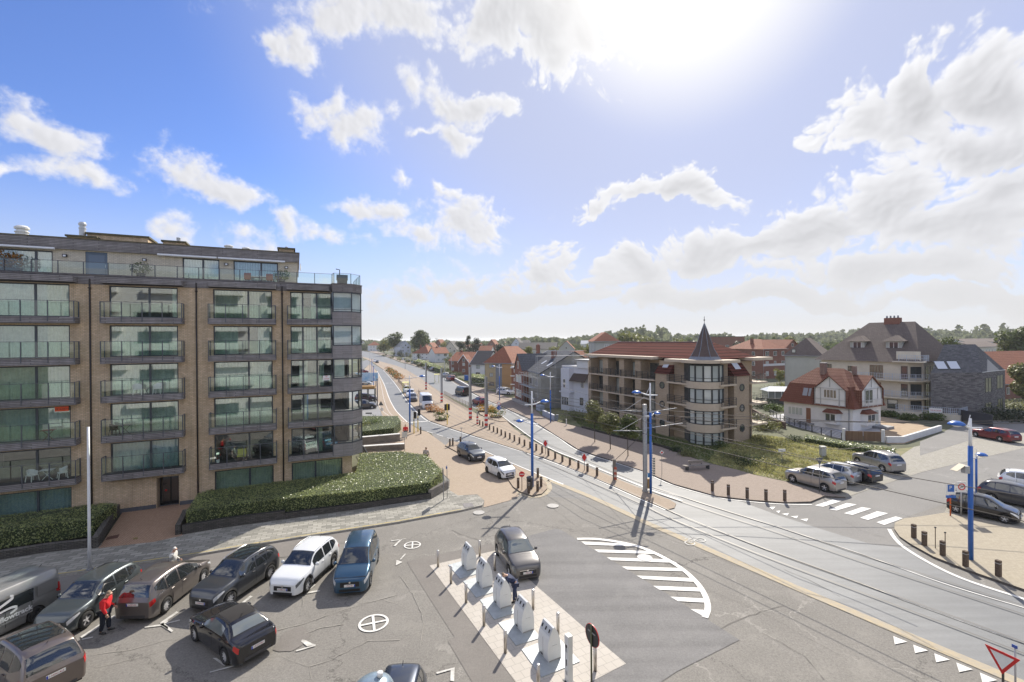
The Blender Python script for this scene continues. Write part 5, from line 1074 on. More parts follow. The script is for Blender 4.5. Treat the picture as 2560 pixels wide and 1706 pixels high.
# --- right side street
SG='cars parked nose-in along the side street'
car_at('silver crossover nearest the give-way sign in the row of four','suv',paint('silver_beige',(.42,.40,.37),.6),(1985,1209),(2058,1230),1,L=4.39,clad=False,group=SG,rails=None)
car_at('silver hatchback squeezed between the silver crossover and the black estate','hatch',paint('silver',(.45,.46,.47),.55),(2040,1196),(2105,1211.5),1,group=SG,L=3.85,H=1.5)
car_at('black estate third in the row of four side street cars','estate',paint('black',(.012,.012,.015),.2,.2),(2075,1187),(2144,1206),1,group=SG,L=4.5)
car_at('silver-grey SUV with black tailgate parked farthest up the side street row','suv',paint('silver_grey',(.33,.32,.31),.6),(2139,1160.5),(2213,1184),1,group=SG,L=4.45,H=1.64,rails=CHR)
car_at('dark red estate parked by the sandy yard at the right edge','estate',paint('dark_red',(.16,.012,.018),.4),(2437,1092.5),(2503,1105.5),1,H=1.48,L=4.66)
car_at('black five-door city car parked behind the blue lamp post','city',paint('black',(.012,.012,.015),.2,.2),(2504,1308),(2396.5,1285),-1,L=3.6)
car_at('dark grey car beyond the black city car at the right edge','hatch',paint('slate',(.07,.07,.078),.5),(2600,1280),(2488,1257),-1,L=4.3)
car_at('white car farthest right, behind the dark grey one','hatch',paint('white',(.74,.76,.78),.05,.25),(2640,1243),(2540,1228),-1,L=4.1)
# --- car at the lower edge
c=G(1014,1656,1.48); T_,S_=car('dark blue city car with orange-red flanks cut by the lower edge of the view','city',paint('night_blue',(.03,.04,.065),.5),c.x,c.y-1.55,R(-88),L=3.6,W=1.66,H=1.5)
for s in (1,-1):
    P=[[S_(t,j,s,.01) for j in (.3,1,2,3,3.7)] for t in [.05+.9*i/24 for i in range(25)] if not any(abs((t-.5)*3.6-x)<.40 for x in (3.6*.5-.686,3.6*.5-.686-2.407))]
    MB().grid(P).build('orange_flank',mat('orange_flank',(.65,.06,.02),.3),T_,True)
# --- road traffic
c=G(1056,1024); T_,S_=car('white high-roof van driving towards the viewer on the left lane','bigvan',paint('white_van',(.66,.67,.70),.05,.35),c.x+.2,c.y+2.4,math.atan2(-.93,.30),cat='van',pname='delivery_van',txt=None)
QG='queue of cars behind the white van'
def road_car(px,py,lab,kind,pm,h,**k):
    c=G(px,py); return car(lab,kind,pm,c.x,c.y,h,**k)
road_car(1033,1003,'dark car directly behind the white high-roof van','hatch',paint('slate',(.07,.07,.078),.5),math.atan2(-.93,.20),group=QG,detail=0,pname='car')
road_car(1026.5,993,'white car second behind the white high-roof van','suv',paint('white',(.74,.76,.78),.05,.25),math.atan2(-.95,.15),group=QG,detail=0,pname='car')
road_car(1018,981.5,'white car last in the queue, beside the yellow tram shelter','hatch',paint('white',(.74,.76,.78),.05,.25),math.atan2(-.95,.12),group=QG,detail=0,pname='car')
road_car(1156,988,'black van seen from behind on the right carriageway','van',paint('black',(.012,.012,.015),.2,.2),math.atan2(.86,-.5),cat='van',pname='van',detail=0)
road_car(1199,1012,'dark red car seen from behind beside the flower beds','hatch',paint('wine',(.20,.012,.02),.4),math.atan2(.86,-.5),detail=0,pname='car')
road_car(1264,987,'white SUV parked in front of the red brick houses','suv',paint('white',(.74,.76,.78),.05,.25),math.atan2(-.55,.84),detail=0)
road_car(937,905.5,'white car far up the left lane','hatch',paint('white',(.74,.76,.78),.05,.25),math.atan2(-.9,.2),detail=0,pname='car')
road_car(943,908,'dark car far up the left lane behind the white one','hatch',paint('black',(.012,.012,.015),.2,.2),math.atan2(-.9,.2),detail=0,pname='car')
# --- lot behind the apartment block
for px,py,k,m,lab in ((912,1023,'suv',paint('slate',(.07,.07,.078),.5),'dark SUV parked nearest in the lot right of the block corner'),(915,1004,'mpv',paint('aubergine',(.06,.03,.05),.4),'dark purple people carrier in the lot beyond the block corner'),(914,972,'hatch',paint('gold',(.35,.20,.06),.5),'gold car below the blue and white billboard'),(911,964,'hatch',paint('silver',(.45,.46,.47),.55),'silver car between the gold car and the billboard'),(908,933,'hatch',paint('wine',(.20,.012,.02),.4),'wine red car beyond the billboard'),(912,957,'estate',paint('black',(.012,.012,.015),.2,.2),'black estate just in front of the billboard')):
    c=G(px,py); car(lab,k,m,c.x,c.y,R(15),detail=0,group='cars in the lot behind the block')
# ================================================================ street furniture
def w_at(px,py,z=0): return G(px,py,z)
PA=R(26)
# waste columns on their steel plates
COLM=mat('column_white',(.70,.71,.70),.45,var=.03); PLATE=mat('zinc_plate',(.40,.43,.44),.5,.35,var=.12,vs=3)
Zc=lambda x,y:(1000+x/4.0625,1320+y/4.0625)
def waste_column(px,i):
    c=G(*Zc(*px),.05); lab=['farthest','second farthest','middle','second nearest','nearest'][i]
    t=thing('waste_column','white tapering waste column, %s of the five on the slab pad'%lab,'waste container',(c.x,c.y,.03),R(28),'white underground waste columns')
    # local: x away along the side, y along the front face; corner P2 at the origin
    prof=[(0,0),(-.03,.30),(-.03,.55),(.015,.82),(.06,.92),(.20,1.20),(.27,1.22),(.40,1.02),(.50,.74),(.54,.42),(.54,0)]
    k=1.08; wd=.74
    b=MB(); P=[[(x*k,0,z*k) for x,z in prof],[(x*k,wd,z*k) for x,z in prof]]; b.grid([P[1],P[0]]); b.face(P[0]); b.face(P[1][::-1]); b.build('body',COLM,t)
    a=Vector((.06*k-.012,0,.92*k+.004)); e=Vector((.20*k-.012,0,1.20*k+.004)); m=MB()
    m.face([a+Vector((0,wd-.02,0)),a+Vector((0,.02,0)),e+Vector((0,.02,0)),e+Vector((0,wd-.02,0))]); h=m.build('hatch',mat('column_grey',(.55,.57,.58),.45),t)
    for q in (.16,.5,.84):
        y=wd*q; p=a.lerp(e,.30); p2=a.lerp(e,.68); o_=Vector((-.014,0,.006))
        MB().bar(p+Vector((0,y,0))+o_,p2+Vector((0,y,0))+o_,.05,.03).build('latch',BLACK,t)
    MB().box(-.045,-.03,wd*.55,wd*.75,.1,.16).build('lock',DARK,t)
    MB().box(-.036,-.031,wd*.5-.004,wd*.5+.004,.05,.85).build('door_seam',DARK,t); MB().box(.02,.56,-.006,-.002,.0,.07).build('skirt',mat('dusty_skirt',(.33,.32,.30),.8,var=.2,vs=9),t); MB().box(.16,.40,-.006,-.002,.62,.626).build('side_seam',GREY,t)
    return t
for i,p in enumerate([(680,440),(837,620),(1020,825),(1245,1075),(1510,1370)]): waste_column(p,i)
for i,(c0,c1,c2,c3) in enumerate([((490,380),(610,520),(800,465),(800,325)),((640,545),(775,712),(975,650),(930,470)),((810,735),(958,935),(1180,865),(1110,690)),((1000,970),(1180,1200),(1430,1120),(1345,870)),((1235,1240),(1440,1522),(1825,1362),(1600,1120))]):
    P=[G(*Zc(*q),.03)[:2] for q in (c0,c1,c2,c3)]; P=[tuple(x) for x in P]
    if i<4:  # square up
        a=Vector(P[1]); u=Vector(P[0])-a; v=Vector(P[2])-a; P=[tuple(a+u),tuple(a),tuple(a+v*1.0),tuple(a+u+v)]
    else: a=Vector(P[1]); u=Vector(P[0])-a; v=Vector(P[2])-a; P=[tuple(a+u),tuple(a),tuple(a+v),tuple(a+u+v)]
    o=MB().prism(P,.024,.055).build('base_plate',PLATE); tag(o,'grey steel plate under the %s white waste column'%['farthest','second farthest','middle','second nearest','nearest'][i],'steel plate','steel plates under the waste columns')
# steel bollards round the pad
def steel_bollard(px,py,lab,h=.92):
    c=G(px,py); t=thing('steel_bollard',lab,'bollard',(c.x,c.y,.024),0,'brushed steel bollards round the slab pad')
    MB().tube([(0,0,0),(0,0,h-.02)],.068,14).build('post',BRUSH,t,True); MB().lathe([(.068,0),(.064,.02),(.04,.028),(0,.03)],14,(0,0,h-.02)).build('cap',mat('bright_cap',(.7,.69,.66),.3,.8),t,True); MB().lathe([(.071,0),(.071,.02)],14,(0,0,h-.14),cap=False).build('ring',mat('bright_cap',(.7,.69,.66),.3,.8),t)
SBL=['farthest of the left row of steel bollards beside the slab pad','second farthest steel bollard in the left row beside the pad','middle steel bollard in the left row beside the pad','second nearest steel bollard in the left row','steel bollard left of the nearest waste column','steel bollard cut by the lower edge beside the nearest plate','steel bollard at the far corner of the pad, behind the farthest waste column','steel bollard touching the stopped black hatchback','steel bollard between the bending man and the new asphalt','steel bollard right of the nearest waste column']
for p,l in zip([(387,400),(518,570),(671,765),(853,1000),(1070,1275),(1405,1650),(810,293),(963,440),(1352,830),(1605,1083)],SBL): steel_bollard(*Zc(*p),l)
steel_bollard(1488,1679,'steel bollard hidden half behind the round sign')
c=G(*Zc(1715,1565)); t=thing('access_pillar','tall square white pillar with small black displays at the near end of the pad','pillar',(c.x,c.y,.024),R(28)); MB().box(-.10,.10,-.12,.12,.02,1.72).build('post',COLM,t)
MB().box(-.115,-.10,-.04,.04,1.28,1.38).build('card_reader',BLACK,t); MB().box(-.112,-.10,-.05,.05,1.12,1.26).build('display',mat('grey_display',(.35,.37,.38),.4),t); MB().box(-.112,-.10,-.02,.02,.62,.84).build('slot',BLACK,t); MB().box(-.16,.16,-.18,.18,0,.02).build('foot',DARK,t); MB().box(-.112,-.10,-.05,.05,.28,.42).build('grille',mat('grey_display',(.35,.37,.38),.4),t)
# ---- signs
def disc(mb,c,r,n,th=.02,seg=28): 
    mb.lathe([(0,0),(r,0),(r,th),(0,th)],seg,(0,0,0),axis='y'); return mb
def pole_sign(px,py,lab,h,rz,build,pm=STEEL,pr=.03,z0=0,cat='road sign',name='road_sign'):
    c=G(px,py,z0); t=thing(name,lab,cat,(c.x,c.y,z0),rz); MB().tube([(0,0,0),(0,0,h)],pr,8).build('post',pm,t,True); build(t,h); return t
def round_face(t,z,r,face,rim=None,y=-.04,bar=None,thick=.015,x=0):
    if rim: o=MB().lathe([(.001,-thick),(r,-thick),(r,thick),(.001,thick)],30,(x,y,z),axis='y').build('disc',rim,t); MB().lathe([(.001,-.004),(r*.82,-.004),(r*.82,0),(.001,0)],30,(x,y-thick,z),axis='y').build('face',face,o)
    else: o=MB().lathe([(.001,-thick),(r,-thick),(r,thick),(.001,thick)],30,(x,y,z),axis='y').build('disc',face,t)
    if bar: MB().box(x-r*.72,x+r*.72,y-thick-.008,y-thick-.002,z-r*.14,z+r*.14).build('white_bar',bar,o)
    return o
pole_sign(1304.8,1225,'red and white no-entry sign on the near tip of the traffic island',1.2,R(-2),lambda t,h:round_face(t,h+.12,.235,RED,None,bar=WHITE),z0=.12,pm=mat('brown_post',(.15,.10,.08),.7))
def backsign(t,h):
    o=round_face(t,h-.38,.40,BLACK,RED,y=.045); MB().bar((-.28,.02,h-.3),(.28,.02,h-.3),.04).build('bracket',STEEL,t)
c=G(*Zc(1945,1585)); 
def bs(t,h): 
    o=MB().lathe([(.001,-.012),(.385,-.012),(.385,.012),(.001,.012)],32,(0,.05,h-.42),axis='y').build('disc',BLACK,t); MB().lathe([(.387,-.016),(.40,-.016),(.40,.016),(.387,.016),(.387,-.016)],32,(0,.05,h-.42),axis='y',cap=False).build('red_rim',RED,o); MB().bar((-.2,.025,h-.3),(.2,.025,h-.3),.04,.03).build('bracket',STEEL,t)
pole_sign(*Zc(1945,1600),'round road sign seen from its black back, red-rimmed, beside the white pillar',2.24,R(-62),bs,pm=mat('green_grey_post',(.10,.105,.06),.6),pr=.035)
# give-way sign lower right
c=G(2508,1800); t=thing('give_way_sign','red-bordered white give-way triangle on a dark post in the lower right corner','road sign',(c.x,c.y,0),R(-68))
MB().tube([(0,0,0),(0,0,2.25)],.035,8).build('post',mat('dark_post',(.06,.055,.045),.6),t,True)
def tri(mb,r,y,z,inv=True,th=.02):
    s=-1 if inv else 1; P=[(r*math.cos(R(90+120*k)),r*math.sin(R(90+120*k))*s+z) for k in range(3)]
    a=[(p[0],y,p[1]) for p in P]; b_=[(p[0],y+th,p[1]) for p in P]
    if inv: a=a[::-1]; b_=b_[::-1]
    mb.face(a).face(b_[::-1]); 
    for k in range(3): mb.face([a[k],b_[k],b_[(k+1)%3],a[(k+1)%3]])
    return mb
o=tri(MB(),.50,-.06,2.02).build('triangle',RED,t); tri(MB(),.34,-.066,2.02,th=.005).build('face',WHITE,o)
c2=G(2535,1790); t=thing('sign_post','thin grey post with a small blue and white plate beside the give-way triangle','sign post',(c2.x+.05,c2.y,0),R(-68)); MB().tube([(0,0,0),(0,0,2.35)],.028,8).build('post',STEEL,t,True); MB().box(-.07,.07,-.05,-.03,2.28,2.38).build('plate',BLUE,t)
# give-way sign seen from behind by the parked cars
def gwb(t,h): tri(MB(),.40,-.03,h-.25,True).build('triangle',mat('sign_back',(.10,.11,.12),.6),t)
pole_sign(2049,1231,'give-way triangle seen from its dark back, in front of the parked silver crossover',2.85,R(10),gwb,pm=mat('grey_post',(.16,.16,.17),.5),z0=.12)
# chevrons
def chev(t,h):
    o=MB().box(-.24,.24,-.03,-.01,h-.72,h).build('board',RED,t); m=MB()
    y=-.036
    for z0,z1 in ((h-.72,h-.36),(h-.36,h)):
        up=z1==h
        m.face([(-.24,y,z0 if not up else z0),(-.24,y,z1),(-.02,y,z1)] if up else [(-.24,y,z0),(-.24,y,z1),(-.02,y,z0)])
        
    m.face([(.24,y,h),(.24,y,h-.36),(.02,y,h)][::-1]); m.face([(.24,y,h-.72),(.24,y,h-.36),(.02,y,h-.72)]); m.build('white_corners',WHITE,o)
pole_sign(1363.8,1136,'red chevron board on a post, the farther of two beyond the bollard row',1.55,R(-18),chev,pm=mat('grey_post',(.16,.16,.17),.5),z0=.07); pole_sign(1461,1176,'red chevron board on a post, the nearer of two beyond the bollard row',1.6,R(-18),chev,pm=mat('grey_post',(.16,.16,.17),.5),z0=.07)
def diam(t,h):
    d=lambda r,y:[(-r,y,h),(0,y,h-r),(r,y,h),(0,y,h+r)]
    m=MB(); a=d(.2,-.03); b_=d(.2,-.01); m.face(a).face(b_[::-1]); [m.face([a[k],b_[k],b_[(k+1)%4],a[(k+1)%4]]) for k in range(4)]; o=m.build('diamond',WHITE,t); MB().face(d(.11,-.035)).build('red_diamond',RED,o)
pole_sign(1654.8,1188.6,'small white and red diamond sign on a thin post beside the right footpath kerb',2.1,0,diam,z0=.12,pr=.02,pm=mat('grey_post',(.16,.16,.17),.5))
def keep(t,h):
    round_face(t,h-.3,.30,WHITE,RED); o=round_face(t,h-1.0,.31,BLUE,None); MB().bar((-.13,-.058,h-.87),(.13,-.058,h-1.13),.05,.004).bar((.13,-.058,h-1.13),(-.06,-.058,h-1.13),.05,.004).bar((.13,-.058,h-1.13),(.13,-.058,h-.95),.05,.004).build('arrow',WHITE,o); MB().box(-.3,.3,-.05,-.03,h-.68,h-.58).build('plate',BLUE,t)
pole_sign(1247.4,1050.7,'white round sign with red rim above a blue keep-right arrow beside the flower bed',2.9,R(-5),keep,z0=.12,pm=mat('grey_post',(.16,.16,.17),.5))
def yb(t,h): tri(MB(),.48,-.03,h-.3,False).build('triangle',mat('sign_back',(.10,.11,.12),.6),t); round_face(t,h-1.15,.26,WHITE,None,x=.15)
pole_sign(952.7,1051.5,'dark triangular sign back over a small white disc on the cycle path',2.9,0,yb,z0=.07)
pole_sign(922,1050,'low dark sign on a thin post in the lot beyond the block corner',1.05,0,lambda t,h:MB().box(-.5,.5,-.03,0,h-.1,h+.1).build('board',DARK,t),pr=.02,z0=.088)
pole_sign(1011.7,1128,'white rectangular sign back on a dark post in front of the person in red jacket',2.2,R(5),lambda t,h:MB().box(-.28,.28,-.03,0,h-.62,h).build('board',WHITE,t),z0=.03)
pole_sign(1153.6,1106,'dark diamond sign back on a thin post at the far tip of the traffic island',1.75,0,lambda t,h:MB().bar((-.17,-.01,h),(.17,-.01,h),.34,.03).build('board',DARK,t),z0=.12,pr=.025)
pole_sign(1108.7,1250,'tall narrow grey sign seen edge-on beside the hedge corner, left of two poles',2.45,R(-78),lambda t,h:MB().box(-.38,.38,-.05,-.02,h-.85,h+.02).build('board',mat('sign_back',(.10,.11,.12),.6),t),z0=.12,pm=GREY)
pole_sign(1118,1245,'thin grey post with a small blue plate at the hedge corner, right of two poles',2.6,R(-60),lambda t,h:MB().box(-.12,.12,-.05,-.02,h-.3,h-.1).build('plate',BLUE,t),z0=.12,pr=.025,pm=GREY)
def park(t,h):
    MB().box(-.3,.3,-.05,-.02,h-.75,h).build('board',WHITE,t); o=MB().box(-.21,.21,-.058,-.05,h-.55,h-.06).build('blue_field',BLUE,t); text('P',.34,o,(-.03,-.062,h-.27),(R(90),0,0),WHITE); MB().box(-.32,.32,-.055,-.03,h-.98,h-.80).build('lower_plate',BLUE,t)
pole_sign(2376,1290,'blue P parking sign on an orange post beside the black city car',2.25,R(-5),park,z0=.12,pm=mat('orange_post',(.55,.12,.03),.6),pr=.04)
def z30(t,h):
    MB().box(-.31,.31,-.05,-.02,h-.72,h).build('board',WHITE,t); o=MB().lathe([(.17,-.004),(.24,-.004),(.24,0),(.17,0)],24,(0,-.052,h-.35),axis='y',cap=False).build('ring',RED,t); text('30',.2,o,(0,-.056,h-.35),(R(90),0,0),BLACK); MB().bar((.15,-.06,h-.22),(-.15,-.06,h-.48),.03,.004).build('stroke',BLACK,t)
pole_sign(2403,1290,'white square end-of-zone 30 sign on a grey post left of the blue lamp post',2.4,R(-5),z30,z0=.12,pr=.045)
# ---- lamps
def lamp_head(t,x0,z,L,ang,big=1.0,disc_=False):
    "arm from the post outwards, with a blue dome"
    d=Vector((math.cos(ang),math.sin(ang),0)); p0=Vector((0,0,z))
    tail=p0-d*.62*big+Vector((0,0,.02)); mid=p0+d*L*.45+Vector((0,0,.06)); end=p0+d*L+Vector((0,0,.22))
    MB().tube([tail,p0,mid,end],[.045,.06,.055,.04],8).build('arm',CREAMW,t,True)
    MB().tube([p0+Vector((0,0,.75)),mid],.018,5).build('stay',CREAMW,t)
    c=end+d*.38*big; m=MB(); prof=[(.001,.20),(.14,.185),(.28,.13),(.38,.04),(.40,-.02),(.36,-.03)]; 
    m.lathe([(r*big,h*big) for r,h in prof],20,tuple(c),cap=False); o=m.build('lamp_dome',BLUE,t,True); MB().lathe([(.001,-.14),(.12,-.13),(.20,-.09),(.22,-.02)],16,tuple(c),cap=False).build('diffuser',WHITE,o,True)
    if disc_: pass
def street_lamp(px,py,lab,h,hb,heads,r=.095,name='street_lamp',z0=.12,base=False,x=None):
    c=G(px,py,z0); t=thing(name,lab,'street lamp',(c.x,c.y,z0)); MB().tube([(0,0,0),(0,0,hb)],[r*1.05,r],12).build('lower_post',BLUE,t,True); MB().tube([(0,0,hb),(0,0,h)],[r*.72,r*.55],10).build('upper_post',CREAMW,t,True)
    for z,L,a,b in heads: lamp_head(t,0,z,L,a,b)
    return t
street_lamp(1331,1217,'blue and white double-armed lamp post at the near tip of the traffic island',8.15,6.25,[(7.0,.75,R(10),1.0),(5.35,.72,R(172),.85)],.115)
o=MB().lathe([(.001,-.02),(.24,-.02),(.26,0),(.24,.02),(.001,.02)],20,axis='y').build('round_mirror',WHITE); cc=G(1331,1217); o.location=(cc.x+1.3,cc.y-.1,6.3); o.parent=None; bpy.data.objects.remove(o)
street_lamp(1376.6,1057,'blue and white lamp post in front of the scaffolded house',7.65,4.9,[(6.9,.8,R(175),1.0)],.09)
street_lamp(1249,1001,'blue and white lamp post beside the parked white SUV and red brick houses',7.45,5.0,[(6.8,.9,R(175),1.0)],.09)
street_lamp(1627,1234,'blue and white lamp post behind the grey tram mast, hung with strip signs',9.0,6.6,[(8.0,.75,R(178),.95),(6.3,.3,R(0),.7)],.10,z0=.07)
street_lamp(2427,1399,'blue and white lamp post on the right corner footpath, nearest the viewer',7.95,6.4,[(7.4,.35,R(176),1.0)],.115)
c=G(2427,1399,.12); t=thing('solar_box','small grey box with a tilted solar panel strapped to the right blue lamp post','control box',(c.x,c.y,0),0); MB().box(-.42,-.15,-.13,.13,5.0,5.4).build('box',STEEL,t); MB().face([(-.95,-.2,5.15),(-.95,.2,5.15),(-.45,.2,5.5),(-.45,-.2,5.5)]).face([(-.95,-.2,5.13),(-.45,-.2,5.48),(-.45,.2,5.48),(-.95,.2,5.13)]).build('solar_panel',mat('solar',(.30,.24,.14),.5),t)
street_lamp(2441,1242,'short blue lamp post behind the black city car',3.4,3.1,[(3.05,.15,R(10),.95)],.07,z0=.0)
street_lamp(1024.8,1081,'blue lamp post beside the traffic lights on the left pavement',7.8,5.9,[(7.4,1.3,R(10),1.1)],.11,z0=.07)
for px,py,h,lab in ((943.5,1017,3.9,'dark blue lamp post beside the far cycle path, nearest of three'),(934.5,973,4.4,'dark blue lamp post beside the far cycle path, middle of three'),(930,950,5,'dark blue lamp post beside the far cycle path, farthest of three')):
    c=G(px,py); t=thing('lamp_post',lab,'lamp post',(c.x,c.y,.07)); MB().tube([(0,0,0),(0,0,h*1.3)],.09,8).build('post',BLUE if py<1000 else mat('night_blue_post',(.02,.03,.07),.5),t,True); MB().lathe([(.12,0),(.14,.15),(.1,.3),(0,.32)],10,(0,0,h*1.3)).build('lantern',GREY,t,True)
# white mast on the left
c=G(224,1424,.12); t=thing('white_mast','tall plain white metal mast on the slab footpath in front of the block','mast',(c.x,c.y,.12)); MB().tube([(0,0,0),(0,0,1.6),(0,0,7.9)],[.085,.075,.06],12).build('post',mat('mast_white',(.62,.63,.63),.4,.1),t,True)
MB().lathe([(.16,0),(.16,.04),(0,.05)],12).build('base_flange',GREY,t)
# close lamp dome below the viewer: pale blue-grey dome with white knob
c=G(943,1692,5.5); t=thing('dome_street_lamp','street lamp with pale grey-blue dome and white knob rising at the lower edge','street lamp',(c.x-.05,c.y-.1,0)); MB().tube([(0,0,0),(0,0,5.3)],.07,10).build('post',BLUE,t,True)
MB().lathe([(.001,.20),(.12,.19),(.26,.15),(.38,.06),(.43,-.04),(.41,-.06)],28,(0,0,5.35),cap=False).build('lamp_dome',mat('pale_dome',(.24,.31,.37),.25,.3,var=.15,vs=4),t,True)
MB().lathe([(.06,0),(.065,.10),(.055,.11),(0,.115)],14,(.12,.06,5.52)).build('knob',CREAMW,t,True)
# ---- tram masts
def mast(px,py,lab,h,z0=.07,w=.30,band=True,arms=(),R_=1,ang=R(-30),grp='grey tram masts'):
    c=G(px,py,z0); t=thing('tram_mast',lab,'tram mast',(c.x,c.y,z0),ang,grp)
    m=MB(); m.box(-w/2,w/2,-w/2,-w/2+.04,0,h).box(-w/2,w/2,w/2-.04,w/2,0,h).box(-.025,.025,-w/2+.04,w/2-.04,0,h); m.build('post',STEEL,t)
    MB().box(-w*.7,w*.7,-w*.7,w*.7,0,.12).build('foot',CONC,t)
    if band:
        for i in range(5):
            z=.25+i*.33; MB().box(-w/2-.02,w/2+.02,-w/2-.02,w/2+.02,z,z+.33).build('band',RED if i%2==0 else WHITE,t)
    for z,L,a in arms: MB().tube([(0,0,z),(L*math.cos(a),L*math.sin(a),z+.25)],.035,6).build('arm',STEEL,t,True); MB().tube([(0,0,z+1.2),(L*.8*math.cos(a),L*.8*math.sin(a),z+.2)],.015,5).build('stay',STEEL,t)
    return t
mast(1613,1229,'tall grey tram mast nearest the viewer, at the tip of the brick median',7.2,w=.29,band=False,arms=[(5.0,3.0,R(200)),(6.6,2.4,R(200)),(5.2,3.6,R(15)),(6.5,3.0,R(15))],ang=0)
c=G(1613,1229,.07)
t=thing('strip_sign','long strip of small stacked plates hanging on the nearest tram mast','sign',(c.x+.5,c.y-.05,0)); 
for i in range(14): MB().box(-.11,.11,-.02,.0,1.35+i*.2,1.51+i*.2).build('plate',mat('strip_plate',(.33,.35,.37),.5,.3,var=.2,vs=8),t)
for i in range(8): MB().box(.14,.32,-.02,.0,1.30+i*.2,1.46+i*.2).build('plate',mat('strip_plate2',(.22,.22,.19),.6,.1,var=.2,vs=8),t)
t=thing('meter_box','yellow-brown box low on the nearest tram mast below a small blue sign','switch box',(c.x+.27,c.y-.1,0)); MB().box(-.12,.12,-.1,.1,.35,1.15).build('box',mat('ochre_box',(.42,.26,.10),.7),t); MB().box(-.12,.12,-.12,-.1,1.3,1.65).build('blue_sign',mat('blue_sign',(.05,.25,.5),.5),t)
mast(1215.6,1068.7,'tram mast with red and white base at the far end of the bollard row',7.3,arms=[(5.4,3.5,R(30))],w=.32)
mast(1176,1050,'tram mast with red and white base just left of the red-white post',8.3,arms=[(5.6,3.0,R(30))],w=.32); mast(1104.2,1006.5,'tram mast with red and white base beside the metal fence',7.0,arms=[(5.5,3.0,R(30))]); mast(1065.2,975,'tram mast with red and white base farthest along the tram bed',6.9,arms=[(5.5,3.0,R(30))])
for px,py,h,lab in ((1013,923,6.5,'thin grey pole at the far crossing'),(1029,909,6.5,'thin pale pole in front of the hipped orange roof'),(925,935,8.2,'thin grey pole just right of the block, near'),(907,940,8.0,'thin grey pole hugging the block corner'),(972.4,896,6.2,'thin pale pole before the white gabled house'),(989,898,5.8,'thin pale pole right of the white gabled house'),(1112,951,6.2,'thin pole left of the dark-gabled white house'),(946,884,6.0,'thin pale pole far up the road'),(1220,1033,3.6,'thin grey pole beside the flower bed behind the tram mast'),(1172,945,6.4,'thin pole in front of the brick house with white dormer'),(1128,938,6.6,'thin pole in front of the red brick house')):
    c=G(px,py); t=thing('pole',lab,'pole',(c.x,c.y,0)); MB().tube([(0,0,0),(0,0,h)],[.10,.07],6).build('post',mat('pale_pole',(.40,.41,.42),.6),t,True); MB().tube([(0,0,h-.3),(-1.1,0,h-.1)],.05,5).build('arm',mat('pale_pole',(.40,.41,.42),.6),t)
# stump with striped board, striped bollard
c=G(1536,1200,.07); t=thing('mast_stump','square wooden stump with red and white striped board on the median','post',(c.x,c.y,.07),R(-20)); MB().box(-.13,.13,-.13,.13,0,1.85).build('post',mat('grey_timber',(.17,.15,.13),.85,var=.2),t)
for i in range(5): MB().box(.0,.24,-.17,-.135,.05+i*.23,.28+i*.23).build('stripe',BRS if i%2==0 else mat('stripe_sand',(.5,.42,.36),.7),t)
c=G(1193.6,1060,.07); t=thing('striped_post','short red and white striped post left of the bollard row','post',(c.x,c.y,.07)); MB().tube([(0,0,1.05),(0,0,1.8)],.10,8).build('top',STEEL,t)
for i in range(5): MB().lathe([(.16,0),(.16,.22),(0,.22)],12,(0,0,i*.22)).build('band',RED if i%2==0 else WHITE,t)
# ---- brown wooden bollards
def wood_bollard(px,py,lab,grp,h=.74,z0=.07,r=.085,rz=R(20)):
    c=G(px,py,z0); t=thing('wooden_bollard',lab,'bollard',(c.x,c.y,z0),rz,grp); MB().box(-r,r,-r,r,0,h).build('post',WOODP,t); MB().box(-r-.006,r+.006,-r-.006,r+.006,h-.17,h-.13).build('band',mat('pale_band',(.36,.35,.33),.7),t); return t
ML=[(1199.3,1063),(1207,1066.6),(1223.8,1074.5),(1234,1079.6),(1243.4,1083.2),(1253.2,1088.2),(1263.3,1093.3),(1274.6,1097.6),(1286,1103),(1298.6,1109),(1311.2,1115),(1325.2,1120.7),(1340.5,1126.7),(1355.2,1132.6),(1371,1139.8),(1388,1147),(1406,1154.5),(1424.8,1162.4),(1446,1170.7),(1468.8,1179),(1492.6,1189)]
for i,(x,y) in enumerate(ML): wood_bollard(x,y,'brown wooden bollard in the median row, %s from the far end'%('first' if i==0 else ORD[i]),'wooden bollards along the brick median')
for i in range(len(ML)-1,0,-1): pass
KR=[(1781,1228),(1821,1238),(1868,1246),(1915,1251),(1962,1252.5)]
for i,(x,y) in enumerate(KR): wood_bollard(x,y,'brown bollard on the kerb opposite the crossing, %s from the bench'%('first','second','third','fourth','last')[i],'wooden bollards on the right footpath kerb',z0=.12,h=.85)
KR=[(2284.6,1345),(2311,1364),(2356.8,1389),(2414,1416),(2496,1441)]
for i,(x,y) in enumerate(KR): wood_bollard(x,y,'brown bollard on the curved right corner kerb, %s from the crossing'%('first','second','third','fourth','fifth')[i],'wooden bollards on the right corner kerb',z0=.12,h=.84,r=.10)
IS=[(1124.7,1115),(1132,1113.5),(1151,1110),(1295.4,1220),(1344.6,1194),(1352.8,1217),(1344,1228.5),(1322,1233.6)]
ISL=['left of a pair at the far tip of the traffic island','right of a pair at the far tip of the traffic island','beside the dark diamond sign','left of the no-entry sign','farthest of those round the blue lamp post','at the road side of the blue lamp post','nearest the road edge at the near island tip','in front of the grey bin']
for (x,y),l in zip(IS,ISL): wood_bollard(x,y,'brown wooden bollard '+l,'wooden bollards on the traffic island',z0=.12,h=.85)
wood_bollard(1051.7,1085,'dark bollard beside the yellow and black traffic lights','wooden bollards on the traffic island',z0=.03,h=.95)
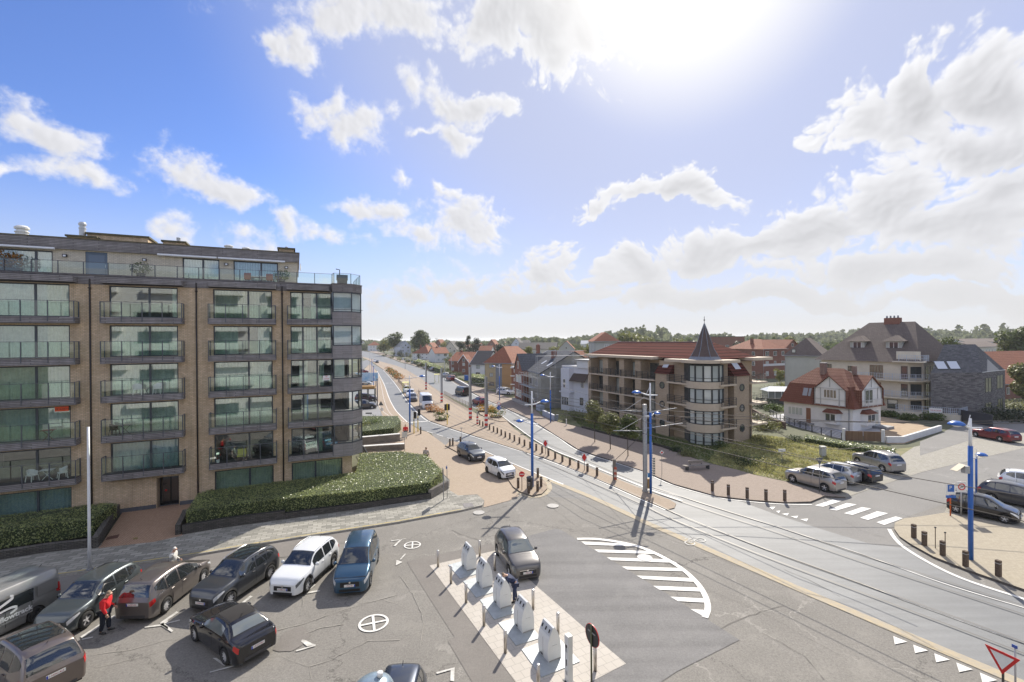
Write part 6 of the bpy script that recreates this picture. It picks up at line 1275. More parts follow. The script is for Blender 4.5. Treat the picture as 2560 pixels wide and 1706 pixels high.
for i,(x,y) in enumerate(((2338.5,1371),(2363,1385))):
    c=G(x,y,.12); t=thing('thin_post','thin rusty post between the bollards, %s of two'%('left','right')[i],'post',(c.x,c.y,.12)); MB().tube([(0,0,0),(0,0,1.25)],.022,6).build('post',mat('rust_post',(.13,.10,.07),.8),t); MB().box(-.04,.04,-.03,.03,1.2,1.27).build('cap',DARK,t)
# bin, bench
c=G(1327,1219,.12); t=thing('litter_bin','dark grey cylindrical litter bin strapped below the island lamp post','litter bin',(c.x-.1,c.y-.28,.12)); MB().lathe([(.22,0),(.26,.06),(.26,.86),(.29,.88),(.29,.94),(.20,1.02),(0,1.05)],18).build('body',mat('bin_grey',(.055,.06,.07),.5,var=.1),t,True); MB().box(-.12,.12,-.275,-.255,.66,.78).build('opening',BLACK,t)
c=G(1742,1173,.12); t=thing('park_bench','curved grey-brown wooden bench on the wide right footpath','bench',(c.x,c.y,.12),R(12))
P=[(x/10,-.25+.25*(x/14)**2) for x in range(-14,15,2)]; m=MB(); m.grid([[(x,y-.24,.44) for x,y in P],[(x,y+.22,.44) for x,y in P]]); m.grid([[(x,y+.22,.38) for x,y in P],[(x,y-.24,.38) for x,y in P]]); m.grid([[(x,y-.24,.38) for x,y in P],[(x,y-.24,.44) for x,y in P]]); m.build('seat',WOODB,t)
MB().box(-.85,.6,.02,.06,.55,.80).build('backrest',WOODB,t); MB().box(-.9,.65,.0,.10,.80,.84).build('top_rail',mat('pale_wood',(.42,.36,.30),.8),t)
for x in (-1.1,1.1): MB().box(x-.06,x+.06,-.3,.1,0,.38).build('leg',DARK,t)
for x in (-.7,.5): MB().box(x-.03,x+.03,-.02,.04,.44,.56).build('bracket',DARK,t)
# traffic lights
def tl(px,py,lab,h,rz,striped=True,heads=1,z0=.07):
    c=G(px,py,z0); t=thing('traffic_light',lab,'traffic light',(c.x,c.y,z0),rz); n=int(h/.3)
    m=MB(); 
    for i in range(n): m.tube([(0,0,i*h/n),(0,0,(i+1)*h/n)],.065,8,mi=i%2 if i>n*.45 else 0,cap=(i in(0,n-1)))
    m.build('striped_post',[YEL,BLACK],t,True)
    for s in ((-.22,.22) if heads==2 else (-.2,)):
        b=MB().box(s-.17,s+.17,-.12,.1,h-.25,h+.65).build('signal_head',BLACK,t)
        for i,mm in enumerate((mat('lens_green',(.01,.06,.04),.3),mat('lens_amber',(.12,.05,.01),.3),mat('lens_red',(.16,.01,.01),.3))): MB().lathe([(.001,-.01),(.09,-.01),(.09,0),(.001,0)],12,(s,-.125,h-.1+i*.28),axis='y').build('lens',mm,b)
    if heads==2: MB().box(-.06,.06,-.14,.12,h-.3,h+.75).build('backplate',YEL,t)
tl(1035,1084,'yellow and black striped traffic light, left of a pair on the left pavement',2.3,R(150),z0=.03); tl(1045,1079.5,'yellow and black striped traffic light, right of a pair on the left pavement',2.5,R(150),z0=.03); tl(1118,1062,'double-headed traffic light on yellow and black post in the tram bed',2.4,R(200),heads=2)
# metal fence along the tram bed
def rail_fence(px,h,lab,m=STEEL,sp=1.4,z0=.1,bars=3,pickets=0):
    P=[Vector(G(x,y,z0)) for x,y in px]; t=thing('railing_fence',lab,'fence'); P=[p for p in P]; k=MB(); pts=[]
    for i in range(len(P)-1):
        a,b=P[i],P[i+1]; n=max(1,round((b-a).length/sp)); pts+= [a.lerp(b,j/n) for j in range(n)]
    pts.append(P[-1])
    for j in range(bars):
        z=h*(j+1)/bars; 
        for i in range(len(P)-1): k.bar((P[i].x,P[i].y,z0+z),(P[i+1].x,P[i+1].y,z0+z),.045)
    if pickets:
        for i in range(len(P)-1):
            a,b=P[i],P[i+1]; n=int((b-a).length/pickets)
            for j in range(n): q=a.lerp(b,(j+.5)/n); k.bar((q.x,q.y,z0+.08),(q.x,q.y,z0+h-.02),.025)
    k.build('rails',m,t)
    for p in pts[:90]: MB().box(p.x-.04,p.x+.04,p.y-.04,p.y+.04,z0-.1,z0+h+.03).build('post',m,t)
    return t
rail_fence([(1110,988),(1135,1002),(1160,1014),(1180,1024)],1.0,'metal railing fence between the tram bed and the right carriageway',mat('rusty_rail',(.30,.25,.20),.6,.3),1.1,.1)
rail_fence([(995,955),(1008,968),(1024,985),(1030,992)],1.0,'metal railing fence left of the yellow tram shelter',mat('rusty_rail',(.30,.25,.20),.6,.3),1.3,.1)
rail_fence([(1046,985),(1066,1005),(1090,1024)],1.0,'metal railing fence behind the white delivery van',mat('rusty_rail',(.30,.25,.20),.6,.3),1.3,.1)
# tram shelters, billboard, machines
def shelter(px,py,lab,rz):
    c=G(px,py,.07); t=thing('tram_shelter',lab,'tram shelter',(c.x,c.y,.07),rz); m=mat('pale_yellow_frame',(.62,.58,.22),.5)
    for x in (-1.3,1.3):
        for y in (-.6,.6): MB().box(x-.05,x+.05,y-.05,y+.05,0,2.4).build('post',m,t)
    MB().box(-1.45,1.45,-.75,.75,2.4,2.52).build('roof',m,t); MB().box(-1.25,1.25,.58,.6,.3,2.3).build('glass_panel',GLR,t); MB().box(-1,1,.2,.5,.42,.48).build('bench_seat',WOODB,t)
shelter(1014,982,'pale yellow tram shelter behind the car queue',R(100)); shelter(1092,957,'pale yellow tram shelter on the far side of the tram bed',R(100))
c=G(917,968); t=thing('billboard','blue and white billboard in the lot beyond the block corner','billboard',(c.x,c.y,0),R(10)); MB().box(-3,3,-.1,.1,1.6,3.9).build('board',mat('billboard_blue',(.18,.42,.62),.5,var2=(.6,.68,.72),vs=.6),t)
for x in (-2.4,2.4): MB().box(x-.08,x+.08,-.08,.08,0,1.6).build('leg',DARK,t)
MB().box(1.6,2.2,-.12,-.1,2.4,3.0).build('white_mark',WHITE,t)
c=G(920,1010); t=thing('trailer_rack','tall dark open steel rack parked in the lot beyond the block corner','rack',(c.x,c.y,0.09),R(10)); m=MB()
for x in (-1.4,0,1.4):
    for y in (-.8,.8): m.box(x-.07,x+.07,y-.07,y+.07,0,3.0)
for z in (.5,1.7,2.95):
    for y in (-.8,.8): m.box(-1.4,1.4,y-.05,y+.05,z-.05,z+.05)
    for x in (-1.4,0,1.4): m.box(x-.05,x+.05,-.8,.8,z-.05,z+.05)
m.build('frame',DARK,t); MB().box(-1.4,1.4,-.8,.8,3.0,3.5).build('load',mat('gold_load',(.35,.20,.06),.6),t)
# ---- flower beds
LFY=leafmat('yellow_flowers',(.55,.36,.03),(.50,.22,.04),.3); LFOR=leafmat('rust_foliage',(.34,.15,.05),(.45,.24,.07),.3)
def bed(px,py,r,m,lab,n=260,sq=(1.3,1,.75),z0=.1,name='flower_bed',cat='flower bed',s=.16,box=None,m2=None):
    c=G(px,py,z0); t=thing(name,lab,cat,(c.x,c.y,z0)); b=MB(); rg=random.Random(int(px)); leafball(b,(0,0,r*sq[2]*.8),r,n,s,rg,sq)
    if m2: leafball(b,(0,0,r*sq[2]*.9),r*1.02,n//2,s*.8,rg,sq,1,.9)
    b.build('foliage',[m]+([m2] if m2 else []),t); MB().lathe([(r*.75,0),(r*.8,.14),(0,.16)],10).build('soil',mat('soil',(.05,.035,.02),.95),t); return t
bed(1080,1029,1.0,LFOR,'rust-orange clump of plants just right of the white van',m2=LFOR); bed(1101,1035,.75,LFOR,'small rust-orange clump beside the double traffic light'); bed(1103,1050,1.15,LFG,'green shrub at the foot of the double traffic light',300)
bed(1205,1029,.95,LFY,'yellow and orange flower bed left of the tall tram mast',m2=LFG); bed(1222,1029,.9,LFY,'yellow and orange flower bed right of the tall tram mast',m2=LFG); bed(1233,1031,.75,LFY,'small yellow flower bed left of the keep-right sign',m2=LFG); bed(1240,1043,1.3,LFG,'green and orange flower bed in front of the keep-right sign',360,m2=LFY)
for i,(x,y) in enumerate(((971,927),(975,930),(979,933.5),(983,937),(988,941),(993,945.5),(998,948))): bed(x,y,1.5,LFOR if i%2==0 else LFG,'rust and green shrub in the far tram bed row, %s counting from the crossing'%(['first']+ORD[1:])[i],120,(1.2,1,.7),s=.35)
# ---- catenary wires
WIRE=mat('copper_wire',(.10,.09,.08),.5,.5)
def wire(p,q,sag,lab,r=.02,m=WIRE,n=14):
    pts=[Vector(p).lerp(Vector(q),i/n)-Vector((0,0,sag*4*(i/n)*(1-i/n))) for i in range(n+1)]; t=MB().tube(pts,r,5).build('overhead_wire',m,None,True); tag(t,lab,'overhead wire','tram overhead wires'); return t
def wp(px,py,px2,py2): # point above ground pixel, seen at second pixel
    P=G(px,py); return Vector((P.x,P.y,Zat(P,px2,py2)))
M1=G(1613,1229); 
def along(T,i): return G(*T[i])
far=[G(*q) for q in ((1215.6,1068.7),(1104.2,1006.5),(1065.2,975))]
ends=[((1985,1413),(2560,1233)),((1985,1413),(2560,1279))]
H1=5.2; k=0
LABW=['upper far-track wire','lower far-track wire','upper near-track wire','lower near-track wire']
for j,(T,off) in enumerate(((T2,0),(T1,0))):
    A_=G(*T[10] if T is T1 else T[15]); a0=Vector((A_.x,A_.y,0)); 
    B_=G(*T[16]) ; C_=G(*T[5]); 
    for z,nm,rr in ((6.55,'upper',.018),(5.35,'lower',.021)):
        wire((a0.x,a0.y,z),(B_.x,B_.y,z-.1),.10 if z<6 else .55,'%s overhead wire over the %s track, right of the nearest tram mast'%(nm,'far' if j==0 else 'near'),rr)
        wire((C_.x,C_.y,z),(a0.x,a0.y,z),.15 if z<6 else .5,'%s overhead wire over the %s track, left of the nearest tram mast'%(nm,'far' if j==0 else 'near'),rr)
P0=Vector((M1.x,M1.y,6.9)); e=G(2560,1560); wire(P0,(G(2700,1290)+Vector((0,0,6.6))),.5,'high feeder wire running from the nearest tram mast to the right edge',.026)
wire(P0-Vector((0,0,.5)),(G(2700,1240)+Vector((0,0,6.2))),.5,'second feeder wire from the nearest tram mast above the parked cars',.024)
wire(Vector((M1.x,M1.y,5.0)),wp(1536,1200,1536,1152),.05,'slanting stay wire from the nearest tram mast down to the stump',.025)
wire(Vector((M1.x,M1.y,7.1)),G(1376.6,1056.7)+Vector((0,0,6.2)),.4,'thin wire from the nearest tram mast to the lamp post by the scaffolding',.012)
wire(Vector((M1.x,M1.y,6.7)),G(1215.6,1068.7)+Vector((0,0,6.6)),.5,'feeder wire between the nearest tram mast and the next mast',.014)
# ================================================================ people
SKIN=mat('skin',(.50,.30,.21),.55); HAIRW=mat('white_hair',(.62,.60,.56),.8); HAIRB=mat('brown_hair',(.09,.045,.02),.7); HAIRG=mat('greying_hair',(.22,.16,.11),.8); SHOE=mat('dark_shoe',(.02,.02,.022),.6)
def skinmesh(name,chains,m,parent,sub=2):
    "chains: list of lists of (x,y,z,r); chains starting at an existing point join there"
    V=[];Rr=[];E=[]
    for ch in chains:
        prev=None
        for x,y,z,r in ch:
            k=next((i for i,v in enumerate(V) if (Vector(v)-Vector((x,y,z))).length<1e-4),None)
            if k is None: V.append((x,y,z)); Rr.append(r); k=len(V)-1
            if prev is not None: E.append((prev,k))
            prev=k
    me=bpy.data.meshes.new(name); me.from_pydata(V,E,[]); o=bpy.data.objects.new(name,me); COL.objects.link(o)
    s=o.modifiers.new('s','SKIN'); s.use_smooth_shade=True
    for i,r in enumerate(Rr): me.skin_vertices[0].data[i].radius=(r,r); me.skin_vertices[0].data[i].use_root=(i==0)
    u=o.modifiers.new('u','SUBSURF'); u.levels=sub; u.render_levels=sub
    dg=bpy.context.evaluated_depsgraph_get(); e=bpy.data.meshes.new_from_object(o.evaluated_get(dg)); bpy.data.objects.remove(o)
    e.materials.clear(); e.materials.append(m); 
    e.polygons.foreach_set('use_smooth',[True]*len(e.polygons)); q=bpy.data.objects.new(name,e); COL.objects.link(q); q.parent=parent; return q
def person(lab,x,y,z0,rz,J,shirt,trous,hair,k=1.0,girth=1.12,sleeves=None,extra=None,hairlong=False):
    """J: joints (pelvis, chest, neck, head, l/r shoulder, elbow, wrist, hip, knee, ankle) in metres, facing -y"""
    t=thing('person',lab,'person',(x,y,z0),rz); t.scale=(k*girth,k*girth,k)
    j=lambda n,r:(*J[n],r)
    body=[[j('pelvis',.13),j('chest',.14),j('neck',.055),j('chin',.06),j('head',.098),j('crown',.075)]]
    for s in 'lr':
        body.append([j('chest',.14),j('sh'+s,.06),j('el'+s,.042),j('wr'+s,.030)]); body.append([j('pelvis',.13),j('hip'+s,.085),j('kn'+s,.055),j('an'+s,.038)])
    b=skinmesh('body',body,SKIN,t)
    f=(Vector(J['face'])).normalized() if 'face' in J else Vector((0,-1,0)); hc=Vector(J['head']); rt_=f.cross(Vector((0,0,1))).normalized(); up_=rt_.cross(f).normalized()
    MB().lathe([(0,-.022),(.014,-.01),(.010,.02),(0,.03)],6,tuple(hc+f*.105-up_*.0)).build('nose',SKIN,b,True)
    for s in (-1,1):
        MB().lathe([(0,-.008),(.009,0),(0,.008)],6,tuple(hc+f*.088+rt_*s*.034+up_*.03)).build('eye',BLACK,b,True); MB().lathe([(0,-.03),(.016,-.01),(.016,.015),(0,.03)],6,tuple(hc+rt_*s*.102)).build('ear',SKIN,b,True)
    MB().bar(tuple(hc+f*.092-rt_*.025-up_*.052),tuple(hc+f*.092+rt_*.025-up_*.052),.01,.006).build('mouth',mat('lips',(.30,.12,.10),.5),b)
    for s in 'lr': # hands: palm, four fingers, thumb
        w=Vector(J['wr'+s]); d=(w-Vector(J['el'+s])).normalized(); sd_=d.cross(Vector((0,0,1)) if abs(d.z)<.9 else Vector((1,0,0))).normalized(); nn=d.cross(sd_).normalized()
        ch=[[(*w,.030),(*(w+d*.05),.036),(*(w+d*.085),.034)]]
        skinmesh('palm',ch,SKIN,b,1)
        for q,(o_,l) in enumerate(((-.030,.062),(-.010,.075),(.010,.070),(.030,.055))):
            p0=w+d*.085+sd_*o_; p1=p0+d*l*.5+nn*.01; p2=p1+d*l*.35+nn*.03; skinmesh('finger',[[(*p0,.010),(*p1,.009),(*p2,.0075)]],SKIN,b,1)
        p0=w+d*.03-sd_*.03; skinmesh('thumb',[[(*p0,.012),(*(p0-sd_*.03+d*.03),.010),(*(p0-sd_*.03+d*.06+nn*.01),.0085)]],SKIN,b,1)
    sh=[[(*Vector(J['pelvis']).lerp(Vector(J['chest']),.05),.165),(*Vector(J['pelvis']).lerp(Vector(J['chest']),.5),.158),j('chest',.168),(*Vector(J['chest']).lerp(Vector(J['neck']),.75),.085)]]
    for s in 'lr': sh.append([j('chest',.168),j('sh'+s,.085),j('el'+s,.060),(*Vector(J['el'+s]).lerp(Vector(J['wr'+s]),.93),.045)])
    skinmesh('jacket',sh,shirt,t)
    tr=[[j('pelvis',.155)]]
    tr=[[j('pelvis',.155),j('hip'+s,.105),j('kn'+s,.078),(*Vector(J['kn'+s]).lerp(Vector(J['an'+s]),.95),.062)] for s in 'lr']
    skinmesh('trousers',tr,trous,t)
    for s in 'lr':
        a=Vector(J['an'+s]); fd=Vector(J.get('foot'+s,(0,-1,0))).normalized(); skinmesh('shoe',[[(*(a-fd*.05-Vector((0,0,.04))),.045),(*(a+fd*.06-Vector((0,0,.05))),.045),(*(a+fd*.17-Vector((0,0,.065))),.034)]],SHOE,t,1)
    hp_=[(*(hc+up_*.045-f*.03),.095),(*(hc+up_*.075-f*.01),.085)]
    skinmesh('hair',[[(*(hc-f*.055-up_*.02),.075),(*(hc+up_*.045-f*.035),.092),(*(hc+up_*.085-f*.0),.068)]],hair,t)
    if extra: extra(t,J)
    return t
def pose(lean=0,stride=.0,armL=(0,0),armR=(0,0),headtilt=0,bend=0):
    "simple standing figure 1.75 m; lean tips the trunk forward (-y)"
    J={}; p=Vector((0,0,.93)); J['pelvis']=p
    def rot(v,a): return Vector((v[0],v[1]*math.cos(a)-v[2]*math.sin(a)*1.0,v[1]*math.sin(a)+v[2]*math.cos(a)))
    T=lambda v,a=lean: p+rot(Vector(v),a)
    J['chest']=T((0,0,.40)); J['neck']=T((0,0,.56)); h=lean+headtilt; n=J['neck']
    J['chin']=n+rot(Vector((0,-.015,.05)),h); J['head']=n+rot(Vector((0,-.02,.135)),h); J['crown']=n+rot(Vector((0,-.01,.20)),h); J['face']=rot(Vector((0,-1,0)),h)
    for s,sx,arm in (('l',1,armL),('r',-1,armR)):
        J['sh'+s]=T((sx*.19,0,.46)); e=rot(Vector((sx*.05,0,-.29)),arm[0]); J['el'+s]=J['sh'+s]+e; w=rot(Vector((0,0,-.25)),arm[0]+arm[1]); J['wr'+s]=J['el'+s]+w
        st=stride*(1 if s=='l' else -1); J['hip'+s]=p+Vector((sx*.095,0,-.05)); J['kn'+s]=p+Vector((sx*.10,-st*.5-.02-abs(st)*.05,-.46)); J['an'+s]=Vector((sx*.10,-st+.0,.085))
        J['foot'+s]=(sx*.15,-1,0)
    return J
REDK=mat('red_sweater',(.62,.015,.02),.85,var=.1,vs=9); NAVY=mat('navy_cloth',(.018,.028,.075),.8,var=.15,vs=9); DKT=mat('dark_trousers',(.012,.018,.032),.85); BEI=mat('beige_top',(.55,.47,.40),.85); WVEST=mat('white_vest',(.66,.65,.60),.8,var=.1,vs=10)
c=G(262,1581); person('man in red sweater and dark trousers walking between the parked cars, head bowed',c.x,c.y,0,R(105),pose(.10,.07,(.15,-.9),(-.1,-.3),.45),REDK,DKT,HAIRG,1.05,1.22)
def stand(px,hy,h):
    "ground point where a person of height h has the top of the head at px,hy"
    return G(px,hy,h)
c=stand(432,1371,1.66)
def stripes(t,J):
    for s in 'lr':
        a=Vector(J['sh'+s]); b_=Vector(J['el'+s])
        for q in (.45,.62,.79,.95): 
            p0=a.lerp(b_,q-.04); p1=a.lerp(b_,q+.04); MB().tube([p0,p1],.082-.012*q,12,cap=False).build('stripe',BLACK,t,True)
person('white-haired person in pale vest with black striped sleeves behind the parked people carrier',c.x,c.y,0,R(100),pose(.05,.05,(.1,-1.0),(.05,-.9),.35),WVEST,DKT,HAIRW,1.0,extra=stripes)
c=G(1288,1505)
def bag(t,J): MB().lathe([(.04,0),(.14,.05),(.16,.25),(.10,.45),(.04,.52),(0,.53)],10,(.05,-.62,.12)).build('rubbish_bag',mat('bin_bag',(.015,.015,.016),.3),t,True)
t=person('man in navy jacket and trousers bending over behind the middle waste column',c.x,c.y,.03,R(-80),pose(.75,.08,(-.25,-.25),(-.15,-.3),.5),NAVY,NAVY,HAIRG,.97)
o=MB().lathe([(.05,0),(.15,.05),(.17,.25),(.11,.45),(.04,.52),(0,.53)],10).build('rubbish_bag',mat('bin_bag',(.015,.015,.016),.3),None,True); o.location=(c.x-.33,c.y+.05,.03); tag(o,'black rubbish bag at the feet of the bending man','bag')
o=MB().lathe([(.0,0),(.10,.01),(.12,.08),(.10,.16),(.0,.17)],12).build('helmet',WHITE,None,True); bpy.data.objects.remove(o)
c=G(1014,1097.5); person('person in red jacket and dark trousers walking past the white sign',c.x,c.y,.03,R(10),pose(.05,.12,(.1,-.3),(-.1,-.3),.1),REDK,DKT,HAIRB,1.05)
c=stand(1065,1119.5,1.72); person('dark-haired person in beige top walking behind the big hedge',c.x,c.y,.03,R(170),pose(.03,.12,(.1,-.3),(-.1,-.3)),BEI,DKT,HAIRB,1.0)
# ================================================================ houses
RO=brickmat('orange_roof_tiles',(.30,.115,.065),(.36,.15,.085),(.15,.05,.03),.30,.34,.03,dirt=.45,vs=.5,dcol=(.20,.09,.06),bump=.5)
RR=brickmat('brown_red_roof_tiles',(.105,.035,.028),(.13,.045,.036),(.035,.012,.010),6,.36,.05,dirt=.3,vs=.5,dcol=(.13,.06,.05),bump=.6)
RR.node_tree.nodes['Principled BSDF'].inputs['Specular IOR Level'].default_value=.05; RR.node_tree.nodes['Principled BSDF'].inputs['Roughness'].default_value=1
RG=brickmat('red_pantiles',(.20,.095,.06),(.25,.12,.08),(.13,.035,.02),.26,.36,.045,dirt=.35,vs=.9,dcol=(.16,.06,.04),bump=.8,off=0)
RGF=brickmat('flat_red_tiles',(.16,.065,.042),(.19,.078,.052),(.12,.03,.02),.26,.30,.02,dirt=.3,vs=.9,dcol=(.15,.05,.03),bump=.4)
RD=brickmat('grey_brown_shingles',(.145,.112,.095),(.185,.145,.122),(.07,.06,.055),.30,.26,.015,dirt=.4,vs=.3,dcol=(.10,.085,.075),bump=.25)
RS=brickmat('slate_tiles',(.055,.065,.085),(.085,.095,.12),(.02,.022,.03),.34,.34,.03,dirt=.3,vs=.5,bump=.4)
RK=mat('dark_roof',(.065,.06,.06),.8,var=.15,vs=2); LEAD=mat('lead_grey',(.20,.215,.24),.6,.2,var=.15,vs=3)
WR=mat('white_render',(.66,.655,.63),.85,var=.06,vs=1.2); WC=mat('cream_render',(.60,.545,.44),.85,var=.08,vs=1); WG=mat('greenish_grey_render',(.42,.425,.385),.85,var=.06,vs=.8); WBL=mat('bluish_white_boards',(.56,.58,.63),.7,var=.04)
BR_R=brickmat('red_brick',(.24,.095,.065),(.29,.125,.085),(.20,.13,.10),.21,.065,.010,dirt=.25,vs=.5,bump=.2); BR_O=brickmat('orange_brick',(.45,.26,.11),(.50,.30,.14),(.40,.26,.15),.21,.065,.010,dirt=.2,vs=.5,bump=.2)
BR_Y=brickmat('yellow_brick',(.45,.36,.20),(.50,.41,.25),(.38,.32,.22),.21,.065,.010,dirt=.2,vs=.5,bump=.2); BR_T=brickmat('tan_brick',(.42,.325,.225),(.51,.40,.285),(.28,.22,.17),.21,.065,.010,dirt=.25,vs=.5,bump=.2)
BR_G=brickmat('mottled_grey_brick',(.09,.085,.085),(.24,.225,.22),(.07,.065,.065),.62,.14,.012,dirt=.3,vs=.7,dcol=(.12,.11,.11),bump=.5)
CBK=mat('bare_block_wall',(.40,.39,.34),.9,var2=(.30,.30,.27),vs=.8)
WGL=glassmat('house_glass',(.05,.06,.065),.10,.03,dark=1); WGC=glassmat('house_glass_curtain',(.42,.46,.44),.08,.05,dark=1); FW=mat('white_frame',(.70,.70,.69),.5); FD=mat('black_frame',(.025,.03,.032),.45); FBR=mat('brown_frame',(.12,.06,.035),.6)
TRIM=mat('cream_cornice',(.52,.43,.32),.7,var=.06)
def hwin(P,M,s0,s1,z0,z1,n=1,fr=FW,gl=WGL,wd=.07,out=.05,name='window',trans=0):
    """window in the wall plane x..z of a frame (M maps (s,w,z) to local coordinates), w>0 outwards"""
    f=MB(); q=lambda s,w,z:M(s,w,z)
    def bx(a,b,c,d,w0,w1):
        P8=[q(a,w1,c),q(b,w1,c),q(b,w0,c),q(a,w0,c),q(a,w1,d),q(b,w1,d),q(b,w0,d),q(a,w0,d)]; k=len(f.v); f.v+=[tuple(p) for p in P8]
        for t in ((0,3,2,1),(4,5,6,7),(0,1,5,4),(1,2,6,5),(2,3,7,6),(3,0,4,7)): f.f.append(tuple(k+i for i in t)); f.m.append(0)
    bx(s0,s1,z1-wd,z1,-.02,out); bx(s0,s1,z0,z0+wd,-.02,out+.02)
    for i in range(n+1):
        x=s0+(s1-s0)*i/n; a=max(s0,x-wd/2 if 0<i<n else x-(wd if i==n else 0)); b=min(s1,x+wd/2 if 0<i<n else x+(wd if i==0 else 0)); bx(a,b,z0+wd,z1-wd,-.02,out-.004)
    if trans: bx(s0+wd,s1-wd,trans-.03,trans+.03,-.02,out-.008)
    o=f.build(name,fr,P); g=MB().face([q(s0+wd*.5,out-.03,z0+wd*.5),q(s1-wd*.5,out-.03,z0+wd*.5),q(s1-wd*.5,out-.03,z1-wd*.5),q(s0+wd*.5,out-.03,z1-wd*.5)]); g.build('pane',gl,o); return o
def rail(P,pts,z0,h,name='railing',m=FD,bars=3,picket=0,th=.035):
    b=MB()
    for i in range(len(pts)-1):
        a=Vector((*pts[i],z0)); c=Vector((*pts[i+1],z0)); n=max(1,round((c-a).length/1.1))
        for k in range(n+1): p=a.lerp(c,k/n); b.bar(p,p+Vector((0,0,h)),th)
        for k in range(bars): z=h*(k+1)/bars; b.bar(a+Vector((0,0,z)),c+Vector((0,0,z)),th*.9)
        if picket:
            n=int((c-a).length/picket)
            for k in range(n): p=a.lerp(c,(k+.5)/n); b.bar(p+Vector((0,0,.1)),p+Vector((0,0,h)),th*.6)
    return b.build(name,m,P)
def house(lab,A,B_,dep,ze,zr,roof,wm,rm,wins='auto',name='house',cat='house',chim=None,fr=FW,over=.35,floors=2,grp=None,px=True,ridge_in=None,trimm=None,gl=None,sidew=True):
    "A,B_: world xy of the left and right front corners; ze, zr heights of eave and ridge"
    A=Vector(A[:2]); B_=Vector(B_[:2]); L=(B_-A).length; an=math.atan2(B_.y-A.y,B_.x-A.x); t=thing(name,lab,cat,(A.x,A.y,0),an,grp)
    w=MB(); D=dep
    if roof=='gable_x':
        w.prism([(0,0),(L,0),(L,D),(0,D)],0,ze); 
        for x in (0,L): w.face([(x,0,ze),(x,D,ze),(x,D/2,zr)] if x else [(x,0,ze),(x,D/2,zr),(x,D,ze)])
    elif roof=='gable_y':
        w.prism([(0,0),(L,0),(L,D),(0,D)],0,ze); w.face([(0,0,ze),(L,0,ze),(L/2,0,zr)]); w.face([(0,D,ze),(L/2,D,zr),(L,D,ze)])
    else: w.prism([(0,0),(L,0),(L,D),(0,D)],0,ze)
    w.build('wall',wm,t)
    r=MB(); o=over; T=.14
    def slabq(a,b,c,d): # roof plane with thickness
        P=[Vector(p) for p in (a,b,c,d)]; n=(P[1]-P[0]).cross(P[-1]-P[0]).normalized(); n=n if n.z>0 else -n; Q=[p+n*T for p in P]
        k=len(r.v); r.v+=[tuple(p) for p in P+Q]; m=len(P)
        r.f.append(tuple(k+m+i for i in range(m))); r.m.append(0); r.f.append(tuple(k+i for i in reversed(range(m)))); r.m.append(0)
        for i in range(m): j=(i+1)%m; r.f.append((k+i,k+j,k+m+j,k+m+i)); r.m.append(0)
    if roof=='gable_x':
        sl=(zr-ze)/(D/2); slabq((-o,-o,ze-o*sl),(L+o,-o,ze-o*sl),(L+o,D/2,zr),(-o,D/2,zr)); slabq((L+o,D+o,ze-o*sl),(-o,D+o,ze-o*sl),(-o,D/2,zr),(L+o,D/2,zr))
    elif roof=='gable_y':
        sl=(zr-ze)/(L/2); slabq((-o,D+o,ze-o*sl),(-o,-o,ze-o*sl),(L/2,-o,zr),(L/2,D+o,zr)); slabq((L+o,-o,ze-o*sl),(L+o,D+o,ze-o*sl),(L/2,D+o,zr),(L/2,-o,zr))
    elif roof=='hip':
        if L>=D: r0,r1=(D/2*.85,D/2),(L-D/2*.85,D/2)
        else: r0,r1=(L/2,L/2*.85),(L/2,D-L/2*.85)
        a,b,c,d=(-o,-o,ze-.1),(L+o,-o,ze-.1),(L+o,D+o,ze-.1),(-o,D+o,ze-.1); R0=(*r0,zr); R1=(*r1,zr)
        if L>=D: F=[(a,b,R1,R0),(b,c,R1),(c,d,R0,R1),(d,a,R0)]
        else: F=[(a,b,R0),(b,c,R1,R0),(c,d,R1),(d,a,R0,R1)]
        for f in F: r.face(f)
        r.face([d,c,b,a])
    elif roof=='flat': r.box(-.12,L+.12,-.12,D+.12,ze,ze+.25)
    ro=r.build('roof',rm,t)
    if roof!='flat' and A.y<240:
        g_=MB().tube([(-o,-o-.06,ze-(o*sl if roof=='gable_x' else .1)),(L+o,-o-.06,ze-(o*sl if roof=='gable_x' else .1))],.07,6) if roof!='gable_y' else MB().tube([(-o-.06,-o,ze-o*sl),(-o-.06,D+o,ze-o*sl)],.07,6)
        g_.tube([(.1,-.08,ze-.2),(.1,-.08,0)],.045,5); g_.build('gutter',mat('gutter_zinc',(.34,.35,.36),.5,.3),ro)
    if roof in('gable_x','gable_y') and trimm:
        m=MB()
        if roof=='gable_y': m.bar((-o,-o-.02,ze-o*sl+.05),(L/2,-o-.02,zr+.08),.09,.2).bar((L+o,-o-.02,ze-o*sl+.05),(L/2,-o-.02,zr+.08),.09,.2)
        else: m.bar((-o-.02,-o,ze-o*sl+.05),(-o-.02,D/2,zr+.08),.09,.2)
        m.build('bargeboard',trimm,t)
    M=lambda s,w_,z:(s,-w_,z)
    Ml=lambda s,w_,z:(-w_,D-s,z); Mr=lambda s,w_,z:(L+w_,s,z)
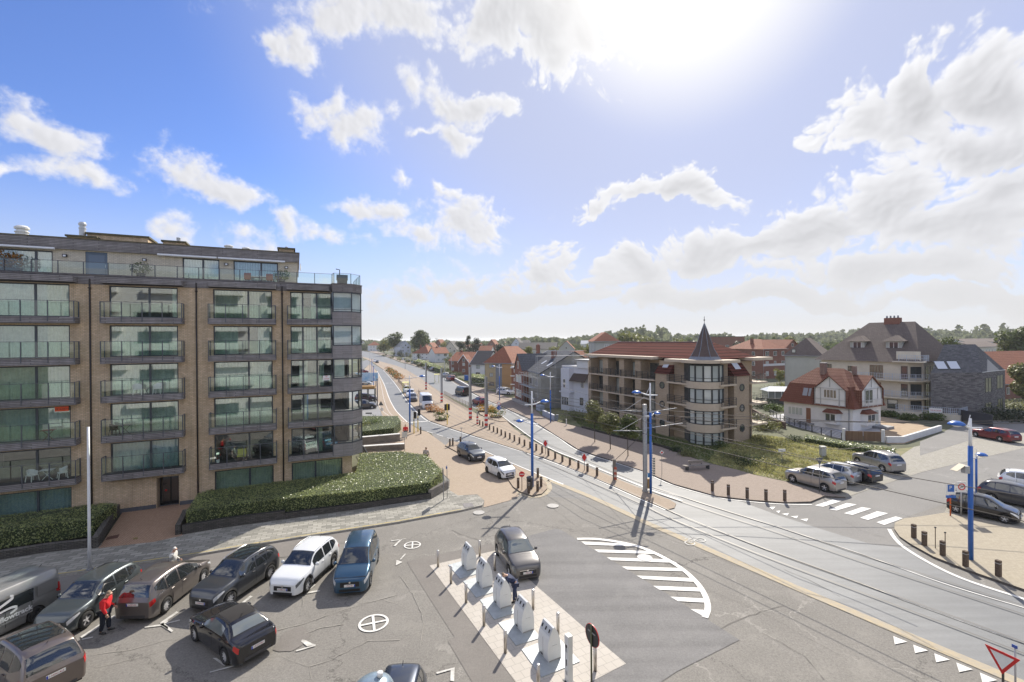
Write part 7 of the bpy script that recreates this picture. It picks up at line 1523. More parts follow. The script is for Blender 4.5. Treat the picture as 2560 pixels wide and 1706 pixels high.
    if wins=='auto':
        fh=ze/floors; n=max(1,int(L/3.2)); rg=random.Random(int(A.x*7+A.y))
        for k in range(floors):
            for i in range(n):
                c_=L*(i+.5)/n; ww=rg.choice((.5,.65,.8)); hwin(t,M,c_-ww,c_+ww,fh*k+.9,fh*k+min(2.3,fh-.35),2,fr,gl or rg.choice((WGL,WGC)))
        if roof=='gable_y' and zr-ze>1.8: hwin(t,M,L/2-.5,L/2+.5,ze+.1,ze+1.2,1,fr)
        if sidew:
            for MM in ((Ml,Mr)[A.x<0],):
                n=max(1,int(D/4.5))
                for k in range(floors):
                    for i in range(n): c_=D*(i+.5)/n; hwin(t,MM,c_-.5,c_+.5,fh*k+.9,fh*k+min(2.2,fh-.35),1,fr)
    elif wins:
        for fc,s0,s1,z0,z1,n,*rest in wins: hwin(t,{'f':M,'l':Ml,'r':Mr}[fc],s0,s1,z0,z1,n,rest[0] if rest else fr,rest[1] if len(rest)>1 else (gl or WGL))
    if chim:
        for cx,cy,hh in chim: o_=MB().box(cx-.45,cx+.45,cy-.3,cy+.3,ze,zr+hh).build('chimney',BR_R,ro); MB().lathe([(.14,0),(.12,.35),(0,.35)],10,(cx,cy,zr+hh)).build('chimney_pot',BRS,ro)
    return t,L,D
def HP(a,b,dep,eave_py,ridge_py,**k):
    A=G(*a); Bv=G(*b)
    if A.y>105:
        an=math.atan2(Bv.y-A.y,Bv.x-A.x); an=max(-.45,min(.45,an)); d=ray(*b); d=Vector((d.x,d.y)); u=Vector((math.cos(an),math.sin(an))); tt=(A.y*u.x-A.x*u.y)/(d.y*u.x-d.x*u.y); Bv=Vector((d.x*tt,d.y*tt,0))
    n=Vector((-(Bv-A).y,(Bv-A).x,0)).normalized(); mid=(A+Bv)/2+n*(dep/2)
    return A,Bv,Zat(A,a[0],eave_py),Zat(mid,(a[0]+b[0])/2,ridge_py)
def H(lab,a,b,dep,ep,rp,roof,wm,rm,**k):
    A,Bv,ze,zr=HP(a,b,dep,ep,rp)
    if roof=='gable_y': zr=Zat((A+Bv)/2,(a[0]+b[0])/2,rp)
    return house(lab,A,Bv,dep,ze,max(zr,ze+.5),roof,wm,rm,**k)
H('white gabled house with dark roof right beside the block corner, far away',(900,876),(916,875),14,863,852,'gable_y',WR,RK)
H('white villa with orange hipped roof far up the road',(924,879),(953,877),14,864,854,'hip',WR,RO)
H('low house with wide orange roof right of the white villa up the road',(957,877),(982,878),12,870,861,'gable_x',WC,RO)
H('tall white gabled house with grey roof and dark balcony windows',(1001,891),(1027,885.5),26,866,853.5,'gable_y',WBL,LEAD,floors=3,trimm=FW)
H('white house with steep orange hipped roof behind a dark hedge',(1031,899),(1072,900),14,883.6,864,'hip',WR,RO,chim=[(3,5,.3)])
H('white house with long orange roof and small front extension',(1088,907),(1122,906),13,884,869,'gable_x',WR,RO,chim=[(3,6.5,.6)])
t7,L7,D7=H('red brick house with orange roof and white-framed front gable',(1123,932),(1178,938),12,902,881,'gable_x',BR_R,RO,chim=[(2,6,.5)])
A7=G(1149,932); 
H('white front gable part of the red brick house, with balcony',(1147,936),(1172,939),3,905,888,'gable_y',BR_R,RO,fr=FW,trimm=FW,sidew=False)
t8,_,_=H('tall white house with very dark steep roof and tiny windows',(1177,947),(1213,949.5),11,909.6,878,'gable_x',WR,RK,trimm=FW,fr=FD)
t9,L9,D9=H('yellow and orange brick house with big hipped brown-orange roof',(1212,973),(1280,979),15,907,866,'hip',BR_Y,RO,floors=3,fr=FBR,chim=[(3,7,-1),(12,7,.3)])
MB().box(L9*.66,L9+.05,-.25,6,0,HP((1212,973),(1280,979),15,907,866)[2]-.3).build('orange_brick_bay',BR_O,t9); MB().box(L9*.42,L9*.66,-.15,1,0,6.5).build('grey_bay',LEAD,t9)
t10,L10,D10=H('narrow dark brick house with white bands and white roof terrace railing',(1279,985),(1301,993),10,919,905,'flat',BR_R,WR,floors=3,fr=FW)
z10=HP((1279,985),(1301,993),10,919,905)[2]
for z in (z10*.36,z10*.68,z10-.05): MB().box(-.15,L10+.1,-.28,-.002,z-.1,z+.12).build('white_band',WR,t10)
rail(t10,[(0,.2),(L10,.2)],z10+.25,1.0,m=WR,bars=2,picket=.25)
# scaffolded slate house
A,Bv,ze,zr=HP((1301,998),(1353,1022),13,928,877); Bv=G(1353,1022)
ze=Zat(Bv,1353,933); n_=Vector((-(Bv-A).y,(Bv-A).x,0)).normalized(); zr=Zat(Bv+n_*6.5,1403,881)
t11,L11,D11=house('grey slate-roofed house wrapped in scaffolding, brick gable at its left',A,Bv,13,ze,zr,'gable_x',CBK,RS,wins=[('f',L_,L_+1.6,z,z+1.5,2) for L_ in ((Bv-A).length*.52,(Bv-A).length*.76) for z in (1.0,3.9,)],fr=FW,over=.25,trimm=FW)
gw=L11*.44; m=MB(); m.box(-.1,gw,-1.2,3,0,ze); m.face([(-.1,-1.2,ze),(gw,-1.2,ze),(gw*.42,-1.2,zr-.6)]); m.face([(gw,3,ze),(-.1,3,ze),(gw*.42,3,zr-.6)]); m.build('brick_gable',BR_R,t11)
m=MB(); m.face([(-.2,-1.4,ze-.1),(gw*.42,-1.4,zr-.5),(gw*.42,6,zr-.5),(-.2,6,ze-.1)][::-1]); m.face([(gw+.1,-1.4,ze-.1),(gw*.42,-1.4,zr-.5),(gw*.42,6,zr-.5),(gw+.1,6,ze-.1)]); m.build('gable_roof',RS,t11)
Mg=lambda s,w,z:(s,-1.2-w,z)
for z in (.9,3.9): hwin(t11,Mg,gw*.15,gw*.8,z,z+1.5,3,FW,WGC)
hwin(t11,Mg,gw*.36,gw*.50,ze+.2,ze+1.7,1,FW)
MB().box(L11*.62,L11*.62+1.0,D11*.30,D11*.30+.8,ze+1.5,zr+.1).build('chimney',BR_R,t11)
sl=(zr-ze)/(D11/2)
for (x,y) in ((L11*.56,2.0),(L11*.86,1.7)): MB().face([(x,y,ze+y*sl+.2),(x+.8,y,ze+y*sl+.2),(x+.8,y+1.1,ze+(y+1.1)*sl+.2),(x,y+1.1,ze+(y+1.1)*sl+.2)]).build('skylight',mat('skylight_pale',(.6,.63,.68),.2),t11)
# scaffolding: one standing frame
an=math.atan2(Bv.y-A.y,Bv.x-A.x); ts=thing('scaffolding','galvanised scaffolding around the slate-roofed house','scaffolding',(A.x,A.y,0),an)
m=MB(); x0=L11*.46
cols=[(x,y) for x in (x0,x0+1.8,x0+3.6,L11+1.2) for y in (-2.1,-1.1)]
for x,y in cols: m.bar((x,y,0),(x,y,6.2),.06)
for z in (2.0,3.9,5.8):
    for y in (-2.1,-1.1): m.bar((x0,y,z),(L11+1.2,y,z),.05); m.bar((x0,y,z+.5),(L11+1.2,y,z+.5),.04)
    for x,y in cols[::2]: m.bar((x,-2.1,z),(x,-1.1,z),.05)
sc_y=[-1.1,2.4,5.9,9.0]
for y in sc_y:
    for x in (L11+.5,L11+1.3): m.bar((x,y,0),(x,y,zr+(.6 if 2<y<8 else -.5)),.06)
for z in (1.9,3.8,5.7,7.6,zr-.6,zr+.3):
    for x in (L11+.5,L11+1.3): m.bar((x,-1.1 if z<ze+1 else 1.5,z),(x,9.0 if z<ze+1 else 8.0,z),.055)
    for y in sc_y[:3]: m.bar((L11+.5,y,z),(L11+1.3,y,z),.05)
m.build('frame',STEEL,ts)
for z in (1.95,3.85): MB().box(x0,L11+1.2,-2.0,-1.2,z,z+.05).build('platform',mat('planks',(.35,.36,.37),.7),ts)
MB().box(L11+.55,L11+1.25,-1,9,zr-.62,zr-.57).build('platform',mat('planks',(.35,.36,.37),.7),ts)
# white house
A,Bv,ze,zr=HP((1407,1023),(1471,1034),9,917,900)
t12,L12,D12=house('white painted house with flat-topped bay between scaffolding and the turreted block',A,Bv,9,ze,ze,'flat',WBL,WR,wins=[('f',.4,2.6,1.0,2.5,4,FW,WGL),('f',4.4,5.2,1.2,2.5,1,FD,WGL),('f',.7,1.3,4.0,6.0,1,FW,WGL),('f',2.0,2.8,4.1,5.6,1,FW,WGL),('f',4.6,5.4,4.2,5.6,3,FW,WGL)],over=.1)
MB().prism([(.1,-.0),(.3,-.7),(2.4,-.7),(2.9,0)],0,ze-.2).build('bay',WBL,t12); MB().box(-.1,2.9,-.75,-.0,3.15,3.4).build('string_course',WBL,t12)
Mb=lambda s,w,z:(s,-.7-w,z)
hwin(t12,Mb,.45,2.3,.9,2.4,4,FW,WGL); hwin(t12,Mb,.9,1.5,4.0,5.6,1,FW)
m=MB(); z=ze-2.3; m.face([(2.6,-.9,z),(L12+.1,-.9,z),(L12+.1,.3,z+1.7),(2.9,.3,z+1.7)]); m.face([(2.6,-.9,z-.08),(2.9,.3,z+1.62),(L12+.1,.3,z+1.62),(L12+.1,-.9,z-.08)]); m.build('small_roof',mat('brown_roof',(.075,.055,.045),.8),t12)
MB().box(L12*.62,L12+.3,-.3,2,ze,ze+1.3).build('glazed_lantern',mat('lantern_white',(.6,.62,.64),.4),t12); MB().box(L12*.55,L12+1.0,-.6,2.5,ze+1.3,ze+1.45).build('lantern_roof',LEAD,t12)
lowwall([(1356,1040),(1385,1054),(1396,1052)],.9,.25,'pale blue-grey garden wall in front of the scaffolded house',mat('blue_grey_wall',(.36,.40,.47),.8),cap=WBL)
lowwall([(1340,1026),(1350,1029)],1.0,.9,'squat pale blue box-like wall block beside the footpath',mat('blue_grey_wall',(.36,.40,.47),.8))
lowwall([(1280,1004),(1305,1014),(1320,1020)],.8,.3,'low grey stone wall in front of the dark brick house',CONC)
lowwall([(1335,1018),(1405,1016)],1.0,.25,'rusty red brick wall behind the scaffolding foot',BR_R)
lowwall([(1136,953),(1150,961),(1172,974)],.9,.3,'white-capped garden wall along the far right footpath',CONC,cap=WR)
# houses behind
BG='houses behind the front row'
for q in [('long dark grey roofed terrace with bright skylights behind the slate house',(1296,903),(1391,903),14,873,857,'gable_x',WC,RK),
 ('half-timbered gable house with red roof behind the white house',(1396,900),(1436,900),14,873,853,'gable_y',WG,RO),
 ('orange-roofed house with pale gable just behind the white house',(1411,935),(1440,936),12,900,878,'gable_y',WR,RO),
 ('low orange roof stretching left of the turreted block',(1440,928),(1470,930),10,893,877,'gable_x',BR_R,RO),
 ('white gabled house on the skyline above the slate house',(1278,887),(1303,887),14,862,846,'gable_y',WBL,RK),
 ('white house with several chimneys on the skyline, right of the white gable',(1304,882),(1322,882),12,858,851,'gable_x',WR,RK),
 ('red gabled house on the skyline behind the yellow brick house',(1219,886),(1239,886),13,863,849,'gable_y',BR_R,RO),
 ('pink-orange roofed house left of the yellow brick house',(1196,896),(1227,896),13,879,865,'gable_x',WR,RO),
 ('small red-roofed house between the two tall trees and the long orange roof',(1065,888),(1082,888),12,868,857,'gable_y',WC,RO),
 ('red gable peeping over the long orange roof',(1088,880),(1103,880),12,860,849,'gable_y',BR_R,RO),
 ('beige gabled house with dark roof behind the brick house',(1110,893),(1141,893),16,874,853,'gable_y',WC,RK),
 ('flat white chapel-like roof in the trees above the red gables',(1452,880),(1470,880),10,860,852,'gable_x',WR,WR),
 ('brown brick flats with rows of small windows on the skyline behind the turret',(1775,905),(1862,905),14,843,843,'flat',BR_R,RK),
 ('grey-roofed row on the skyline right of the villa, nearest',(2440,905),(2512,900),14,868,855,'gable_x',WC,RD),
 ('pale row with white roof clutter on the skyline right of the villa',(2415,885),(2520,880),14,856,847,'gable_x',WR,RD),
 ('small white farmhouse far off between trees',(1150,877),(1163,877),10,862,856,'gable_x',WR,RO),
 ('orange-roofed cottage far off left of the dark conifers',(1130,880),(1146,880),10,866,857,'hip',WC,RO),
 ('brick house with two chimneys far off behind the yellow house',(1183,887),(1200,887),11,868,858,'gable_x',WC,RO)]:
    H(*q,grp=BG,sidew=False)
A=G(1487,985); Bv=G(1548,985); house('pale block with red hipped roof rising behind the turreted block',A,Bv,12,12.2,14.3,'hip',WG,RO,floors=4)
t,L_,D_=H('red half-timbered house with orange roof right of the turreted block',(1908,948),(1967,940),13,873,848,'hip',BR_R,RO,floors=3,chim=[(3,6,0)])
MB().box(.0,L_,-.08,-.002,3.9,4.6).build('white_frieze',WR,t)
H('orange-roofed house left of the villa, half hidden by its wing',(1965,935),(1998,930),12,868,850,'gable_y',BR_R,RO)
t,L_,D_=H('large brick building with weathered orange roof at the right edge',(2452,1003),(2680,985),16,962,880,'gable_x',BR_R,RO,floors=1)
# ---------------------------------------------------------------- turreted block
K=Vector((23.1,53.7)); dL=Vector((math.cos(R(115.5)),math.sin(R(115.5)))); dR=Vector((math.cos(R(29)),math.sin(R(29))))
tb=thing('turreted_block','four-storey tan brick block with dark conical turret and red-brown tiled roof','apartment block',(K.x,K.y,0),0)
ZF=[0,1.95,4.52,7.12]; ZC=9.75; nL=Vector((-dL.y,dL.x)); nR=Vector((dR.y,-dR.x)) # outward normals
LL=Vector((-dL.x,-dL.y)) # left wing runs from far end to K when seen from the road
def ML(s,w,z): p=dL*s+nL*w; return (p.x,p.y,z)      # s metres along the left wing from the corner
def MR(s,w,z): p=dR*s+nR*w; return (p.x,p.y,z)
def quadbox(b,M,s0,s1,w0,w1,z0,z1,mi=0):
    P8=[M(s0,w1,z0),M(s1,w1,z0),M(s1,w0,z0),M(s0,w0,z0),M(s0,w1,z1),M(s1,w1,z1),M(s1,w0,z1),M(s0,w0,z1)]; k=len(b.v); b.v+=P8
    for t in ((0,3,2,1),(4,5,6,7),(0,1,5,4),(1,2,6,5),(2,3,7,6),(3,0,4,7)): b.f.append(tuple(k+i for i in t)); b.m.append(mi)
    return b
TAN=mat('tan_slab',(.50,.42,.33),.8,var=.1)
# back walls (recessed 1.5 m), brick columns on the street line
w=MB(); quadbox(w,ML,1.5,24.3,-9,-1.5,0,ZC); w.build('wall',BR_T,tb); w=MB(); quadbox(w,MR,1.2,9.4,-9,-1.4,0,ZC); w.build('wall',BR_T,tb)
w=MB(); w.prism([tuple(dL*3),tuple(dL*3-dR*0-nL*5),tuple(dR*3-nR*5),tuple(dR*3)][::1],0,ZC); w.build('corner_core',BR_T,tb)
for (a,b_) in ((6.6,9.1),): o=quadbox(MB(),ML,a,b_,-1.5,0,0,8.1).build('brick_tower',BR_T,tb)
quadbox(MB(),MR,4.2,7.1,-1.4,0,0,8.15).build('brick_tower',BR_T,tb)
def roundwin(M,s,z,r=.46):
    f=MB(); n=20; P=[[M(s+q*math.cos(6.283*k/n),w_,z+q*math.sin(6.283*k/n)) for k in range(n)] for q,w_ in ((r,.0),(r,.07),(r*.82,.07),(r*.82,.02))]
    f.grid(P,closed=True); o=f.build('round_window',FD,tb,True); g=MB().face([M(s+r*.83*math.cos(6.283*k/n),.025,z+r*.83*math.sin(6.283*k/n)) for k in range(n)]); g.build('pane',WGL,o)
for z in (1.6,4.05,6.55): roundwin(ML,7.85,z); roundwin(MR,5.65,z+.08)
# floor slabs = balconies, partitions, windows of the left wing
for z in ZF[1:]:
    quadbox(MB(),ML,1.6,6.6,-1.5,.45,z-.14,z+.06).build('balcony',TRIM,tb)
    quadbox(MB(),ML,9.1,24.3,-1.5,.12,z-.14,z+.05).build('balcony',TAN,tb)
    quadbox(MB(),MR,1.4,4.2,-1.4,.35,z-.14,z+.06).build('balcony',TRIM,tb)
    def wrail(M,s0,s1,w_,nm='railing'):
        b=MB(); n=max(1,round((s1-s0)/1.1))
        for k in range(n+1): s=s0+(s1-s0)*k/n; b.bar(M(s,w_,z+.06),M(s,w_,z+1.0),.06)
        for h in (.2,.4,.6,.8,1.0): b.bar(M(s0,w_,z+h),M(s1,w_,z+h),.045)
        b.build(nm,FD,tb)
    wrail(ML,1.6,6.55,.40); wrail(ML,9.2,16.1,.16); wrail(ML,16.2,24.2,.16); wrail(MR,1.5,4.15,.30)
for s0,s1 in ((11.9,13.1),(15.5,16.6),(19.3,20.6),(23.8,24.3)): quadbox(MB(),ML,s0,s1,-1.5,.06,0,ZC-.1).build('party_wall',BR_T,tb)
for z in ZF:
    hh=2.15
    for s0,s1,n in ((1.9,3.9,2),(4.1,6.3,2),(9.3,11.7,2),(13.2,15.4,2),(16.8,19.2,2),(20.8,23.6,2)): hwin(tb,lambda s,w_,zz:ML(s,w_-1.5,zz),s0,s1,z+.1,z+hh,n,FD,random.choice((WGL,WGC,WGC,WGC)))
    hwin(tb,lambda s,w_,zz:MR(s,w_-1.4,zz),1.8,4.0,z+.1,z+hh,2,FD,WGC)
# right end balconies
for z in ZF[1:]:
    MB().prism([tuple(dR*7.1+nR*.3),tuple(dR*10.4+nR*.3),tuple(dR*10.9-nR*2.8),tuple(dR*7.1-nR*2.8)],z-.16,z+.06).build('end_balcony',TRIM,tb)
    pts=[tuple(dR*7.2+nR*.25),tuple(dR*10.35+nR*.25),tuple(dR*10.8-nR*2.7)]
    rail(tb,pts,z+.06,.95,bars=5)
for z in ZF: hwin(tb,lambda s,w_,zz:MR(s,w_-1.4,zz),7.3,9.0,z+.1,z+2.2,2,FD,WGC)
# turret bay
tc_=Vector((.35,2.6)); rT=2.05
def arc(r,a0=195,a1=345,n=9): return [(tc_.x+r*math.cos(R(a0+(a1-a0)*i/(n-1))),tc_.y+r*math.sin(R(a0+(a1-a0)*i/(n-1)))) for i in range(n)]
for z0,z1 in ((1.55,2.45),(4.1,4.95),(6.7,7.5)): MB().prism(arc(rT+.12,180,360,17)+[(tc_.x+rT,tc_.y+2),(tc_.x-rT,tc_.y+2)],z0,z1).build('bay_band',TRIM,tb)
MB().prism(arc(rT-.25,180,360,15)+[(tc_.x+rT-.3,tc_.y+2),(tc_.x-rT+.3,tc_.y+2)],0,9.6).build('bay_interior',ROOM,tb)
for z0,z1 in ((0,1.55),(2.45,4.1),(4.95,6.7),(7.5,9.5)):
    P=arc(rT,190,350,7); f=MB()
    for i,p in enumerate(P): f.bar((*p,z0),(*p,z1),.16)
    for i in range(6):
        for z in (z0+.05,z1-.06,z0+.45): f.bar((*P[i],z),(*P[i+1],z),.06,.10 if z!=z0+.45 else .05)
    o=f.build('bay_window',FD,tb); MB().grid([[(*p,z0+.05) for p in arc(rT-.03,190,350,7)],[(*p,z1-.05) for p in arc(rT-.03,190,350,7)]]).build('pane',WGC,o)
# cornice
c=MB(); quadbox(c,ML,1.2,6.5,-1.6,.9,ZC,ZC+.34); quadbox(c,MR,.9,4.1,-1.6,.9,ZC,ZC+.34); c.prism(arc(rT+.75,180,360,17)+[(tc_.x+rT,tc_.y+2.5),(tc_.x-rT,tc_.y+2.5)],ZC-.02,ZC+.36); c.build('cornice',TRIM,tb)
quadbox(MB(),ML,9.1,24.8,-1.8,.65,ZC+.15,ZC+.5).build('cornice',TRIM,tb); quadbox(MB(),MR,7.2,11.0,-3,.6,ZC+.15,ZC+.5).build('cornice',TRIM,tb)
# main roof: ridges at 12.1
m=MB(); Zr=12.15
def P3(M,s,w_,z): return Vector(M(s,w_,z))
eL0=P3(ML,24.9,-.3,ZC+.5); rL0=P3(ML,23.4,-5.2,Zr); eLc=P3(ML,1.0,-.6,ZC+.4); 
rc=Vector((*(dL*5-nL*5.2)[:],Zr)); rc=Vector((rc.x+.6,rc.y,Zr)); eRc=P3(MR,1.0,-.6,ZC+.4); eR0=P3(MR,9.6,-.6,ZC+.5); rR0=Vector((*(dR*5.0-nR*5.0)[:],Zr)); bL=P3(ML,24.9,-10,ZC+.5); bR=P3(MR,9.6,-10,ZC+.5); bC=Vector((*(dL*10+dR*9),ZC+.5))
m.face([eLc,rc,rL0,eL0]); m.face([eRc,eR0,rR0,rc]); m.face([eLc,eRc,rc]); m.face([eL0,rL0,bL]); m.face([eR0,bR,rR0]); m.face([rL0,rc,bC,bL]); m.face([rc,rR0,bR,bC]); ro=m.build('roof',RR,tb)
m=MB(); m.bar(rL0+Vector((0,0,.03)),rc+Vector((0,0,.03)),.25,.12).bar(rc+Vector((0,0,.03)),rR0+Vector((0,0,.03)),.25,.12); m.build('ridge_tiles',mat('ridge_tile',(.30,.20,.18),.8),ro)
# steep roofs over the brick towers
def towerroof(M,s0,s1):
    b=MB(); z0=8.05; z1=ZC+.9; pts=[M(s0-.1,.15,z0),M(s1+.1,.15,z0),M(s1+.1,-1.9,z1),M(s0-.1,-1.9,z1)]; b.face(pts); b.face([M(s0-.1,.15,z0),M(s0-.1,-1.9,z1),M(s0-.1,-1.9,z0)]); b.face([M(s1+.1,.15,z0),M(s1+.1,-1.9,z0),M(s1+.1,-1.9,z1)]); b.face([M(s0-.1,.15,z0),M(s0-.1,-1.9,z0),M(s1+.1,-1.9,z0),M(s1+.1,.15,z0)]); o=b.build('tower_roof',RR,tb)
    f=lambda s,u:Vector(M(s,.15-2.05*u,z0+(z1-z0)*u)); n=(f(s1,0)-f(s0,0)).cross(f(s0,1)-f(s0,0)).normalized(); n=n if n.z>0 else -n
    a,c_=s0+(s1-s0)*.3,s0+(s1-s0)*.68; MB().face([f(a,.3)+n*.06,f(c_,.3)+n*.06,f(c_,.68)+n*.06,f(a,.68)+n*.06]).build('skylight',mat('skylight_pale',(.6,.63,.68),.2),o)
    b=MB(); b.bar(f(s0-.1,0)+n*.05,f(s0-.1,1)+n*.05,.14,.1); b.bar(f(s1+.1,0)+n*.05,f(s1+.1,1)+n*.05,.14,.1); 
    return o
towerroof(ML,6.6,9.1); towerroof(MR,4.2,7.1)
# spire
sp=MB(); n=8; rb=1.95
sp.lathe([(rb,0),(rb*.86,.35),(rb*.55,1.4),(rb*.30,2.9),(.03,4.35)],8,(tc_.x,tc_.y,ZC+.35),cap=False); sp.build('spire',mat('spire_slate',(.095,.065,.055),.75,var=.12,vs=6),tb)
sp=MB()
for k in range(8):
    a=2*math.pi*k/8; sp.tube([(tc_.x+r_*math.cos(a),tc_.y+r_*math.sin(a),ZC+.37+h_) for r_,h_ in ((rb,0),(rb*.86,.35),(rb*.55,1.4),(rb*.30,2.9),(.03,4.35))],.045,5)
sp.lathe([(rb+.08,-.1),(rb+.08,.04),(rb*.87,.38)],8,(tc_.x,tc_.y,ZC+.35),cap=False); sp.build('spire_ridges',LEAD,tb)
MB().tube([(tc_.x,tc_.y,ZC+4.6),(tc_.x,tc_.y,ZC+5.6)],.03,6).lathe([(.0,-.12),(.12,0),(0,.12)],10,(tc_.x,tc_.y,ZC+5.15)).build('finial',DARK,tb)
for M,s in ((ML,6.55),(MR,7.15),(ML,9.15)): MB().tube([M(s,.08,0),M(s,.08,8)],.05,6).build('downpipe',FD,tb)
# ---------------------------------------------------------------- white cottage with red gambrel roof
A=G(1960,1053); Kc=G(2132,1080); Bc=G(2204,1068)
u=(Kc-A).normalized(); L1=(Kc-A).length; v=Vector((-u.y,u.x,0)); an=math.atan2(u.y,u.x); D1=max(6.5,(Bc-Kc).length)
tcg=thing('white_cottage','white cottage with red tiled gambrel roof and two half-timbered gables','house',(A.x,A.y,0),an)
ze=3.3; zk=5.9; zt=8.2
MB().box(0,L1,0,D1,0,ze).build('wall',WR,tcg)
def ringp(o,z,x0=0,x1=None,y0=0,y1=None): x1=L1 if x1 is None else x1; y1=D1 if y1 is None else y1; return [Vector((x0-o,y0-o,z)),Vector((x1+o,y0-o,z)),Vector((x1+o,y1+o,z)),Vector((x0-o,y1+o,z))]
e0=ringp(.45,ze-.25); e1=ringp(-.55,zk); rx0,rx1=2.6,L1-2.6
m=MB(); 
for i in range(4): m.face([e0[i],e0[(i+1)%4],e1[(i+1)%4],e1[i]])
m.face(e0[::-1]); lo=m.build('roof',RGF,tcg)
m=MB(); q0=Vector((rx0+.3,D1/2,zt)); q1=Vector((rx1-.3,D1/2,zt)); e1b=ringp(-.50,zk)
m.face([e1b[0],e1b[1],q1,q0]); m.face([e1b[1],e1b[2],q1]); m.face([e1b[2],e1b[3],q0,q1]); m.face([e1b[3],e1b[0],q0]); m.build('upper_roof',RG,lo)
TB=mat('grey_timber_beam',(.36,.36,.35),.7)
def cgable(M,s0,s1,zb,zs,za,name='gable'):
    w_=.35; b=MB(); c_=(s0+s1)/2; sh=(s1-s0)*.13
    pts=[(s0,zb),(s1,zb),(s1-sh*.3,zs),(c_,za),(s0+sh*.3,zs)]
    F=[M(x,w_,z) for x,z in pts]; Bk=[M(x,-3,z) for x,z in pts]; b.face(F); 
    for i in range(5): b.face([F[i],Bk[i],Bk[(i+1)%5],F[(i+1)%5]])
    o=b.build(name,WR,tcg)
    t_=MB(); y=w_+.03
    for x in (s0+.05,s0+(s1-s0)*.2,s0+(s1-s0)*.8,s1-.05): t_.bar(M(x,y,zb),M(x,y,zs+.05),.12,.04)
    t_.bar(M(c_,y,zs+.2),M(c_,y,za-.2),.12,.04); t_.bar(M(s0,y,zs),M(s1,y,zs),.12,.04); t_.bar(M(s0,y,zb+.1),M(s1,y,zb+.1),.12,.04); t_.bar(M(s0,y,zb+.85),M(s1,y,zb+.85),.1,.04); t_.build('timber_framing',TB,o)
    r_=MB(); 
    for sg in (0,1):
        xs=(s0-.12,c_) if sg==0 else (s1+.12,c_)
        a=Vector(M(xs[0]+(.0),w_+.25,zs-.1)); b2=Vector(M(c_,w_+.25,za+.12)); c2=Vector(M(c_,-4.2,za+.12)); d2=Vector(M(xs[0],-4.2,zs-.1)); 
        r_.face([a,b2,c2,d2] if sg else [a,d2,c2,b2])
        n_=Vector((0,0,-.14)); r_.face([a,b2,b2+n_,a+n_])
        # steep lower flank
        e=Vector(M(xs[0]+(-.0 if sg==0 else .0),w_+.25,zb-.1)); r_.face([a,e,Vector(M(xs[0],-2.5,zb-.1)),d2])
    r_.build('gable_roof',RG,o)
    return o
Mf=lambda s,w_,z:(s,-w_,z); Ms=lambda s,w_,z:(L1+w_,s,z)
g1s,g1e=L1*.50,L1*.93
o=cgable(Mf,g1s,g1e,ze-.1,5.6,7.3); Mo=lambda s,w_,z:Mf(s,w_+.35,z); hwin(tcg,Mo,g1s+(g1e-g1s)*.3,g1s+(g1e-g1s)*.72,4.25,5.45,4,FW,WGL)
o=cgable(Ms,1.2,D1-.6,ze-.1,5.6,7.3); Mo2=lambda s,w_,z:Ms(s,w_+.35,z); hwin(tcg,Mo2,D1*.33,D1*.60,3.6,5.5,2,FW,WGL); rail(tcg,[(L1+.4,D1*.22),(L1+1.1,D1*.22),(L1+1.1,D1*.72),(L1+.4,D1*.72)],3.3,.9,m=WR,bars=2,picket=.2)
hwin(tcg,Mf,L1*.07,L1*.30,1.2,2.4,4,FW,WGC); MB().box(L1*.355,L1*.42,-.06,.0,.35,2.45).build('front_door',mat('brown_door',(.20,.085,.045),.6),tcg); MB().box(L1*.28,L1*.47,-1.0,-.0,0,.32).build('steps',GREY,tcg)
for M,s0,s1 in ((Mf,L1*.62,L1*.85),(Ms,D1*.28,D1*.66)):
    b=MB(); P=[M(s0,0,.7),M(s0+.3,.6,.7),M(s1-.3,.6,.7),M(s1,0,.7)]; Q=[(p[0],p[1],2.3) for p in P]; b.grid([P,Q]); b.face(Q); o=b.build('bay',WR,tcg)
    hwin(o,lambda s,w_,z:M(s,w_+.6,z),s0+.4,s1-.4,1.1,2.15,2,FW,WGL)
    b=MB(); P=[M(s0-.25,0,2.25),M(s0+.15,.95,2.25),M(s1-.15,.95,2.25),M(s1+.25,0,2.25)]; Q=[M(s0+.3,0,2.75),M(s0+.5,.15,2.75),M(s1-.5,.15,2.75),M(s1-.3,0,2.75)]; b.grid([P,Q]); b.face(P[::-1]); b.build('bay_roof',RGF,o)
hwin(tcg,Ms,D1*.76,D1*.92,.3,2.5,1,FW,WGC); MB().box(L1+.0,L1+1.6,D1*.68,D1,0,.35).build('steps',GREY,tcg)
oo=MB().box(L1*.42,L1*.42+.7,D1*.32,D1*.32+.6,6.2,8.9).build('chimney',mat('chimney_brick',(.22,.15,.12),.85,var=.2),lo); MB().box(L1*.42-.05,L1*.42+.75,D1*.32-.05,D1*.32+.65,8.9,9.0).build('chimney_cap',CONC,oo); MB().box(L1*.8,L1*.8+.5,D1*.5,D1*.5+.4,7.4,8.6).build('chimney',mat('chimney_brick',(.22,.15,.12),.85,var=.2),lo)
f=lambda x,z:Vector((x,-.45+(z-ze+.25)*(1.0/(zk-ze+.25)),z)); 
for x0,x1 in ((L1*.30,L1*.37),(L1*.385,L1*.42)): MB().face([f(x0,4.2)+Vector((0,-.06,.02)),f(x1,4.2)+Vector((0,-.06,.02)),f(x1,5.3)+Vector((0,-.06,.02)),f(x0,5.3)+Vector((0,-.06,.02))]).build('skylight',mat('skylight_grey',(.32,.33,.34),.2),lo)
MB().tube([(g1e+.25,-.12,0),(g1e+.25,-.12,3.2)],.05,6).build('downpipe',GREY,tcg)
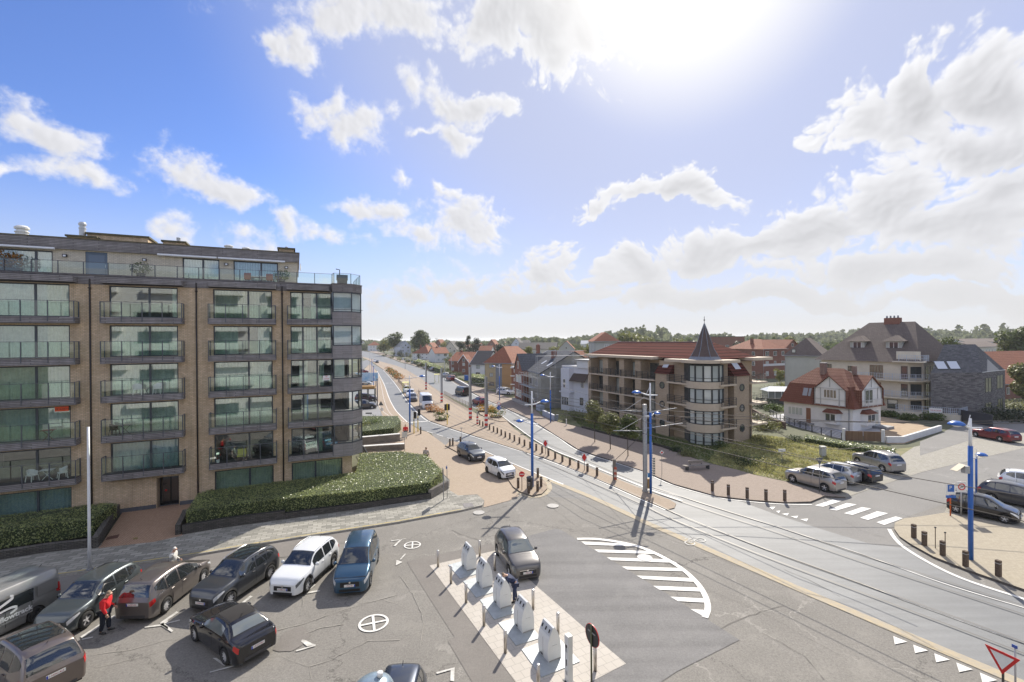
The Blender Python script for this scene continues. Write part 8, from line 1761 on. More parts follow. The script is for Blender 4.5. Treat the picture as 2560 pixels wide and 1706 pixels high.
# ---------------------------------------------------------------- large villa
A=G(2053,893.5,9.0); Bv=G(2300,900,9.0); A=Vector((A.x,A.y,0)); Bv=Vector((Bv.x,Bv.y,0)); u=(Bv-A).normalized(); LV=(Bv-A).length; an=math.atan2(u.y,u.x)
tv=thing('large_villa','large cream apartment villa with huge grey-brown hipped roof and two dormers','apartment block',(A.x,A.y,0),an); DV=15; zE=8.8; vN=Vector((-u.y,u.x,0)); zR=Zat(A+u*LV*.5+vN*7.5,2190,806.5)
xr0=None
MB().prism([(0,0),(LV-1.5,0),(LV,1.5),(LV,DV),(0,DV)],0,zE).build('wall',WC,tv)
r0=(LV*.33,7.5); r1=(LV*.80,7.5); o=.8
a,b,c,d=[(-o,-o,zE-.25),(LV+o-.6,-o,zE-.25),(LV+o,DV+o,zE-.25),(-o,DV+o,zE-.25)]; R0=(*r0,zR); R1=(*r1,zR)
m=MB(); m.face([a,b,R1,R0]); m.face([b,c,R1]); m.face([c,d,R0,R1]); m.face([d,a,R0]); m.face([d,c,b,a]); rv=m.build('roof',RD,tv)
MB().box(LV*.50,LV*.66,7.0,8.0,zR-.4,zR+.75).build('chimney',BR_R,rv)
for k in range(4): MB().lathe([(.16,0),(.12,.4),(0,.4)],10,(LV*.52+k*.75*LV*.05,7.5,zR+.75)).build('chimney_pot',GREY,rv)
slv=(zR-zE)/7.5
for s in (LV*.27,LV*.64):
    m=MB(); y=2.0; z=zE+y*slv-.3; m.box(s,s+2.2,y,y+3,z,z+1.75); o2=m.build('dormer',WG,rv); Md=lambda q,w_,zz:(q,y-w_,zz); hwin(o2,Md,s+.45,s+1.75,z+.35,z+1.6,2,FW,WGL)
    m=MB(); P=[(s-.5,y-.6,z+1.7),(s+2.7,y-.6,z+1.7),(s+2.7,y+4,z+1.7),(s-.5,y+4,z+1.7)]; q=[(s+1.0,y+.9,z+2.7),(s+1.2,y+.9,z+2.7),(s+1.2,y+5,z+2.7),(s+1.0,y+5,z+2.7)]
    m.face([P[0],P[1],q[1],q[0]]); m.face([P[1],P[2],q[2],q[1]]); m.face([P[3],P[0],q[0],q[3]]); m.face(P[::-1]); m.build('dormer_roof',RD,o2)
for z,a_,b_ in ((5.6,.40,1.0),(2.8,.47,1.0)):
    MB().prism([(LV*a_,-1.3),(LV-1.0,-1.3),(LV+.9,.8),(LV+.9,5),(LV,5),(LV,1.5),(LV-1.5,0),(LV*a_,0)],z-.15,z+.05).build('balcony',WC,tv)
    rail(tv,[(LV*a_,-1.25),(LV-1.0,-1.25),(LV+.85,.85),(LV+.85,4.8)],z+.05,1.0,m=mat('pale_blue_rail',(.42,.47,.54),.5),bars=2,picket=.22,th=.05)
for s0,s1,z0,z1,n in ((.06,.12,6.6,7.8,2),(.30,.36,6.7,7.6,2),(.53,.66,5.8,7.9,4),(.83,.89,5.8,7.9,1),(.53,.64,3.0,5.0,4),(.83,.89,3.0,5.0,2),(.48,.61,.9,2.4,3),(.70,.80,.8,2.3,1),(.30,.38,.9,2.3,2),(.05,.14,3.6,4.8,2)): hwin(tv,Mf,LV*s0,LV*s1,z0,z1,n,FD if n<4 else FBR,WGL)
ch=Vector((1.5,1.5)).normalized(); Mc=lambda s,w_,z:(LV-1.5+s*ch.x+w_*ch.y,0+s*ch.y-w_*ch.x,z)
for z in (.3,3.0,5.8): hwin(tv,Mc,.3,1.8,z+.2,z+2.0,2,FD,WGL)
Mr_=lambda s,w_,z:(LV+w_,s,z)
for z in (.4,3.0,5.8):
    for s in (2.3,4.6): hwin(tv,Mr_,s,s+1.4,z,z+2.1,2,FD,WGL)
m=MB(); m.box(LV-3.0,LV+.1,-.2,.0,8.8,10.3); m.build('roof_wall',WC,rv); MB().box(LV-3.2,LV+.9,-1.2,-.2,8.55,8.75).build('roof_terrace',WC,rv); rail(rv,[(LV-2.4,-1.1),(LV+.8,-1.1),(LV+.8,1.0)],8.75,1.0,m=mat('pale_blue_rail',(.42,.47,.54),.5),bars=2,picket=.22,th=.05)
# raised terrace in front
MB().prism([(LV-2.2,-3.2),(LV+5.0,-1.0),(LV+5.0,2.6),(LV,2.6),(LV-2.2,-.01)],0,.9).build('raised_terrace',WC,tv); rail(tv,[(LV-2.1,-3.1),(LV+4.9,-.95),(LV+4.9,2.5)],.9,1.0,m=mat('pale_blue_rail',(.42,.47,.54),.5),bars=2,picket=.22,th=.05)
p_=A+u*(LV+2.4)-vN*1.85; o=MB().box(-.75,.75,-.02,.0,1.0,1.75).build('sale_banner',WHITE); o.location=(p_.x,p_.y,0); o.rotation_euler=(0,0,an+.30); tag(o,'white banner with red lettering on the lowest villa balcony','banner'); text('TE KOOP',.3,o,(0,-.024,1.38),(R(90),0,0),RED)
# left wing of villa
A2=G(1962,888.5,8.6); B2=G(2056,890,8.6); t_,_,_=house('greenish-grey side wing with brown hipped roof, left of the large villa',(A2.x,A2.y),(B2.x,B2.y),11,8.6,Zat(A2+vN*5.5,2030,845),'hip',WG,RD,wins=[('f',6.8,8.0,6.2,7.4,1,FD,WGC)])
hwin(t_,Mf,1.4,2.2,9.2,10.0,1,FD,WGC)
# ---------------------------------------------------------------- mottled grey brick house
A=G(2357,1048); Kg=G(2456,1047); Bg=G(2513,1033)
A=Kg-(Kg-A)*1.3
tg=thing('grey_brick_house','mottled grey brick house with brick-clad roof and two white skylights','house',(0,0,0)); zg=7.1; Vv=(Kg-A).normalized(); Wv=(Bg-Kg); dw=Wv.length; C4=Bg+(A-Kg)
m=MB(); m.prism([tuple(p[:2]) for p in (A,Kg,Bg,C4)],0,zg); m.build('wall',BR_G,tg)
zt_=11.4; r0=A+Wv*.5; r1=Kg-Vv*3.2+Wv*.55; Z=lambda p,z:(p.x,p.y,z)
m=MB(); m.face([Z(A,zg),Z(Kg,zg),Z(r1,zt_),Z(r0,zt_)]); m.face([Z(Kg,zg),Z(Bg,zg),Z(r1,zt_)]); m.face([Z(Bg,zg),Z(C4,zg),Z(r0,zt_),Z(r1,zt_)]); m.face([Z(C4,zg),Z(A,zg),Z(r0,zt_)]); rg_=m.build('roof',brickmat('brick_clad_roof',(.10,.10,.108),(.17,.168,.175),(.06,.06,.062),.5,.16,.012,dirt=.3,vs=.6,bump=.4),tg)
MB().bar(Z(Kg,zg+.03),Z(Bg,zg+.03),.14,.08).build('white_coping',WR,tg)
nsl=((r1-Kg)-Vv*(r1-Kg).dot(Vv)); 
def RP(s,u_): p=Kg-Vv*s+nsl*u_; return Vector((p.x,p.y,zg+(zt_-zg)*u_))
nn=(RP(1,0)-RP(2,0)).cross(RP(1,1)-RP(1,0)).normalized(); nn=nn if nn.z>0 else -nn
for s in (3.0,5.0):
    o=MB().face([RP(s+1.75,.10)+nn*.06,RP(s,.10)+nn*.06,RP(s,.42)+nn*.06,RP(s+1.75,.42)+nn*.06]).build('skylight_frame',FD,tg); MB().face([RP(s+1.65,.13)+nn*.09,RP(s+.1,.13)+nn*.09,RP(s+.1,.39)+nn*.09,RP(s+1.65,.39)+nn*.09]).build('skylight',mat('skylight_pale',(.6,.63,.68),.2),o)
Wn=Wv.normalized(); no=Vector((Wn.y,-Wn.x,0)); Mk=lambda s,w_,z:tuple(Kg+Wn*s+no*w_+Vector((0,0,z)))
for s0,s1,z0,z1 in ((.12,.38,3.9,6.2),(.62,.90,4.2,6.4),(.12,.38,.6,2.3),(.66,.88,.8,2.6)): hwin(tg,Mk,dw*s0,dw*s1,z0,z1,2,FD,WGL)
MB().face([Z(Kg+Wv*.2-nsl*0+Vector((0,0,0)),zg+.05)]*1+[Z(Kg+Wv*.75,zg+.05),tuple(Vector(Z(Kg,zg)).lerp(Vector(Z(r1,zt_)),.45)+Wv*.35)]).build('roof_glazing',mat('copper_glass',(.16,.13,.10),.3),tg)
# garden walls, gate and fences on the right
lowwall([(2105,1102),(2112,1103)],1.5,.35,'white gate pillar left of the wooden gate',WR); lowwall([(2203,1106),(2211,1107)],1.5,.35,'white gate pillar right of the wooden gate',WR)
A=G(2113,1103); Bv=G(2203,1106); t=thing('wooden_gate','low brown wooden double gate between white pillars','gate',(A.x,A.y,0),math.atan2((Bv-A).y,(Bv-A).x)); Lg=(Bv-A).length
for i in range(2): MB().box(.05+i*Lg/2,Lg/2-.03+i*Lg/2,-.03,.03,.1,1.25).build('gate_leaf',brickmat('gate_planks',(.20,.12,.07),(.26,.165,.10),(.06,.04,.03),.14,4,.012,dirt=.3),t)
lowwall([(2218,1108),(2260,1108),(2355,1078)],.75,.3,'white wall along the sandy yard of the cottage',WR)
rail_fence([(1925,1037),(1960,1056),(2030,1080),(2104,1101)],.9,'thin dark railing along the cottage terrace',FD,1.6,.0,5)
lowwall([(2395,1052),(2479,1068)],1.7,.2,'dark charcoal fence wall behind the red estate car',mat('charcoal_fence',(.045,.045,.052),.7))
lowwall([(2455,1032),(2560,1046),(2640,1058)],1.1,.25,'low pale concrete wall below the shrubs at the right edge',CONC)
lowwall([(905,1113),(1000,1104)],.9,.5,'low grey brick wall with white coping below the far hedge',STN2,cap=WR); lowwall([(905,1131),(945,1128),(1012,1124)],.6,.5,'lower grey brick wall with white coping in front of the wheelchair ramp',STN2,cap=WR)
rail_fence([(897,1188),(925,1166),(908,1136)],.95,'short dark railing between the hedge and the block corner',FD,.9,.0,2)
lowwall([(1454,1072),(1542,1096),(1637,1116),(1700,1134)],.35,.2,'low dark edging wall at the foot of the grass bank',mat('dark_edging',(.05,.045,.035),.9))

# glazed garden room and yard things right of the turreted block
c=G(1945,1004); t=thing('garden_room','pale glazed garden room with white ribbed roof between the turreted block and the cottage','garden room',(c.x,c.y,0),R(-10)); MB().box(-2.4,2.4,-1.8,1.8,0,2.2).build('glass_walls',glassmat('grey_glass',(.16,.18,.18),.1,.05,dark=1),t)
m=MB(); m.face([(-2.7,-2.1,2.2),(2.7,-2.1,2.2),(1.6,0,3.0),(-1.6,0,3.0)]).face([(2.7,-2.1,2.2),(2.7,2.1,2.2),(1.6,0,3.0)]).face([(2.7,2.1,2.2),(-2.7,2.1,2.2),(-1.6,0,3.0),(1.6,0,3.0)]).face([(-2.7,2.1,2.2),(-2.7,-2.1,2.2),(-1.6,0,3.0)]).build('roof',mat('pale_roof',(.55,.58,.60),.4,var=.08),t)
for x in (-2.4,-1.2,0,1.2,2.4): MB().box(x-.04,x+.04,-1.85,-1.8,0,2.2).build('mullion',FW,t)
lowwall([(1880,1036),(1925,1062),(1960,1072)],.9,.3,'brown timber sleeper wall below the cottage terrace',mat('sleeper',(.10,.06,.045),.85,var=.3,vs=3))
lowwall([(1890,1010),(1925,1012),(1960,1014)],1.2,.25,'dark garden fence behind the glazed garden room',mat('dark_fence',(.05,.05,.045),.8))
# ================================================================ plants
LT1=leafmat('tree_leaves_olive',(.10,.115,.035),(.21,.205,.085),.30,.3); LT2=leafmat('tree_leaves_green',(.045,.065,.018),(.10,.125,.035),.35,.3); LT3=leafmat('tree_leaves_yellowish',(.10,.115,.025),(.19,.19,.05),.4,.3); LT4=leafmat('conifer_leaves',(.018,.032,.016),(.045,.06,.03),.2,.3)
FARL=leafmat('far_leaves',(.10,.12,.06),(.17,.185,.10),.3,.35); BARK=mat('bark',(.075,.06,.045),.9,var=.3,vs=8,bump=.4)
def crown_mesh(seed,m,n,s,blobs,flat=1):
    rg=random.Random(seed); b=MB()
    for cx,cy,cz,r in blobs: leafball(b,(cx,cy,cz),r,int(n*r*r),s,rg,(1,1,.85),0,.25)
    return b
def make_tree(name,lab,cat,loc,h,w,m,seed,n=420,s=.16,stem=.32,grp=None,shape='round',trunk=.07):
    rg=random.Random(seed); t=thing(name,lab,cat,loc,rg.random()*6,grp); bl=[]; ch=h*(1-stem)
    k=9
    for i in range(k):
        a=i*2.4+rg.random(); q=rg.random()**.6
        if shape=='cone': zz=rg.random(); rr=w*.5*(1-zz)*.9+.1*w; bl.append((math.cos(a)*rr*.45,math.sin(a)*rr*.45,h*stem+ch*(zz*.9+.05),max(.22*w,rr*.75)))
        else: zz=.18+.62*rg.random(); rr=w*.5*math.sin(math.pi*(.12+.76*zz)); bl.append((math.cos(a)*rr*q*.62,math.sin(a)*rr*q*.62,h*stem+ch*zz,w*.30*(.7+.5*rg.random())))
    nn=n/(sum(b[3]**2 for b in bl)); crown_mesh(seed,m,nn,s,bl).build('crown',m,t)
    tr=MB(); top=h*(stem+.35*(1-stem)); tr.tube([(0,0,0),(.03,0,top*.5),(0,.04,top)],[trunk,trunk*.8,trunk*.45],8)
    for bx,by,bz,br in bl[:6]: tr.tube([(0,.02,h*stem*.95),(bx*.5,by*.5,(h*stem+bz)*.5),(bx,by,bz)],[trunk*.5,trunk*.35,trunk*.15],5)
    tr.build('trunk',BARK,t,True); return t
# street trees
for i,((x,y),h,w,m,l) in enumerate((((1487,1105),5.0,2.7,LT1,'slim street tree, leftmost of three on the right footpath'),((1526,1123),4.8,2.6,LT1,'slim olive street tree, middle of three on the right footpath'),((1570,1140),4.7,2.5,LT2,'slim greener street tree, nearest of three on the right footpath'))):
    c=G(x,y,.12); make_tree('street_tree',l,'tree',(c.x,c.y,.12),h,w,m,10+i,2400,.20,.42,'street trees on the right footpath',trunk=.055)
# big and mid-distance trees
def T(px,py,top_py,wpx,m,lab,seed,n=500,shape='round',stem=.12,name='tree',grp=None,dense=1):
    P=G(px,py); d=P.y; h=Zat(P,px,top_py); w=wpx*1.3*d/FPX; return make_tree(name,lab,'tree',(P.x,P.y,0),h,w,m,seed,int(n*2.2),max(.18,w*.07),stem,grp,shape,trunk=.02*h)
T(992,889,827,36,LT2,'big round tree left of the two tallest beyond the white gabled house',21,900); T(1051,890,824,40,LT2,'tallest bushy tree behind the orange hipped roof',22,1100); T(960,884,838,32,LT3,'soft yellow-green tree farthest left on the skyline',23,700)
T(1171,905,841,22,LT4,'dark pointed conifer behind the brick house with the white gable',24,900,'cone'); T(1193,895,843,26,LT4,'broad dark pine right of the pointed conifer',25,800); T(1152,898,851,22,LT4,'dark tree clump left of the pointed conifer',26,700)
T(1110,890,845,16,LT3,'yellowish tree behind the long orange roof, left',27,400); T(1092,885,845,12,LT4,'small dark conifer on the skyline left',28,300,'cone'); T(1215,890,848,18,LT2,'mid green tree left of the red skyline gable',29,400)
T(1253,905,858,34,LT4,'dark green tree behind the yellow brick house roof',30,800); T(1320,925,859,26,LT3,'clipped round bright tree, left of two behind the slate roof',31,700); T(1382,925,857,24,LT3,'clipped round bright tree, right of two behind the slate roof',32,700); T(1460,905,860,18,LT3,'round bright tree by the half-timbered gable',33,400)
T(1485,930,848,34,LT3,'bright green tree just left of the red hipped roof',34,800); T(1572,900,836,66,LT3,'broad bright tree behind the long brown-red roof',35,1300); T(1620,895,842,40,LT3,'bright tree right of the broad bright one',36,700); T(1700,895,845,42,LT3,'bright low tree left of the turret tip',37,700)
T(1855,915,843,40,LT4,'dark tree right of the turret, behind the tiled roof',38,700); T(1893,925,848,52,LT3,'large bright yellow-green tree right of the turret',39,1200); T(1870,930,862,40,LT2,'olive tree below the bright one right of the turret',40,700)
T(1975,900,838,34,LT3,'bright tree behind the orange roofs left of the villa',41,600); T(1950,960,912,22,LT3,'bright bushy tree between the turreted block and the cottage',42,600)
T(2365,930,834,46,LT2,'dark-leaved tree rising behind the right slope of the villa roof',43,1100); T(2395,930,842,40,LT2,'lower tree right of the one behind the villa roof',44,900)
T(2548,930,808,62,LT2,'tall tree cut by the right edge on the skyline',45,1500); T(2556,1010,905,56,LT1,'big brownish tree at the right edge in front of the orange roof',46,1800); T(2515,930,840,34,LT3,'bright tree left of the tall one at the right edge',47,700); T(2435,925,860,26,LT4,'dark tree behind the grey brick house',48,500)
# shared crowns for the many small background trees
protos=[]
for i,(m,sh) in enumerate(((LT2,'round'),(LT3,'round'),(LT4,'cone'),(LT1,'round'))):
    protos.append((m,sh,i))
base={}
rgb=random.Random(99); cnt=0
def bgtree(px,py,hm,wm,kind,lab,grp):
    P=G(px,py)
    if kind not in base:
        m,sh,i=protos[kind]; base[kind]=make_tree('background_tree',lab,'tree',(P.x,P.y,0),6,5.5,m,60+kind,330,.42,.08,grp,sh,trunk=.12); o=base[kind]
    else: o=copy_tree(base[kind],None,True,(P.x,P.y,0),rgb.random()*6,lab,grp)
    o.location=(P.x,P.y,0); o.scale=(wm/5.5,wm/5.5,hm/6); return o
KL=['mid green tree among the far houses','bright green tree among the far houses','dark conifer among the far houses','olive tree among the far houses']
for i in range(150):
    px=rgb.uniform(915,2540); py=rgb.uniform(869,886)
    if 1040<px<1080 and py<875: pass
    k=rgb.choice((0,0,1,1,2,3)); zn=['right above the far road','over the orange roofs beyond the tram stop','behind the brick house with the white gable','behind the yellow brick house','behind the slate roof with scaffolding','behind the white house','behind the long tiled roof','left of the turret tip','right of the turret','behind the orange house near the villa','left of the villa chimney','behind the villa roof','right of the villa roof','beyond the grey brick house','near the right edge'][min(14,int((px-915)/1625*15))]; szn='near' if py>880 else ('farther' if py>874 else 'farthest'); bgtree(px,py,rgb.uniform(5.5,9.0) if py<880 else rgb.uniform(4,6.5),rgb.uniform(5,10),k,KL[k].replace('among the far houses',zn)+', '+szn+' row','trees scattered between the far houses')
for i in range(58):
    px=rgb.uniform(985,1205); py=rgb.uniform(879,900) if px<1100 else rgb.uniform(884,915)
    k=rgb.choice((0,0,2,3,3)); zn=['beside the white gabled house','beside the orange hipped roof','around the long orange roof','around the brick house with the white gable'][min(3,int((px-985)/55))]
    bgtree(px,py,rgb.uniform(3,6),rgb.uniform(4,7),k,'garden '+['green tree','bright tree','dark conifer','olive shrub-like tree'][k]+' '+zn,'garden trees along the far road')
# low greenery by the road on the far right side
for i in range(34):
    u_=i/33; px=950+u_*195; py=893+u_*56+rgb.uniform(-3,1)
    if i%3==0: continue
    bgtree(px+3,py-3,rgb.uniform(1.6,3.0),rgb.uniform(2.5,4.5),rgb.choice((0,3,3)),'garden bush along the far side of the road, %s from the far end'%(['first']+ORD[1:]+['twenty-%s'%q for q in ORD[4:9]]+['thirtieth','thirty-first','thirty-second','thirty-third','last','x'])[i],'garden bushes beside the far road')
# small filler houses in the far town
hb=[]
rr=random.Random(5)
for i in range(46):
    px=rr.uniform(1080,2540); py=rr.uniform(868,884)
    if 1490<px<1560: continue
    P=G(px,py); k=rr.randrange(6)
    if k not in hb:
        pass
    L_=rr.uniform(8,14); a=rr.uniform(-.6,.6); A=Vector((P.x,P.y)); Bq=A+Vector((math.cos(a),math.sin(a)))*L_; zz=rr.uniform(3,5.2)
    wm_,rm_,cl=rr.choice(((WR,RO,'white-walled orange-roofed'),(WC,RO,'cream orange-roofed'),(BR_R,RO,'red brick orange-roofed'),(WR,RK,'white dark-roofed'),(WC,RD,'cream brown-roofed'),(BR_R,RK,'red brick dark-roofed')))
    rf=rr.choice(('gable_x','gable_y','hip'))
    house('small far %s house %s, %s roof'%(cl,['left of the yellow house','above the slate roof','above the long tiled roof','right of the turret tip','left of the villa','right of the villa','near the right edge'][min(6,int((px-1080)/1460*7))],{'gable_x':'long-ridged','gable_y':'gabled','hip':'hipped'}[rf]),A,Bq,rr.uniform(8,11),zz,zz+rr.uniform(2.5,4.2),rf,wm_,rm_,grp='small %s %s houses of the far town'%(cl,rf[:5].replace('_',' ')),sidew=False)
TR_=random.Random(17)
for i in range(26):
    px=TR_.uniform(1035,1300); py=TR_.uniform(870,886)
    P=G(px,py); L_=TR_.uniform(8,13); a=TR_.uniform(-.5,.5); A=Vector((P.x,P.y)); Bq=A+Vector((math.cos(a),math.sin(a)))*L_; zz=TR_.uniform(4,5.8)
    wm_,rm_,cl=TR_.choice(((WR,RO,'white-walled orange-roofed'),(WC,RO,'cream orange-roofed'),(BR_R,RO,'red brick orange-roofed'),(WR,RK,'white dark-roofed')))
    house('far %s house between the tall trees and the slate roof'%cl,A,Bq,9,zz,zz+TR_.uniform(2.8,4.2),TR_.choice(('gable_x','gable_y','hip')),wm_,rm_,grp='houses of the far town on the left',sidew=False)
for i,(px,py) in enumerate(((1010,901),(1022,906),(1036,910.5),(1052,916),(1070,922.5),(1085,928),(1118,943),(1132,952))):
    c=G(px,py); car('small parked car on the far right kerb, %s counting from the far end'%(['first']+ORD[1:])[i],('hatch','suv')[i%2],(paint('white',(.74,.76,.78),.05,.25),paint('slate',(.07,.07,.078),.5),paint('silver',(.45,.46,.47),.55),paint('wine',(.20,.012,.02),.4))[i%4],c.x-.6,c.y,math.atan2(.86,-.5),detail=0,group='cars parked along the far right kerb')
# distant woodland: one band nobody could count
def wood(name,lab,y0,y1,x0,x1,n,hmin,hmax,m,seed,hf=None):
    rg=random.Random(seed); V=[];F=[]
    for _ in range(n):
        y=rg.uniform(y0,y1); x=rg.uniform(x0,x1)*y/y0; w_=rg.uniform(6,13)*y/500; h=rg.uniform(hmin,hmax)*(1+.35*math.sin(x*.011)+.2*math.sin(x*.037+1)) 
        if hf: h*=hf(x/y)
        for q in range(14):
            a=rg.uniform(0,6.28); el_=rg.uniform(.0,1.57); c=Vector((x+w_*.5*math.cos(a)*math.cos(el_)*.9,y+w_*.5*math.sin(a)*math.cos(el_),h*(.25+.68*math.sin(el_)))); s=w_*rg.uniform(.16,.30)
            u_=Vector((rg.gauss(0,1),rg.gauss(0,1)*.5,rg.gauss(0,1))).normalized(); v_=u_.cross(Vector((rg.gauss(0,.4),-1,rg.gauss(0,.6)))).normalized(); k=len(V)
            V.extend([tuple(c-u_*s),tuple(c+v_*s*.8),tuple(c+u_*s),tuple(c-v_*s*.8)]); F.append((k,k+1,k+2,k+3))
        # trunk mass below
        k=len(V); V.extend([(x-w_*.45,y,0),(x+w_*.45,y,0),(x+w_*.32,y,h*.72),(x,y-.5,h*.86),(x-w_*.34,y,h*.7)]); F.append((k,k+1,k+2,k+3,k+4))
    me=bpy.data.meshes.new(name); me.from_pydata(V,[],F); me.materials.append(m); o=bpy.data.objects.new(name,me); COL.objects.link(o); tag(o,lab,'woodland',kind='stuff'); return o
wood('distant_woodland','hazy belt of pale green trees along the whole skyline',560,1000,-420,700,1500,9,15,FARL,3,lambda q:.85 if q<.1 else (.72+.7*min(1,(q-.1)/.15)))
wood('near_woodland','loose belt of green trees behind the town to the right',330,470,30,420,420,6,10.5,LT2,4,lambda q:.55 if q<.2 else .85)
# shrubs on the dune verge, dry grass
def grass(name,lab,px,dens,h,m,seed,z=.03,w=.05):
    P=[Vector(G(x,y)[:2]) for x,y in px]; rg=random.Random(seed)
    xs=[p.x for p in P]; ys=[p.y for p in P]; V=[];F=[]
    def inside(x,y):
        r_=False; j=len(P)-1
        for i in range(len(P)):
            if (P[i].y>y)!=(P[j].y>y) and x<(P[j].x-P[i].x)*(y-P[i].y)/(P[j].y-P[i].y)+P[i].x: r_=not r_
            j=i
        return r_
    n=int((max(xs)-min(xs))*(max(ys)-min(ys))*dens)
    for _ in range(n):
        x=rg.uniform(min(xs),max(xs)); y=rg.uniform(min(ys),max(ys))
        if not inside(x,y): continue
        hh=h*(.5+rg.random())*(.6+.5*math.sin(x*1.3+y*.7)**2); a=rg.uniform(0,3.14); dx,dy=math.cos(a)*w,math.sin(a)*w; lx,ly=rg.gauss(0,.12),rg.gauss(0,.12); k=len(V)
        V.extend([(x-dx,y-dy,z),(x+dx,y+dy,z),(x+lx,y+ly,z+hh)]); F.append((k,k+1,k+2))
    me=bpy.data.meshes.new(name); me.from_pydata(V,[],F); me.materials.append(m); o=bpy.data.objects.new(name,me); COL.objects.link(o); tag(o,lab,'grass',kind='stuff'); return o
GDRY=leafmat('dry_grass',(.42,.37,.17),(.24,.26,.09),.3,.35); GGR=leafmat('green_grass',(.07,.11,.025),(.13,.15,.04),.3,.3)
grass('dune_grass','dry yellow-green grass on the bank beside the parked cars',[(1768,1157),(1880,1186),(1974,1204),(2000,1193),(2119,1152),(2200,1138),(2060,1110),(1940,1093),(1870,1090),(1800,1120)],75,.20,GDRY,1,w=.045)
grass('bank_grass','green grass bank in front of the turreted block',[(1454,1069),(1542,1092),(1637,1112),(1768,1157),(1800,1120),(1730,1108),(1640,1086),(1500,1045),(1420,1035)],55,.16,GGR,2,w=.05)
def shrub(px,py,r,m,lab,n=500,sq=(1.3,1.1,.8),s=.13,z0=0,name='shrub',grp=None):
    c=G(px,py,z0); t=thing(name,lab,'shrub',(c.x,c.y,z0),0,grp); b=MB(); rg=random.Random(int(px*3+py))
    for k in range(4): a=k*1.7; leafball(b,(math.cos(a)*r*.4*sq[0],math.sin(a)*r*.4,r*sq[2]*(.45+.15*(k%2))),r*.72,n//4,s,rg,sq,0,.2)
    b.build('foliage',m,t); MB().tube([(0,0,0),(.05,0,r*.6)],[.06,.03],6).build('stem',BARK,t); return t
shrub(1435,1052,1.6,LT1,'dark spreading shrub in front of the white house',900,(1.9,1.1,.9))
for i,(x,y,r,l) in enumerate(((1835,1150,1.5,'dark shrub mass at the kerb end of the grass bank'),(1870,1165,1.5,'dark low shrub left of the silver crossover'),(1915,1172,1.6,'dry grassy shrub right behind the last kerb bollards'),(1950,1118,1.5,'rounded olive shrub on the dune left of the cottage fence'),(1985,1105,1.2,'clipped olive shrub below the cottage railing'),(1800,1120,1.2,'dark shrub at the foot of the turret bay'),(1900,1105,1.4,'rust-tipped shrub beside the turreted block end'),(2200,1135,1.1,'dry shrub tuft at the end of the low hedge'),(2130,1128,.9,'low shrub along the garden path'),(1715,1142,1.0,'dark low shrub behind the park bench'),(1690,1130,.8,'small dark shrub left of the park bench'))):
    shrub(x,y,r*.72,(LT1,LFD,LFG)[i%3] if 'dry' not in l else GDRY,l,600,s=.11)
for i,(x,y,r,l,m) in enumerate(((2440,1035,2.0,'yellow-orange bush beside the grey brick house',LFY if False else LT3),(2405,1040,1.8,'golden bush at the left foot of the grey brick house',LT3),(2500,1050,2.2,'dark green shrub mass above the low concrete wall',LT4),(2545,1055,2.4,'dark shrub at the right edge above the concrete wall',LT4),(2535,1030,2.4,'tall pale-flowering shrub at the right edge',LT1),(2330,1050,1.2,'low green shrub bed below the villa terrace',LFG),(2270,1050,1.0,'low shrub in the strip between villa and sandy yard',LFG),(2220,1042,1.0,'low shrub strip beside the cottage steps',LFG))):
    shrub(x,y,r,m,l,900,(1.5,1.1,.8),s=.2)
# hedges beyond the block corner
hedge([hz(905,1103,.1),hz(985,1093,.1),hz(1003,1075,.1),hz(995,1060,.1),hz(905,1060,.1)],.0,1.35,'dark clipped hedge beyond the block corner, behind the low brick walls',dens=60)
shrub(935,1070,1.5,LFG,'bright green ball shrub inside the far hedge',800,(1,1,1),.11,.6); shrub(912,1075,1.1,LT3,'small yellow-green ball shrub at the block corner',500,(1,1,1),.11,.6)
hedge([tuple(G(x,y)[:2]) for x,y in ((2010,1106),(2110,1125),(2235,1145),(2240,1135),(2110,1115),(2015,1098))],0,.6,'long low dark hedge running from the turreted block to the side street',dens=60,s=.1)
hedge([tuple(G(x,y)[:2]) for x,y in ((1040,911),(1075,925),(1100,935),(1105,928),(1078,917),(1045,905))],0,1.8,'long dark hedge in front of the orange hipped roof house',dens=14,s=.25)
hedge([tuple(G(x,y)[:2]) for x,y in ((1178,962),(1212,968),(1214,955),(1180,952))],0,2.2,'dark green hedge in front of the tall white house',dens=30,s=.18)
for i,(x,y,r,l,m) in enumerate(((1905,1020,1.8,'dark shrub behind the garden room fence, left',LT4),(1935,1028,1.3,'green shrub in front of the glazed garden room',LFG),(1890,1060,1.6,'rusty brown shrub at the right end of the turreted block',LT1),(1915,1075,1.5,'olive shrub between the turreted block and the terrace railing',LT1),(1930,985,2.0,'green bush mass behind the glazed garden room',LT2),(1965,975,2.2,'green bush mass left of the villa wing',LT3))): shrub(x,y,r,m,l,900,(1.5,1.1,.8),s=.2)
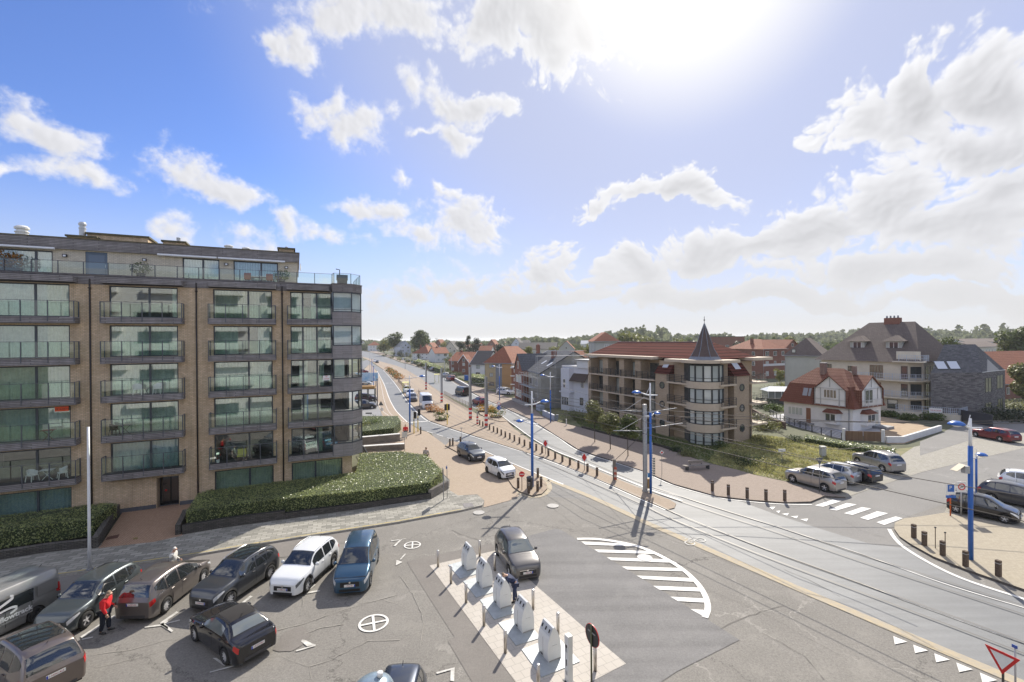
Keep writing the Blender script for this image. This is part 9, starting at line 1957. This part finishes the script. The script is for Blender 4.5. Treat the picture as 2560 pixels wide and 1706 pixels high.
# small white cabinet, blue container
for px,py,w_,h_,m,l,nm,ct in ((2057,1143,.5,1.1,mat('cabinet_grey',(.42,.43,.42),.6),'small pale grey utility cabinet in the dry grass','utility_cabinet','utility cabinet'),(1955,1160,.35,.3,WHITE,'white sign plate on a thin post in the dry grass','small_sign','sign'),(1166,952,1.2,1.6,BLUE,'blue container beside the far garden lawn','blue_container','container'),(1416,1066,.12,1.0,WHITE,'thin white marker post beside the garden wall','marker_post','post')):
    c=G(px,py); t=thing(nm,l,ct,(c.x,c.y,0)); 
    if nm=='small_sign': MB().bar((0,0,0),(0,0,1.3),.04).build('post',STEEL,t); MB().box(-.35,.35,-.02,.02,1.2,1.5).build('plate',m,t)
    else: o=MB().box(-w_/2,w_/2,-w_/2.5,w_/2.5,0,h_).build('body',m,t); MB().box(-w_/2-.03,w_/2+.03,-w_/2.5-.03,w_/2.5+.03,h_,h_+.05).build('lid',m,t)
grass('far_lawn','small mown lawn behind the white-capped wall',[(1138,952),(1150,958),(1165,966),(1172,955),(1150,946)],40,.15,GGR,6,w=.08)
# tell apart the many far trees and houses that read alike: count them from the left
_by={}
for o_ in list(COL.objects):
    if o_.parent is None and o_.get('group') and o_.get('label'): _by.setdefault(o_['label'],[]).append(o_)
for lb,os_ in _by.items():
    if len(os_)>1:
        os_.sort(key=lambda q:q.location.x/max(1,q.location.y))
        for i_,q in enumerate(os_):
            w_=('leftmost' if i_==0 else '%s from left'%(ORD[i_] if i_<len(ORD) else 'last')); b_=lb if len((lb+' '+w_).split())<=16 else lb.replace(' with the white gable','').replace(' with scaffolding','').replace(' beyond the tram stop',''); q['label']=b_+', '+w_
# ================================================================ air
hz_=MB().box(-4050,4050,-350,6050,-1,26).build('haze',[]); hz_['kind']='stuff'; hz_['label']='thin pale sea haze filling the air'
hm=bpy.data.materials.new('haze_air'); hm.use_nodes=True; t_=hm.node_tree; t_.nodes.clear(); o_=t_.nodes.new('ShaderNodeOutputMaterial'); v_=t_.nodes.new('ShaderNodeVolumePrincipled'); v_.inputs['Color'].default_value=(.90,.93,.97,1); v_.inputs['Density'].default_value=.00013; v_.inputs['Anisotropy'].default_value=.35; t_.links.new(v_.outputs[0],o_.inputs['Volume']); hz_.data.materials.append(hm)
sc.cycles.volume_bounces=1
